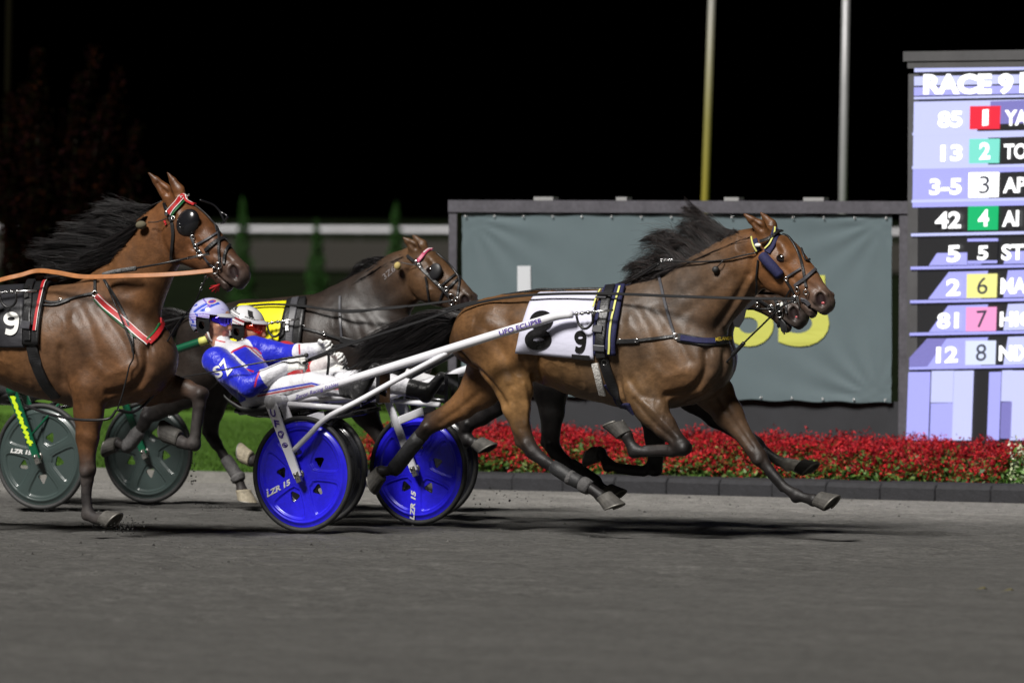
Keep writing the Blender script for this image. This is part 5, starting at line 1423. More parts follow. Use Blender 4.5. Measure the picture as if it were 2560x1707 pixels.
h.strap("surcingle_loop", [(66, 816), (88, 818)], .045, M_GREYLEATHER, .008, .048, parent=gi9)
h.strap("girth", [(80, 858), (88, 895), (100, 930), (118, 965), (140, 992)], .075, M_LEATHER, .016, .006)
h.strap("trace_strap", [(100, 750), (130, 758), (165, 752), (200, 742), (236, 734)], .016, M_LEATHER, .006, .006)
h.strap("trace_strap", [(108, 764), (140, 764), (175, 752)], .012, M_LEATHER, .006, .008)
h.ringat(239, 736, .016, .0035); h.buckle(152, 752, .02); h.ringat(104, 752, .012, .003)
rc = h.strap("breast_collar", [(242, 742), (275, 772), (310, 803), (345, 835), (372, 856)], .040, M_RED, .010, .006)
h.strap("white_piping", [(238, 748), (271, 778), (306, 809), (341, 841), (366, 860)], .007, M_WTRIM, .011, .007, parent=rc)
h.strap("white_piping", [(247, 738), (280, 768), (315, 799), (350, 831), (376, 852)], .005, M_WTRIM, .011, .007, parent=rc)
h.strap("green_piping", [(235, 751), (268, 781), (303, 812), (338, 844)], .005, M_GTRIM, .010, .006, parent=rc)
h.strap("breast_collar", [(372, 856), (390, 838), (402, 815), (408, 800)], .036, M_RED, .010, .006, parent=None)
h.strap("green_piping", [(366, 850), (384, 832), (396, 810)], .010, M_GTRIM, .012, .008, parent=rc)
h.strap("neck_strap", [(240, 690), (239, 712), (239, 732)], .018, M_LEATHER, .006, .006)
h.strap("martingale", [(262, 700), (285, 735), (306, 775), (322, 815), (330, 842), (334, 880)], .016, M_LEATHER, .006, .008)
h.cord("tie_down", [(516, 690, -.06), (505, 717, -.06), (483, 762, -.05), (446, 806, -.03), (420, 850, -.02), (388, 905, 0), (352, 950, 0)], .0055, M_LEATHER)
h.ringat(516, 690, .010, .003); h.t.geo("snap_hook", ring(h.fr.L(505, 712, -.06), (.3, -1, 0), .010, .003, sx=.6), M_STEEL, True); h.t.geo("snap_hook", ring(h.fr.L(502, 722, -.06), (.3, -1, 0), .007, .003), M_STEEL, True)
h.cord("hopple_strap", [(60, 1012, -.22), (120, 1034, -.30), (175, 1046, -.33), (225, 1050, -.34), (272, 1046, -.32), (290, 1026, -.25)], .008, M_LEATHER)
h.cord("hopple_hanger", [(262, 700, -.2), (330, 868, -.22), (322, 920, -.22), (306, 985, -.22), (294, 1022, -.22)], .005, M_LEATHER)
h.cord("hopple_hanger", [(368, 880, -.10), (360, 930, -.10), (350, 948, -.1)], .004, M_LEATHER)
h.cord("hopple_strap", [(294, 1024, -.2), (330, 1030, -.1), (365, 1008, .0), (390, 975, .0), (412, 925, .0)], .009, M_LEATHER)
# bridle
bb9 = h.strap("browband", [(422, 534), (434, 516), (450, 497), (466, 485), (482, 483), (492, 494)], .030, M_RED, .010, .010)
h.strap("white_piping", [(427, 537), (439, 519), (455, 501), (470, 490), (484, 488)], .005, M_WTRIM, .012, .011, parent=bb9)
h.strap("green_piping", [(431, 540), (443, 523), (459, 505), (473, 494), (486, 492)], .010, M_GTRIM, .010, .010, parent=bb9)
h.strap("white_piping", [(418, 531), (430, 513), (446, 494), (463, 482), (480, 479)], .004, M_WTRIM, .012, .011, parent=bb9)
h.lettering("BAILLARGEON", [(448, 503), (484, 482), (445, 498)], M_WTRIM, .022, .0, bb9)
h.strap("crown_piece", [(413, 506), (416, 520), (424, 538), (431, 556)], .022, M_LEATHER, .008, .008)
h.blob("conway_plate", 420, 535, .013, M_STEEL, .014, (.9, .5, 1.3))
h.strap("throat_latch", [(431, 558), (434, 585), (432, 615), (429, 650)], .020, M_LEATHER, .006, .006)
def blinker(H, x, y, ru, rw, m, tilt=.6, off=0.0, sq=.45):
    """open moulded cup standing off the eye, opening forward"""
    p, n = H.hit(x, y); a = H.a; up = H.up
    V = []; F = []; nu, nv = 22, 9
    nn = nrm(np.array([0, -1, 0]) * .9 + n * .4)
    for side in (0, 1):
        for i in range(nv + 1):
            th = .5 * math.pi * i / nv
            for j in range(nu):
                ph = 2 * math.pi * j / nu; rr = math.sin(th); k = 1 - .08 * side
                V.append(p + n * off + (a * math.cos(ph) * ru * rr + up * math.sin(ph) * rw * rr + nn * sq * rw * math.cos(th) * (1 + .35 * math.cos(ph) * rr)) * k)
    for side in (0, 1):
        b0 = side * (nv + 1) * nu
        for i in range(nv):
            for j in range(nu):
                q = (b0 + i * nu + j, b0 + (i + 1) * nu + j, b0 + (i + 1) * nu + (j + 1) % nu, b0 + i * nu + (j + 1) % nu)
                F.append(q if side == 0 else q[::-1])
    e0, e1 = nv * nu, (2 * nv + 1) * nu
    F += [(e0 + j, e1 + j, e1 + (j + 1) % nu, e0 + (j + 1) % nu) for j in range(nu)]
    return H.t.geo("blinker", (np.array(V), F), m, True)
M_CUP = mat("black_moulded_plastic", (.010, .010, .012), .22, spec=.6, coat=.3)
bk = blinker(H9, 470, 558, .074, .088, M_CUP)
h.ringat(459, 569, .010, .003, m=M_CUP, off=.05, parent=bk)
h.cord("blinker_frame", [(500, 500, .02), (533, 512, .08), (552, 530, .10), (567, 540, .10), (560, 556, .10), (551, 558, .09)], .006, M_CUP)
h.cord("blinker_frame", [(548, 526, .10), (556, 542, .10), (560, 554, .10)], .007, M_CUP)
h.strap("face_strap", [(480, 503), (505, 520), (522, 535), (533, 552), (541, 580)], .012, M_LEATHER, .006, .005)
h.strap("face_strap", [(541, 560), (546, 595), (547, 625), (549, 655), (550, 668)], .014, M_LEATHER, .006, .006)
h.strap("nose_band", [(492, 612), (515, 600), (545, 582)], .013, M_GREYLEATHER, .006, .005)
h.strap("nose_band", [(513, 628), (530, 612), (550, 598), (574, 590)], .022, M_LEATHER, .008, .006)
h.strap("muzzle_strap", [(586, 604), (570, 616), (562, 636), (560, 660)], .016, M_LEATHER, .006, .006)
h.strap("cheek_piece", [(478, 592), (485, 608), (496, 626), (510, 640)], .016, M_LEATHER, .006, .008)
h.strap("chin_strap", [(512, 642), (524, 660), (538, 668)], .012, M_GREYLEATHER, .006, .006)
for x, y, R in ((483, 594, .012), (491, 616, .012), (501, 633, .016), (548, 663, .018), (538, 676, .018), (436, 548, .010)): h.ringat(x, y, R, .0032)
h.t.geo("check_rod", tube([h.fr.L(470, 645, -.15), h.fr.L(524, 635, -.12)], [.009, .0075], 10), M_STEEL, True)
h.t.geo("check_rod_shaft", tube([h.fr.L(320, 674, -.19), h.fr.L(400, 660, -.17), h.fr.L(472, 645, -.15)], .006, 8), M_LEATHER, True)
M_FUZZ = mat("speckled_wrap", (.10, .10, .10), .9, noise=(90, .9), bump=(120, .8)); h.t.geo("rod_wrap", tube(spline([h.fr.L(258, 687, -.20), h.fr.L(290, 679, -.195), h.fr.L(340, 671, -.185)], 10), .014, 8), M_FUZZ, True)
h.t.geo("earplug_ball", ellipsoid(h.fr.L(353, 563, -.13), .034, .028, .025), mat("khaki_felt", (.10, .088, .055), .9), True)
h.cord("earplug_cord", [(370, 556, -.13), (392, 555, -.13), (418, 546, -.12)], .003, M_LEATHER)
h.strap("red_tie", [(412, 550), (416, 556), (418, 564)], .012, M_RED, .006, .01)
for k, (x, y) in enumerate(((524, 722), (530, 729), (538, 731), (546, 728), (528, 716))):
    h.cord("tongue_tie", [(557, 700, -.03), (548, 712, -.03), (x, y, -.035 + .01 * k)], .005, M_RED)
h.cord("overcheck", [(112, 694, 0), (180, 688, -.1), (240, 690, -.15)], .006, M_LEATHER)
h.cord("overcheck", [(330, 545, -.02), (368, 520, -.04), (405, 503, -.03)], .005, M_LEATHER)

# ------------------------------------------------ horse 6: yellow cloth
h = H6
M_CLOTHY = mat("yellow_number_cloth", (.80, .72, .0), .55, noise=(3, .05), bump=(7, .22, 3, (1, 1, 2), .02))
cloth6 = h.patch("number_cloth", [(600, 765), (585, 780), (572, 815), (565, 850), (562, 885)], [(718, 757), (714, 775), (706, 815), (700, 850), (698, 890)], 20, 18, M_CLOTHY, .014, True, .004)
h.lettering("6", [(590, 872), (640, 876), (600, 790)], M_VINYL, .008, .03, cloth6, "number", h.patch_bvh)
h.lettering("9", [(665, 885), (688, 886), (668, 845)], M_VINYLG, .010, .03, cloth6, "number", h.patch_bvh)
pad6 = h.patch("saddle_pad", [(722, 755), (714, 780), (704, 830), (700, 885)], [(768, 748), (765, 780), (758, 830), (750, 885)], 8, 14, M_LEATHER, .012, True, .016)
gi6 = h.strap("surcingle", [(742, 755), (735, 790), (728, 830), (724, 885)], .05, M_GREYLEATHER, .012, .03); h.strap("steel_plate", [(725, 806), (723, 830)], .024, M_STEEL, .005, .045, parent=gi6); h.buckle(724, 850, .035, parent=gi6)
h.strap("girth", [(722, 888), (726, 930), (740, 975), (760, 1000)], .06, M_LEATHER, .014, .006)
h.strap("trace_strap", [(745, 818), (780, 826), (815, 836), (852, 848)], .016, M_LEATHER, .006, .006); h.ringat(812, 834, .01, .003); h.buckle(760, 818, .022)
h.strap("neck_strap", [(851, 742), (850, 770), (852, 810), (856, 848)], .016, M_GREYLEATHER, .006, .006)
h.strap("breast_collar", [(852, 848), (890, 858), (930, 862), (965, 852)], .04, M_LEATHER, .012, .004)
h.strap("face_strap", [(1090, 634), (1112, 652), (1133, 676), (1147, 696), (1146, 722), (1144, 746)], .014, M_LEATHER, .006, .005)
bb6 = h.strap("browband", [(1047, 654), (1058, 641), (1070, 628), (1082, 619)], .026, mat("pink_browband", (.42, .05, .12), .4), .01, .010)
h.strap("white_piping", [(1061, 636), (1070, 627), (1080, 619)], .008, M_WTRIM, .011, .011, parent=bb6)
h.strap("cheek_piece", [(1020, 640), (1032, 650), (1046, 662), (1070, 688), (1098, 714), (1122, 738)], .020, M_LEATHER, .007, .008)
h.blob("conway_plate", 1045, 659, .014, M_STEEL, .012, (.9, .5, 1.1))
M_CUP6 = mat("black_leather_blinker", (.012, .012, .014), .5)
blinker(H6, 1087, 680, .05, .06, M_CUP6, sq=.35)
h.strap("nose_band", [(1102, 716), (1118, 702), (1137, 687)], .014, M_LEATHER, .006, .006); h.strap("nose_band", [(1116, 724), (1132, 710), (1150, 693)], .016, M_LEATHER, .006, .006)
h.strap("throat_latch", [(1064, 692), (1069, 722), (1074, 754)], .013, M_LEATHER, .006, .006); h.strap("chin_strap", [(1108, 730), (1102, 745), (1098, 758)], .011, M_LEATHER, .006, .006)
for x, y, R in ((1118, 722, .012), (1130, 742, .020), (1130, 756, .014), (1145, 748, .012), (1100, 716, .010), (1050, 664, .012)): h.ringat(x, y, R, .0035)
h.t.geo("earplug_ball", ellipsoid(h.fr.L(994, 665, -.14), .023, .021, .026), mat("cream_yellow_felt", (.42, .33, .12), .9), True)
h.cord("earplug_cord", [(1003, 656, -.13), (1025, 661, -.12), (1040, 662, -.11)], .003, M_LEATHER)
h.cord("overcheck", [(745, 752, 0), (800, 738, -.02), (850, 722, -.06), (900, 690, -.06), (970, 645, -.05), (1015, 632, -.04)], .005, M_LEATHER)
h.lettering("3Z6", [(962, 700), (990, 676), (956, 688)], mat("freeze_brand", (.17, .15, .15), .7), .004, .0, None, "freeze_brand")
# ------------------------------------------------ horse 2: what shows of its bridle
h = H2
bl2 = blinker(H2, 1898, 705, .05, .06, M_CUP6, sq=.4)
V = []
flap = [(1893, 742), (1860, 752), (1838, 775), (1832, 800), (1836, 817), (1848, 819), (1860, 800), (1866, 775), (1890, 757)]
A = [h.fr.L(x, y, -.20) for x, y in flap]; B = [h.fr.L(x, y, -.19) for x, y in flap]; k = len(flap)
h.t.part("blinker_flap", A + B, [tuple(range(k)), tuple(range(k, 2 * k))[::-1]] + [(i, (i + 1) % k, k + (i + 1) % k, k + i) for i in range(k)], M_CUP6)
for x, y, R in ((1930, 770, .02), (1948, 768, .022), (1950, 785, .02), (1962, 752, .012), (1895, 760, .012)): h.ringat(x, y, R, .0038)
h.strap("nose_band", [(1935, 742), (1945, 765), (1950, 790), (1948, 815)], .020, M_LEATHER, .008, .006)
h.strap("cheek_piece", [(1890, 745), (1912, 758), (1935, 772)], .016, M_LEATHER, .007, .006); h.strap("cheek_piece", [(1960, 745), (1966, 765), (1968, 782)], .014, M_LEATHER, .007, .006)
h.blob("bit_plate", 1955, 764, .015, mat("pale_bit_plate", (.7, .72, .66), .4), .02, (.7, .5, 1.3))
for k in range(5): h.cord("tongue_tie", [(1950, 795, -.05), (1952 + k * 3, 812, -.05), (1955 + k * 3, 828 + (k % 3) * 4, -.05)], .006, M_LEATHER)
h.cord("rein", [(1450, 735, -.25), (1700, 760, -.22), (1860, 772, -.16), (1930, 772, -.10)], .006, M_LEATHER)
# ================================================================== SULKIES
WR = .345; TRACK_HALF = .665
def paint_mat(name, c, rough=.25, coat=.6): return mat(name, c, rough, spec=.5, coat=coat, noise=(3, .05), noise2=(70, .04), clear_rough=.08)
M_TYRE = mat("tyre_rubber", (.030, .030, .030), .65, noise=(20, .25), bump=(90, .2))
M_HUB = mat("hub_alloy", (.42, .41, .38), .35, metal=.9, noise=(50, .2))
M_WPAINT = paint_mat("white_gloss_paint", (.72, .72, .76)); M_KPAINT = paint_mat("black_gloss_paint", (.012, .012, .014)); M_GPAINT = paint_mat("green_gloss_paint", (.005, .085, .04))
def wheel_disc(nr=72, na=320):
    r = np.linspace(.022, .313, nr); a = np.linspace(0, 2 * math.pi, na, endpoint=False)
    Rr, A = np.meshgrid(r, a, indexing='ij'); sec = 2 * math.pi / 5
    # three-cornered holes: grid points near the outline are moved onto it
    dm = A % sec - sec / 2; x = Rr * np.cos(dm) - .142; y = Rr * np.sin(dm)
    def outline(ph): return .029 * (1 + .20 * np.cos(3 * ph) + .035 * np.cos(6 * ph))
    ph = np.arctan2(y, x); rho = np.hypot(x, y); R0 = outline(ph); near = np.abs(rho - R0) < .0028
    x = np.where(near, R0 * np.cos(ph), x); y = np.where(near, R0 * np.sin(ph), y); rho = np.where(near, R0, rho); hole = rho <= R0 + 1e-6
    X = x + .142; am = np.arctan2(y, X); Rr = np.hypot(X, y); A = A - dm + am
    d = (A + sec / 2) % sec - sec / 2
    ar = np.abs(d) * Rr - (.026 + .020 * np.clip((.12 - Rr) / .1, 0, 1) + .012 * np.clip((Rr - .2) / .1, 0, 1))
    p = np.minimum(np.minimum(ar, .268 - Rr), Rr - .085)
    corner = np.where((ar < .03) & (.268 - Rr < .03), .03 - np.hypot(np.clip(.03 - ar, 0, 1), np.clip(.03 - (.268 - Rr), 0, 1)), 9)
    p = np.minimum(p, corner); s_ = np.clip(p / .014, 0, 1); s_ = s_ * s_ * (3 - 2 * s_)
    hgt = .017 * (1 - s_) + .006 * s_ - .002 * np.exp(-((p + .006) / .006) ** 2) + .010 * np.exp(-(Rr / .06) ** 2)
    hgt = hgt * np.clip((.318 - Rr) / .03, .35, 1) + .003 * np.exp(-((Rr - .285) / .006) ** 2)
    V = np.concatenate([np.stack([Rr * np.cos(A), sg * hgt, Rr * np.sin(A)], -1).reshape(-1, 3) for sg in (-1, 1)])
    i, j = np.meshgrid(np.arange(nr - 1), np.arange(na), indexing='ij'); k = (j + 1) % na
    allin = hole[i, j] & hole[i + 1, j] & hole[i + 1, k] & hole[i, k]
    q = np.stack([i * na + j, i * na + k, (i + 1) * na + k, (i + 1) * na + j], -1)[~allin]
    return V, np.concatenate([q, q[:, ::-1] + nr * na])
WD_V, WD_F = wheel_disc()
ME_DISC = mesh_from("wheel_disc", WD_V, WD_F, True)
def spin(V, ang):
    c, s_ = math.cos(ang), math.sin(ang); M = np.array([[c, 0, -s_], [0, 1, 0], [s_, 0, c]]); return V @ M.T
def tyre_geo():
    prof = []
    for k in range(14):
        a = 2 * math.pi * k / 14; prof.append((WR - .0155 + .0155 * math.cos(a), .019 * math.sin(a)))
    seg = 72; V = []; n = len(prof)
    for i in range(seg):
        t = 2 * math.pi * i / seg
        for r, y in prof: V.append((r * math.cos(t), y, r * math.sin(t)))
    F = [(i * n + j, ((i + 1) % seg) * n + j, ((i + 1) % seg) * n + (j + 1) % n, i * n + (j + 1) % n) for i in range(seg) for j in range(n)]
    return np.array(V), np.array(F)
TY_V, TY_F = tyre_geo()
f8 = F8
def sh8(pts): return [f8.L(*q) for q in pts]
SHAFT = sh8([(700, 1008, -.56), (760, 986, -.555), (900, 942, -.53), (1060, 892, -.49), (1240, 836, -.43), (1340, 806, -.385), (1390, 791, -.36), (1432, 786, -.345)])
BRACE = sh8([(734, 1126, -.735), (772, 1088, -.735), (817, 1044, -.70), (900, 1000, -.64), (990, 950, -.57), (1081, 902, -.505), (1118, 882, -.475)])
HITCH = sh8([(1430, 786, -.345), (1480, 780, -.34), (1532, 775, -.335)])
STRUT_TOP, STRUT_BOT = f8.L(676, 1008, -.735), f8.L(745, 1192, -.735)
SEAT = sh8([(606, 1004, 0), (618, 1016, 0), (634, 1026, 0), (655, 1036, 0), (705, 1032, 0), (748, 1014, 0)])
MIR = np.array([1, -1, 1])
def plate(a, b, w0, w1, t, wdir):
    """tapered flat bar from a to b, width along wdir"""
    a, b = np.asarray(a), np.asarray(b); ax_ = nrm(b - a); w = nrm(wdir - ax_ * np.dot(wdir, ax_)); n = np.cross(ax_, w); V = []
    for p, ww in ((a, w0), (b, w1)):
        for s1, s2 in ((-1, -1), (-.86, -1.0), (.86, -1.0), (1, -1), (1, 1), (.86, 1.0), (-.86, 1.0), (-1, 1)):
            k = .55 if abs(s1) == 1 else 1
            V.append(p + w * s1 * ww / 2 + n * s2 * t / 2 * k)
    F = [(j, (j + 1) % 8, 8 + (j + 1) % 8, 8 + j) for j in range(8)] + [tuple(range(8))[::-1], tuple(range(8, 16))]
    return np.array(V), F
def flat_text(T, fr, body, a, b, c, v0, v1, m, parent=None, bold=.01, shear=0, name="lettering"):
    """letters on a plane between photo points a (left foot) b (right foot) c (left top), side offset v0..v1"""
    V, F, asp = text_geo(body, bold, shear); out = []
    a, b, c = [np.array(q, float) for q in (a, b, c)]
    for p in V:
        q = a + (b - a) * p[0] + (c - a) * p[1]; out.append(fr.L(q[0], q[1], v0 + (v1 - v0) * p[0]))
    return T.part(name, np.array(out), F, m, parent=parent)
def sulky(fr, label, m_disc, m_frame, m_text, spins, shaft=None, hitch=None, m_shaft=None):
    T = Thing("sulky", label, "sulky", fr, (0, 0, 0))
    ms = m_shaft or m_frame
    for k, sg in enumerate((-1, 1)):
        c = np.array([0, sg * TRACK_HALF, WR])
        w = bpy.data.objects.new("wheel", None); COL.objects.link(w); w.empty_display_size = .1; w.parent = T.root
        dk = bpy.data.objects.new("disc", ME_DISC); COL.objects.link(dk); dk.parent = w
        dk.location = c - T.base; dk.rotation_euler = (0, -spins[k], 0)
        if not ME_DISC.materials: ME_DISC.materials.append(m_disc)
        dk.material_slots[0].link = 'OBJECT'; dk.material_slots[0].material = m_disc
        T.part("tyre", TY_V + c, TY_F, M_TYRE, True, parent=w)
        T.geo("hub", tube([c + (0, -.036, 0), c + (0, -.028, 0), c + (0, .028, 0), c + (0, .036, 0)], [.024, .028, .028, .024], 16), M_HUB, True, w)
        T.geo("axle_cap", tube([c + (0, -.088, 0), c + (0, .088, 0)], .011, 10), M_HUB, True, w)
        for off in (-.07, .07):
            top = STRUT_TOP * (1, 0, 1) + np.array([0, c[1] + off * .95, 0]); bot = STRUT_BOT * (1, 0, 1) + np.array([0, c[1] + off, 0])
            outer = off * sg > 0
            st = T.geo("fork_strut", plate(top, bot, .074 if outer else .05, .050, .020, np.array([1., 0, 0])), m_frame)
            T.geo("dropout", plate(bot + (bot - top) * -.06, bot + (bot - top) * .07, .040, .036, .026, np.array([1., 0, 0])), M_HUB, False, st)
            for dx, dz in ((-.008, .010), (.008, .010), (-.008, -.008), (.008, -.008)):
                T.geo("bolt", tube([bot + (dx, -.016, dz), bot + (dx, .016, dz)], .0035, 6), M_RUBBER, False, st)
        t0 = STRUT_TOP * (1, 0, 1) + np.array([0, c[1] + .075, 0]); t1 = STRUT_TOP * (1, 0, 1) + np.array([0, c[1] - .075, 0])
        T.geo("fork_crown", tube([t0 + (0, .012, .01), t1 + (0, -.012, .01)], .034, 14), m_frame, True)
        P = np.array(shaft if shaft is not None else SHAFT) * (1, -sg, 1)
        T.geo("shaft", tube(spline(P, 28), np.concatenate([np.full(20, .0265), np.linspace(.0265, .021, 8)]), 14), ms, True)
        Hh = np.array(hitch if hitch is not None else HITCH) * (1, -sg, 1)
        hk = T.geo("hitch_rod", tube(Hh, .007, 8), M_STEEL, True)
        for f in (.12, .25, .4, .55): T.geo("hitch_collar", tube([Hh[0] + (Hh[-1] - Hh[0]) * (f - .02), Hh[0] + (Hh[-1] - Hh[0]) * (f + .02)], .012, 10), M_STEEL, True, hk)
        p = Hh[0] + (Hh[-1] - Hh[0]) * .1; q = Hh[0] + (Hh[-1] - Hh[0]) * .5
        T.geo("hitch_strap", tube(spline([p, p + (.02, 0, -.06), (p + q) / 2 + (.01, 0, -.09), q + (0, 0, -.06), q], 16), .008, 6), M_LEATHER, True, hk)
        if shaft is None:
            T.geo("brace", tube(spline(np.array(BRACE) * (1, -sg, 1), 26), .0165, 12), ms, True)
            r0 = STRUT_TOP * (1, 0, 1) + np.array([.05, c[1] + .05 * -sg, -.005])
            T.geo("frame_rail", tube([r0, r0 + (.34, -.05 * sg, -.02)], .017, 10), m_frame, True)
            T.geo("frame_rail", plate(r0 + (-.03, 0, -.14), r0 + (.22, -.05 * sg, -.06), .05, .05, .012, np.array([0., 0, 1])), m_frame)
            # stirrup for the driver's boot
            fp = f8.L(962, 968, -.30) if sg < 0 else f8.L(1124, 972, .36)
            T.geo("foot_rest", box(fp + (.0, .02 * sg, .0), .025, .12, .18), M_KPAINT)
            T.geo("foot_rest_arm", tube([fp + (0, -.0, -.05), fp + (.10, .16 * sg, .02)], .012, 8), M_KPAINT, True)
    # arch between the wheels and the seat
    A = STRUT_TOP * (1, 0, 1)
    T.geo("arch", tube([A + (0, -TRACK_HALF - .05, .012), A + (.02, -.3, .012), A + (.02, .3, .012), A + (0, TRACK_HALF + .05, .012)], .022, 12), m_frame, True)
    S = spline(SEAT, 14); V = []; ys = np.linspace(-.21, .21, 11)
    for th in (0, -.018):
        for p in S:
            for y in ys: V.append(p + (0, y, th + .05 * (abs(y) / .21) ** 3))
    n = len(ys); m = len(S); n1 = n * m; F = []
    for i in range(m - 1):
        for j in range(n - 1):
            q = (i * n + j, (i + 1) * n + j, (i + 1) * n + j + 1, i * n + j + 1); F.append(q); F.append(tuple(n1 + t for t in q[::-1]))
    bd = [(0, j) for j in range(n - 1)] + [(i, n - 1) for i in range(m - 1)] + [(m - 1, n - 1 - j) for j in range(n - 1)] + [(m - 1 - i, 0) for i in range(m - 1)]
    id_ = [i * n + j for i, j in bd]
    F += [(id_[k], id_[(k + 1) % len(id_)], n1 + id_[(k + 1) % len(id_)], n1 + id_[k]) for k in range(len(id_))]
    T.part("seat", V, F, M_RUBBER, True)
    for sg in (-1, 1):
        T.geo("seat_post", tube([S[5] + (0, .15 * sg, -.01), A + (.06, .18 * sg, -.02)], .018, 8), M_KPAINT, True)
        T.geo("seat_rail", tube([S[2] + (0, .12 * sg, -.03), S[11] + (.20, .12 * sg, -.05), S[11] + (.42, .25 * sg, -.0)], .014, 8), M_KPAINT, True)
    return T
M_BLUE = mat("blue_wheel_paint", (.024, .018, .80), .32, spec=.5, coat=.45, noise=(7, .16), noise2=(45, .10), clear_rough=.12)
M_BLACKW = paint_mat("black_wheel_paint", (.018, .019, .024), .25, .6)
M_GREENW = paint_mat("dark_green_wheel_paint", (.040, .058, .055), .35, .4)
M_PURPLE = mat("purple_decal", (.06, .02, .28), .4)
def ang_px(x, y, cx, cy): return math.atan2(cy - y, x - cx)
S8 = sulky(F8, "sulky with glossy blue disc wheels and white shafts, nearest of all", M_BLUE, M_WPAINT, M_WTRIM, (math.radians(213), math.radians(268)))
S2 = sulky(F2, "sulky with black disc wheels half hidden behind the blue wheels", M_BLACKW, M_KPAINT, M_WTRIM, (math.radians(100), math.radians(160)))
f = F6
sh6 = [f.L(*q) for q in ((110, 968, -.56), (200, 942, -.55), (300, 913, -.52), (421, 880, -.48), (505, 853, -.44), (600, 826, -.38), (660, 809, -.345))]
hi6 = [f.L(*q) for q in ((658, 810, -.345), (700, 804, -.34), (748, 797, -.335))]
S6 = sulky(F6, "sulky with dark green disc wheels and green struts behind horse number nine", M_GREENW, M_GPAINT, M_WTRIM, (math.radians(168), math.radians(315)), sh6, hi6)
S6.geo("shaft_band", tube([f.L(500, 854.5, -.442), f.L(520, 849, -.432)], .0275, 14), M_YTRIM, True)
f = F9
sh9 = [f.L(*q) for q in ((-640, 1000, -.56), (-500, 950, -.54), (-300, 860, -.48), (-120, 775, -.40), (-40, 742, -.36), (-10, 732, -.345))]
hi9 = [f.L(*q) for q in ((-12, 732, -.345), (40, 729, -.34), (91, 726, -.335))]
S9 = sulky(F9, "sulky hitched to horse number nine, only its steel shaft tip in view", M_GREENW, M_KPAINT, M_WTRIM, (0, 1), sh9, hi9)
# lettering on the near sulky
ws = TRACK_HALF
def wheel_text(T, fr, sg, body, a, b, c, m, off=.0195):
    flat_text(T, fr, body, a, b, c, sg * ws - off, sg * ws - off, m, bold=.045, shear=.25)
wheel_text(S8, F8, -1, "LZR 15", (668, 1243), (729, 1209), (663, 1230), M_WTRIM)
wheel_text(S8, F8, 1, "LZR 15", (1036, 1300), (1040, 1226), (1024, 1299), M_WTRIM)
wheel_text(S6, F6, -1, "LZR 15", (26, 1131), (80, 1137), (26, 1120), M_WTRIM)
v_ = -.735 - .0125
for ch, x, y in (("U", 682, 1031), ("F", 692, 1058), ("O", 701, 1085)):
    flat_text(S8, F8, ch, (x - 5, y + 9), (x + 8, y + 11), (x - 8, y - 9), v_, v_, M_PURPLE, bold=.02)
for rr, x, y in ((.014, 702, 1083), (.013, 712, 1112)):
    S8.geo("emblem", ring(F8.L(x, y, v_ + .001), (0, 1, 0), rr, .0022, 16, 4, 1.3), M_PURPLE, True)
S8.geo("emblem", ellipsoid(F8.L(712, 1112, v_), .011, .002, .006, 14, 8), M_PURPLE, True)
flat_text(S8, F8, "UFO ECLIPSE", (1249, 838), (1354, 806), (1246, 827), -.454, -.406, M_PURPLE, bold=.02)
flat_text(S8, F8, "Zeron Racing Stables", (739, 1001), (848, 966), (736, 989), -.585, -.566, M_PURPLE, bold=.004, shear=.35)
# fluorescent lettering running down the green strut
Vd = []
for i, t in enumerate(np.linspace(.06, .80, 34)):
    p = STRUT_TOP * (1 - t) + STRUT_BOT * t; wv = .017 + .007 * math.sin(i * 1.9) + .004 * math.sin(i * 4.3)
    Vd += [p + (-wv, -.0135, 0), p + (wv * (.8 + .4 * math.sin(i * 1.3)), -.0135, 0)]
S6.part("strut_decal", Vd, [(2 * i, 2 * i + 1, 2 * i + 3, 2 * i + 2) for i in range(33)], mat("fluorescent_decal", (.55, .75, .02), .4))
S6.geo("brace", tube([STRUT_TOP * .35 + STRUT_BOT * .65 + (.02, .0, 0), STRUT_TOP + (.34, .12, -.02)], .008, 8), M_GPAINT, True)

# ================================================================== DRIVERS
SKIN = (.36, .17, .11); WHITE = (.66, .66, .70); BLUE = (.010, .018, .50); REDS = (.45, .012, .02); BLACK = (.012, .012, .013)
def hand(b, W, d, palm, side, col, curl=1.0, k=.006):
    """gloved hand: wrist W, towards the knuckles d, palm normal, side = towards the thumb; five fingers bent round a strap"""
    d = nrm(d); palm = nrm(palm - d * np.dot(palm, d)); side = nrm(side - d * np.dot(side, d) - palm * np.dot(side, palm))
    K = W + d * .085
    b.seg(W, W + d * .03, (.026, .030), (.022, .038), col, .01, side)
    b.seg(W + d * .03, K, (.020, .038), (.018, .042), col, .01, side)
    tips = []
    for i, (o, ln) in enumerate(((.030, .95), (.010, 1.05), (-.011, 1.0), (-.031, .82))):
        p = K + side * o; ang = .55 * curl + .06 * i
        for j, (L_, r0, r1) in enumerate(((.042, .0105, .0098), (.028, .0098, .009), (.022, .009, .0078))):
            q = p + (d * math.cos(ang) + palm * math.sin(ang)) * L_ * ln + side * o * .03
            b.seg(p, q, r0, r1, col, .004); p = q; ang += (.95 if j == 0 else .8) * curl
        tips.append(p)
    t0 = W + d * .035 + side * .034; t1 = t0 + (d * .55 + side * .55 + palm * .45) * .042; t2 = t1 + (d * .75 - side * .1 + palm * .6) * .034
    b.seg(t0, t1, .0135, .0115, col, .006); b.seg(t1, t2, .0115, .009, col, .004)
    return K + palm * .02
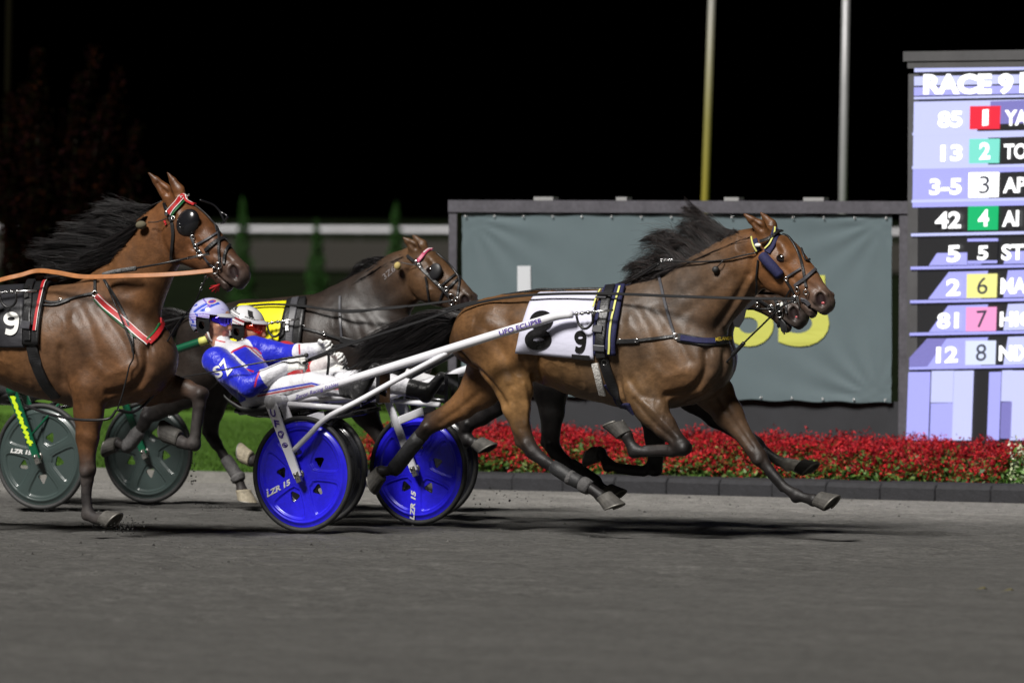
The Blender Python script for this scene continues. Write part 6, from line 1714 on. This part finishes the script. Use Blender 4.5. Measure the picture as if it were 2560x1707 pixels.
def in_poly(P, poly):
    x, y = P[:, 0], P[:, 1]; r = np.zeros(len(P), bool); n = len(poly); j = n - 1
    for i in range(n):
        xi, yi = poly[i]; xj, yj = poly[j]
        c = ((yi > y) != (yj > y)) & (x < (xj - xi) * (y - yi) / (yj - yi + 1e-12) + xi); r ^= c; j = i
    return r
def line_dist(P, line):
    d = np.full(len(P), 1e9)
    for a, b in zip(line[:-1], line[1:]):
        a = np.array(a, float); b = np.array(b, float); ab = b - a
        t = np.clip(((P - a) @ ab) / ab.dot(ab), 0, 1); d = np.minimum(d, np.linalg.norm(P - a - t[:, None] * ab, axis=1))
    return d
def px_of(fr, V):
    W = fr.o + V @ fr.R.T - CAM; z = W @ CF
    return np.stack([1280 + FPX * (W @ CR) / z, 853.5 - FPX * (W @ CU) / z], 1)
M_SUIT = mat("racing_suit", attr=True, rough=.42, spec=.4, sheen=.2, noise=(20, .06), bump=(9, .8, 4, (1.6, .8, 1.3), .028))
M_HELM = mat("helmet_shell", attr=True, rough=.18, spec=.5, coat=.8)
M_PEAK = mat("grey_white_peak", (.42, .42, .46), .4)
def driver(fr, label, J, pal, helmet, paint, vis_c, group=None, h=.0056):
    """J: joints in frame-local coordinates"""
    b = Body(h)
    P = lambda k: np.asarray(J[k], float)
    W_, U_, S_ = pal['torso'], pal['upper'], pal['pants']
    # torso
    b.seg(P('pelvis'), P('waist'), (.120, .160), (.128, .160), pal['waist'], .03); b.seg(P('waist'), P('chest'), (.128, .160), (.138, .180), W_, .03)
    b.seg(P('chest'), P('collar'), (.138, .180), (.070, .12), W_, .03); b.seg(P('collar'), P('neck'), (.058, .064), (.050, .054), W_, .02)
    b.seg(P('collar') + (0, -.05, 0), P('rsho'), (.068, .068), (.072, .07), W_, .03); b.seg(P('collar') + (0, .05, 0), P('lsho'), (.068, .068), (.072, .07), W_, .03)
    hands = {}
    for sd in 'rl':
        sh, el, wr = P(sd + 'sho'), P(sd + 'elb'), P(sd + 'wri')
        b.seg(sh, el, .086, .068, U_, .02); m = el * .62 + wr * .38
        b.seg(el, m, .063, .056, U_, .015); b.seg(m, wr, .056, .040, pal['cuff'], .012)
        b.seg(sh * .6 + el * .4 + (0, 0, -.02), sh * .3 + el * .7, .074, .064, U_, .02)
        d = nrm(wr - m); sgn = -1 if sd == 'r' else 1
        hands[sd] = hand(b, wr, P(sd + 'hdir') if sd + 'hdir' in J else d, P(sd + 'palm'), P(sd + 'thumb'), pal['glove'], 1.0)
        hip, kn, an = P(sd + 'hip'), P(sd + 'kne'), P(sd + 'ank')
        b.seg(P('pelvis') + (0, sgn * .05, -.02), hip, (.11, .10), (.10, .095), S_, .03); b.seg(hip, kn, .096, .066, S_, .02)
        c = kn * .65 + an * .35
        b.seg(kn, c, .064, .060, S_, .02); b.seg(c, an, .060, .048, S_, .015)
        toe = P(sd + 'toe'); heel = an + nrm(an - kn) * .03 - nrm(toe - an) * .03
        b.seg(an, heel, .048, .040, BLACK, .012); b.seg(heel, toe, (.042, .046), (.026, .040), BLACK, .015); b.seg(an * .75 + kn * .25, an, .056, .052, BLACK, .008)
    # head
    f = nrm(P('face')); hc = P('head'); upv = np.array([-f[2], 0, f[0]]); upv = upv if upv[2] > 0 else -upv; lat = np.cross(upv, f)
    hp = lambda x, y, z: hc + f * x + lat * y + upv * z
    b.seg(P('neck') - (0, 0, .02), hp(-.01, 0, -.08), .052, .050, SKIN, .015)
    b.seg(hp(-.015, 0, .03), hp(.015, 0, .01), (.092, .074), (.088, .070), SKIN, .03)
    b.seg(hp(.035, 0, -.03), hp(.058, 0, -.09), (.058, .054), (.032, .032), SKIN, .03)
    b.seg(hp(.09, 0, .0), hp(.108, 0, -.03), (.012, .010), (.015, .015), SKIN, .012)
    b.seg(hp(.085, 0, -.058), hp(.088, 0, -.064), (.012, .024), (.012, .024), (.33, .11, .09), .008); b.seg(hp(.082, 0, -.075), hp(.084, 0, -.078), (.011, .02), (.011, .02), (.30, .10, .08), .008)
    for y in (-1, 1):
        b.seg(hp(.055, .045 * y, -.03), hp(.05, .04 * y, -.06), .020, .018, SKIN, .02)
        b.seg(hp(.0, .076 * y, .0), hp(.0, .080 * y, -.035), (.020, .010), (.014, .009), SKIN, .008)
    V, Q, col = b.mesh(nearest=True)
    # sharp-edged panels of the suit
    col = paint(fr, V, col)
    base = P('pelvis') * (1, 1, 0)
    T = Thing("person", label, "person", fr, base, group)
    T.part("body", V, Q, M_SUIT, True, col)
    # helmet shell
    hcx = P('helm'); nu, nv = 220, 110; R = np.stack([f, lat, upv], 1)
    th = np.linspace(0, math.pi, nv + 1); ph = np.linspace(0, 2 * math.pi, nu, endpoint=False); TH, PH = np.meshgrid(th, ph, indexing='ij')
    D = np.stack([np.sin(TH) * np.cos(PH), np.sin(TH) * np.sin(PH), np.cos(TH)], -1)
    loc = D * (.134, .117, .127); loc[..., 0] = np.where(loc[..., 0] < 0, loc[..., 0] * 1.02, loc[..., 0])
    hv = loc.reshape(-1, 3); inner = hv * .93
    lim = -.055 + .5 * np.clip(hv[:, 0] - .03, 0, 1) - .5 * np.clip(-hv[:, 0], 0, .1)
    lim = np.where((np.abs(hv[:, 1]) > .05) & (hv[:, 0] > -.028) & (hv[:, 0] < .07), np.maximum(lim, .004), lim)
    lim = np.where(hv[:, 0] > .06, .030, lim)
    ok = hv[:, 2] > lim
    hcol = helmet(hv)
    F = []; n1 = len(hv)
    okg = ok.reshape(nv + 1, nu)
    for i in range(nv):
        for j in range(nu):
            k = (j + 1) % nu
            if okg[i, j] and okg[i, k] and okg[i + 1, j] and okg[i + 1, k]:
                q = (i * nu + j, (i + 1) * nu + j, (i + 1) * nu + k, i * nu + k); F.append(q); F.append(tuple(n1 + t for t in q[::-1]))
            elif okg[i, j] and okg[i, k]:
                F.append((i * nu + j, n1 + i * nu + j, n1 + i * nu + k, i * nu + k))
    allv = np.concatenate([hv, inner]) @ R.T + hcx
    hel = T.part("helmet", allv, np.array(F), M_HELM, True, np.concatenate([hcol, hcol * 0 + .02]))
    # peak, ear guards, strap
    pk = []; n_ = 17; rows_ = 6
    for thk in (0, -.005):
        for i in range(rows_):
            for j in range(n_):
                a = math.radians(-46 + 92 * j / (n_ - 1)); e = i / (rows_ - 1)
                rr = 1.05 + .31 * e * math.cos(a) ** .7
                pk.append((.122 * math.cos(a) * rr, .108 * math.sin(a) * (1 + .06 * e), .046 - .018 * e * math.cos(a) - .012 * (math.sin(a) ** 2) + thk))
    F = []; n1 = rows_ * n_
    for i in range(rows_ - 1):
        for j in range(n_ - 1):
            q = (i * n_ + j, (i + 1) * n_ + j, (i + 1) * n_ + j + 1, i * n_ + j + 1); F.append(q); F.append(tuple(n1 + t for t in q[::-1]))
    F += [((rows_ - 1) * n_ + j, n1 + (rows_ - 1) * n_ + j, n1 + (rows_ - 1) * n_ + j + 1, (rows_ - 1) * n_ + j + 1) for j in range(n_ - 1)]
    T.part("peak", np.array(pk) @ R.T + hcx, F, M_PEAK, True, parent=hel)
    for y in (-1, 1):
        ni = 24; prof = [(.016 + .047 * np.sign(math.cos(t)) * abs(math.cos(t)) ** .75, -.036 + .054 * np.sign(math.sin(t)) * abs(math.sin(t)) ** .75) for t in np.linspace(0, 2 * math.pi, ni, endpoint=False)]
        hole_c = np.array([.008, -.040])
        A = np.array(prof); Bi = hole_c + (A - np.array([.016, -.036])) * .46
        V2 = []
        for yy in (.108, .098):
            for ringp in (A, Bi):
                for q in ringp: V2.append((q[0], y * (yy - .010 * (abs(q[1]) / .1) - .25 * max(0, q[0] - .02) ** 1.2), q[1]))
        k = ni; F = []
        for j in range(k):
            n2 = (j + 1) % k
            F += [(j, n2, k + n2, k + j), (2 * k + j, 3 * k + j, 3 * k + n2, 2 * k + n2), (j, 2 * k + j, 2 * k + n2, n2), (k + j, k + n2, 3 * k + n2, 3 * k + j)]
        T.part("ear_guard", np.array(V2) @ R.T + hcx, F, M_LEATHER, False, parent=hel)
        T.geo("chin_strap", tube([hcx + R @ np.array(q) for q in ((.05, .094 * y, -.075), (.055, .066 * y, -.120), (.068, .03 * y, -.138))], .006, 6), M_WTRIM, True, hel)
    # glasses
    gv = []; na_ = 25; nh = 5
    for thk in (0, .004):
        for i in range(nh):
            for j in range(na_):
                a = math.radians(-88 + 176 * j / (na_ - 1)); z = -.022 + .046 * i / (nh - 1)
                if i == 0: z -= .012 * math.exp(-((abs(a) - .5) / .3) ** 2)
                taper = 1 if abs(a) < .9 else 1 - .7 * (abs(a) - .9) / .65
                gv.append(hp((.104 - thk) * math.cos(a) + .004, (.080 - thk) * math.sin(a), .012 + z * taper))
    F = []; n1 = nh * na_
    for i in range(nh - 1):
        for j in range(na_ - 1):
            q = (i * na_ + j, i * na_ + j + 1, (i + 1) * na_ + j + 1, (i + 1) * na_ + j); F.append(q); F.append(tuple(n1 + t for t in q[::-1]))
    F += [(j, n1 + j, n1 + j + 1, j + 1) for j in range(na_ - 1)] + [((nh - 1) * na_ + j, (nh - 1) * na_ + j + 1, n1 + (nh - 1) * na_ + j + 1, n1 + (nh - 1) * na_ + j) for j in range(na_ - 1)]
    T.part("glasses", np.array(gv), F, vis_c, True)
    return T, hands, J
L8 = F8.L
J1 = dict(pelvis=L8(650, 975, 0), waist=L8(620, 945, 0), chest=L8(594, 914, 0), collar=L8(570, 884, 0), neck=L8(556, 858, 0), head=L8(539, 802, 0), helm=L8(526, 796, 0), face=(.985, 0, -.12),
          rsho=L8(540, 902, -.19), relb=L8(622, 966, -.26), rwri=L8(713, 917, -.20), rpalm=(.2, .9, -.35), rthumb=(0, .2, 1), rhdir=(.92, .15, .25),
          lsho=L8(634, 874, .19), lelb=L8(715, 888, .25), lwri=L8(795, 872, .16), lpalm=(.15, -.75, -.5), lthumb=(0, -.2, 1), lhdir=(.95, -.05, .25),
          rhip=L8(638, 988, -.09), rkne=L8(782, 958, -.24), rank=L8(896, 976, -.33), rtoe=L8(938, 918, -.33),
          lhip=L8(638, 988, -.09) * MIR, lkne=L8(925, 948, .26), lank=L8(1062, 978, .36), ltoe=L8(1104, 940, .39))
def paint1(fr, V, col):
    q = px_of(fr, V); side = V[:, 1] < .30; col = col.copy()
    tors = (np.abs(col - WHITE).sum(1) < 1e-6) | (np.abs(col - np.array(BLUE)).sum(1) < 1e-6)
    legs = V[:, 0] > J1['pelvis'][0] + .02
    upper = tors & ~legs
    def fill(poly, c, m): k = m & in_poly(q, poly); col[k] = c
    def line(l, w, c, m):
        d = line_dist(q, l); f = np.clip((w - d) / 1.6 + .5, 0, 1)[:, None] * m[:, None]; col[:] = col * (1 - f) + np.array(c) * f
    arm = np.minimum(seg_d(V[:, 0], V[:, 1], V[:, 2], J1['rsho'], J1['relb'], (.085, .085), (.068, .068), (0, 1, 0)), seg_d(V[:, 0], V[:, 1], V[:, 2], J1['relb'], J1['rwri'], (.068, .068), (.045, .045), (0, 1, 0))) < .012
    body = upper & ~arm & (q[:, 0] < 700)
    fill([(580, 880), (612, 864), (640, 888), (664, 906), (684, 916), (648, 932), (622, 918)], BLUE, body)
    fill([(500, 935), (560, 950), (640, 932), (692, 948), (690, 960), (655, 985), (590, 1010), (520, 985)], BLUE, body)
    line([(568, 892), (583, 877), (612, 864), (640, 872), (652, 884)], 2.2, REDS, body); line([(574, 893), (598, 918), (645, 932)], 2.0, REDS, body); line([(622, 866), (664, 904)], 1.6, REDS, body)
    line([(518, 846), (540, 850), (562, 855)], 1.8, REDS, upper)
    line([(648, 930), (641, 948), (637, 966)], 2.2, REDS, upper | arm); line([(748, 862), (749, 884)], 2.2, REDS, V[:, 1] > .05)
    line([(500, 900), (512, 940), (522, 958)], 1.8, REDS, body)
    pants = (np.abs(col - WHITE).sum(1) < 1e-6) & legs & (V[:, 1] < -.05)
    line([(650, 982), (700, 972), (779, 958), (812, 967), (905, 962)], 2.6, (.02, .03, .42), pants); line([(645, 990), (700, 979), (779, 964.5), (812, 973.5), (905, 968)], 2.2, (.40, .02, .03), pants)
    return col
def helm1(p):
    c = np.tile(np.array([.50, .50, .78]), (len(p), 1)); x, y, z = p[:, 0] / .128, p[:, 1] / .112, p[:, 2] / .122; ay = np.abs(y)
    e = z + .35 * (1 - np.clip((x + 1) / 1.2, 0, 1)) + .1 * x
    band = lambda v, a, b: (v > a) & (v < b)
    c[band(e, -.02, .06)] = (.25, .16, .50); c[band(e, .13, .19)] = (.30, .20, .52); c[band(e, .26, .31)] = (.25, .16, .5)
    t = z - .9 * (x + .35)
    m = band(t, -.06, .15) & (z > .35) & (ay > .25); c[m] = (.03, .08, .55)
    m = band(t, .25, .40) & (z > .25) & (ay > .25); c[m] = (.03, .08, .55); c[band(t, .42, .46) & (z > .3)] = (.03, .06, .45)
    sw = np.sin(9 * x + 4 * np.sin(7 * z)) * np.cos(8 * z + 3 * x); c[(sw > .62) & (x < -.15) & (z < .75)] = (.05, .08, .5)
    c[(sw < -.72) & (z > .55)] = (.2, .12, .5)
    d = np.hypot(x - .25, (z - .88) * 1.6) ; c[(d < .22) & (ay < .7)] = (.55, .5, .45); c[(d < .15) & (ay < .7)] = (.35, .05, .2); c[(d < .09)] = (.05, .06, .45)
    c[band(z, -.45, -.36) & (x < -.2)] = (.03, .06, .45)
    return c
def helm2(p):
    c = np.tile(np.array([.62, .62, .64]), (len(p), 1)); x, y, z = p[:, 0] / .128, p[:, 1] / .112, p[:, 2] / .122
    t = z + .28 * x; band = lambda v, a, b: (v > a) & (v < b)
    c[band(t, .30, .42)] = (.22, .012, .02); c[band(t, .46, .49)] = (.02, .02, .02); c[band(t, .14, .18)] = (.25, .02, .03); c[band(t, .60, .64)] = (.02, .02, .02)
    sw = np.sin(8 * x + 5 * z); c[(sw > .72) & band(t, .66, .95)] = (.03, .03, .03); c[(x < -.55) & band(z, -.05, .25)] = (.30, .02, .03); c[band(t, -.1, -.02)] = (.25, .25, .27)
    c[band(z - .5 * x, -.25, -.18) & (x > -.3)] = (.22, .012, .02)
    return c
M_GLASS1 = mat("blue_violet_mirror_lens", (.05, .02, .75), .08, metal=.75, spec=.8, coat=1); M_GLASS2 = mat("red_mirror_lens", (.45, .03, .012), .08, metal=.6, coat=1)
PAL1 = dict(torso=WHITE, waist=BLUE, upper=BLUE, cuff=WHITE, glove=(.70, .70, .68), pants=WHITE)
D1, hands1, _ = driver(F8, "driver in blue and white silks with lilac helmet and violet glasses, leaning back", J1, PAL1, helm1, paint1, M_GLASS1, h=.0044)
# sleeve letters
def on_body(T, fr, body, a, b, c, m, bold=.03):
    o = [ch for ch in T.root.children if ch.name.startswith("body")][0]
    bv = BVHTree.FromPolygons([tuple(Vector(v.co) + Vector(T.base)) for v in o.data.vertices], [tuple(p.vertices) for p in o.data.polygons])
    V, F, asp = text_geo(body, bold, sub=True); a, b, c = [np.array(q, float) for q in (a, b, c)]; out = []
    for p in V:
        q = a + (b - a) * p[0] + (c - a) * p[1]; og, d = fr.ray(*q); r = bv.ray_cast(Vector(og), Vector(d))
        if r[0] is None: r = bv.find_nearest(Vector(fr.L(q[0], q[1], -.2)))
        out.append(np.array(r[0]) - d * .006)
    T.part("sleeve_letters", np.array(out), F, m, parent=o)
on_body(D1, F8, "S", (541, 947), (559, 938), (529, 920), M_WTRIM, .03)
on_body(D1, F8, "Z", (568, 941), (582, 923), (546, 912), M_WTRIM, .03)

def shiftpx(fr, key, dx, dy, v): 
    x, y = F8.px(J1[key]); return fr.L(x + dx, y + dy, v)
J2 = {k: np.array(v, float) for k, v in J1.items()}
for k, v in (('pelvis', 0), ('waist', 0), ('chest', 0), ('collar', 0), ('neck', 0), ('head', 0), ('helm', 0), ('rsho', -.19), ('lsho', .19)):
    J2[k] = shiftpx(F2, k, 86 if k in ('head', 'helm', 'neck') else 80, {'head': 19, 'helm': 17, 'neck': 16, 'collar': 14, 'rsho': 12, 'lsho': 12}.get(k, 6), v)
J2.update(relb=F2.L(730, 965, -.24), rwri=F2.L(818, 938, -.14), lelb=F2.L(770, 935, .22), lwri=F2.L(826, 902, .12))
for k in ('rhip', 'rkne', 'rank', 'rtoe', 'lhip', 'lkne', 'lank', 'ltoe'): J2[k] = np.array(J1[k]) + ((.10, 0, 0) if k[1:] != 'hip' else (.12, 0, 0))
PAL2 = dict(torso=REDS, waist=REDS, upper=REDS, cuff=(.62, .62, .62), glove=(.70, .70, .68), pants=(.60, .60, .62))
D2, hands2, _ = driver(F2, "driver in red with white and maroon striped helmet, beyond the blue and white one", J2, PAL2, helm2, lambda fr, V, c: c, M_GLASS2)
J6 = {k: np.array(v, float) for k, v in J1.items()}
PAL6 = dict(torso=(.02, .16, .06), waist=(.02, .16, .06), upper=(.02, .16, .06), cuff=WHITE, glove=(.7, .7, .68), pants=WHITE)
D6, hands6, _ = driver(F6, "driver in green and white seated behind horse number nine, white trousers showing", J6, PAL6, helm2, lambda fr, V, c: c, M_GLASS2)

# ================================================================== REINS AND WHIP
def rein_thing(label, fr, lines, m, flat=.35, r=.008, name="driving_rein"):
    T = Thing(name, label, "reins", fr, lines[0][0] * (1, 1, 0))
    for P in lines:
        Q_ = spline(P, 10 * len(P)); T.geo("rein", ribbon(Q_, np.tile(np.array([.12, -.95, .28]), (len(Q_), 1)), r * 2, .005), m)
    return T
L_ = F8.L
rh = hands1['r']; lh = hands1['l']
rein_thing("black leather reins from the blue and white driver to the leading horse", F8, [
    [rh, L_(830, 876, -.20), L_(930, 842, -.20), L_(1060, 800, -.20), L_(1180, 760, -.20), L_(1320, 738, -.22), L_(1510, 734, -.24), L_(1700, 741, -.26), L_(1880, 746, -.20), L_(1988, 747, -.11)],
    [lh, L_(900, 850, .1), L_(1060, 790, .12), L_(1200, 752, .14), L_(1400, 728, .15), L_(1512, 722, .2), F8.L(1990, 735, .13)],
    [rh + (0, 0, .01), lh + (.02, -.02, -.02), lh],
    [lh + (.02, -.03, -.02), lh + (.03, -.04, -.08), lh + (.025, -.05, -.18)]], M_REIN)
rein_thing("spare black leather lines lying along the back of the leading horse", F8, [
    [L_(1155, 782, -.02), L_(1230, 745, -.06), L_(1330, 726, -.08), L_(1420, 722, -.08), L_(1510, 722, -.06)], [L_(1310, 730, -.10), L_(1360, 722, -.10), L_(1440, 730, -.10), L_(1505, 727, -.08)]], M_LEATHER, .8, .005, "back_strap")
T = Thing("whip", "thin black driving whip held back by the blue and white driver", "whip", F8, rh * (1, 1, 0))
wp = [L_(766, 888, -.215), L_(735, 893, -.23), L_(700, 898, -.245), L_(620, 912, -.33), L_(540, 928, -.36), L_(453, 943, -.36), L_(330, 968, -.36)]
T.geo("handle", tube(spline(wp[:3], 10), .0075, 8), M_LEATHER, True); T.geo("lash", tube(spline(wp[2:], 24), np.linspace(.0055, .0025, 24), 6), M_LEATHER, True); T.geo("knob", ellipsoid(wp[0], .014, .014, .014), M_RUBBER, True)
l9 = F9.L
T = rein_thing("tan leather rein running to the bit of horse number nine", F9, [[l9(-300, 790, -.3), l9(-120, 735, -.3), l9(0, 700, -.3), l9(50, 688, -.28), l9(93, 677, -.26), l9(140, 681, -.28), l9(210, 692, -.29), l9(309, 690, -.28), l9(400, 687, -.24), l9(463, 683, -.19), l9(532, 676, -.12)]], M_TAN, .25, .013)
l6 = F6.L
rein_thing("black reins along the neck of the horse in yellow", F6, [[hands6['r'], l6(300, 830, -.2), l6(520, 780, -.2), l6(650, 762, -.22), l6(735, 763, -.24), l6(850, 776, -.27), l6(960, 772, -.24), l6(1050, 762, -.17), l6(1128, 752, -.10)], [l6(600, 756, 0), l6(700, 752, -.1), l6(760, 764, -.24), l6(870, 780, -.27), l6(960, 770, -.23), l6(1020, 765, -.2)]], M_REIN, .5, .007)
rein_thing("black reins in the white gloves of the driver with striped helmet", F2, [[hands2['r'], F2.L(960, 880, -.15), F2.L(1150, 800, -.2), F2.L(1350, 750, -.24), F2.L(1450, 736, -.25)], [hands2['l'], hands2['l'] + (.06, -.05, -.03), hands2['r'] + (.03, 0, .05), hands2['r']]], M_REIN, .5, .007)

# clods thrown up behind the hooves
M_CLOD = mat("track_clods", (.035, .034, .032), .95, noise=(60, .3))
gs = []
def clods(cx, cy, n, sx, sy, fr, v, rr):
    for _ in range(n):
        p = fr.L(cx + random.gauss(0, sx), cy + random.gauss(0, sy), v + random.gauss(0, .12)); p = fr.W(p)
        if p[2] < zg(p[1]) + .004: p[2] = zg(p[1]) + abs(random.gauss(0, .02)) + .004
        r = random.uniform(.35, 1) * rr
        gs.append(ellipsoid(p, r * random.uniform(.6, 1.4), r, r * random.uniform(.5, 1.1), 6, 4))
clods(310, 1312, 110, 30, 10, F9, -.1, .006); clods(484, 1190, 26, 6, 45, F9, .3, .006); clods(1250, 1245, 40, 45, 16, F2, 0, .006); clods(540, 1285, 40, 25, 18, F6, 0, .006)
g = join(*gs); structure("dirt", g[0], g[1], M_CLOD, kind="stuff", label="dark clods of stone dust thrown up behind the hooves")
# two fallen leaves on the track at the right
for k, (x, y) in enumerate(((2453, 1478), (2520, 1482))):
    p = ground_hit(x, y)
    T = Thing("fallen_leaf", ("yellow leaf lying on the track near the lower right corner, left of two" if k == 0 else "yellow leaf lying on the track near the lower right corner, right of two"), "leaf", base=p, group="yellow leaves on the track")
    V = [p + np.array(q) for q in ((-.03, 0, .006), (-.012, -.018, .014), (.02, -.015, .02), (.033, .0, .008), (.018, .016, .022), (-.012, .018, .012), (0, 0, .02))]
    T.part("blade", V, [(0, 1, 6), (1, 2, 6), (2, 3, 6), (3, 4, 6), (4, 5, 6), (5, 0, 6)], mat('dull_yellow_leaf', (.12, .10, .02), .8))
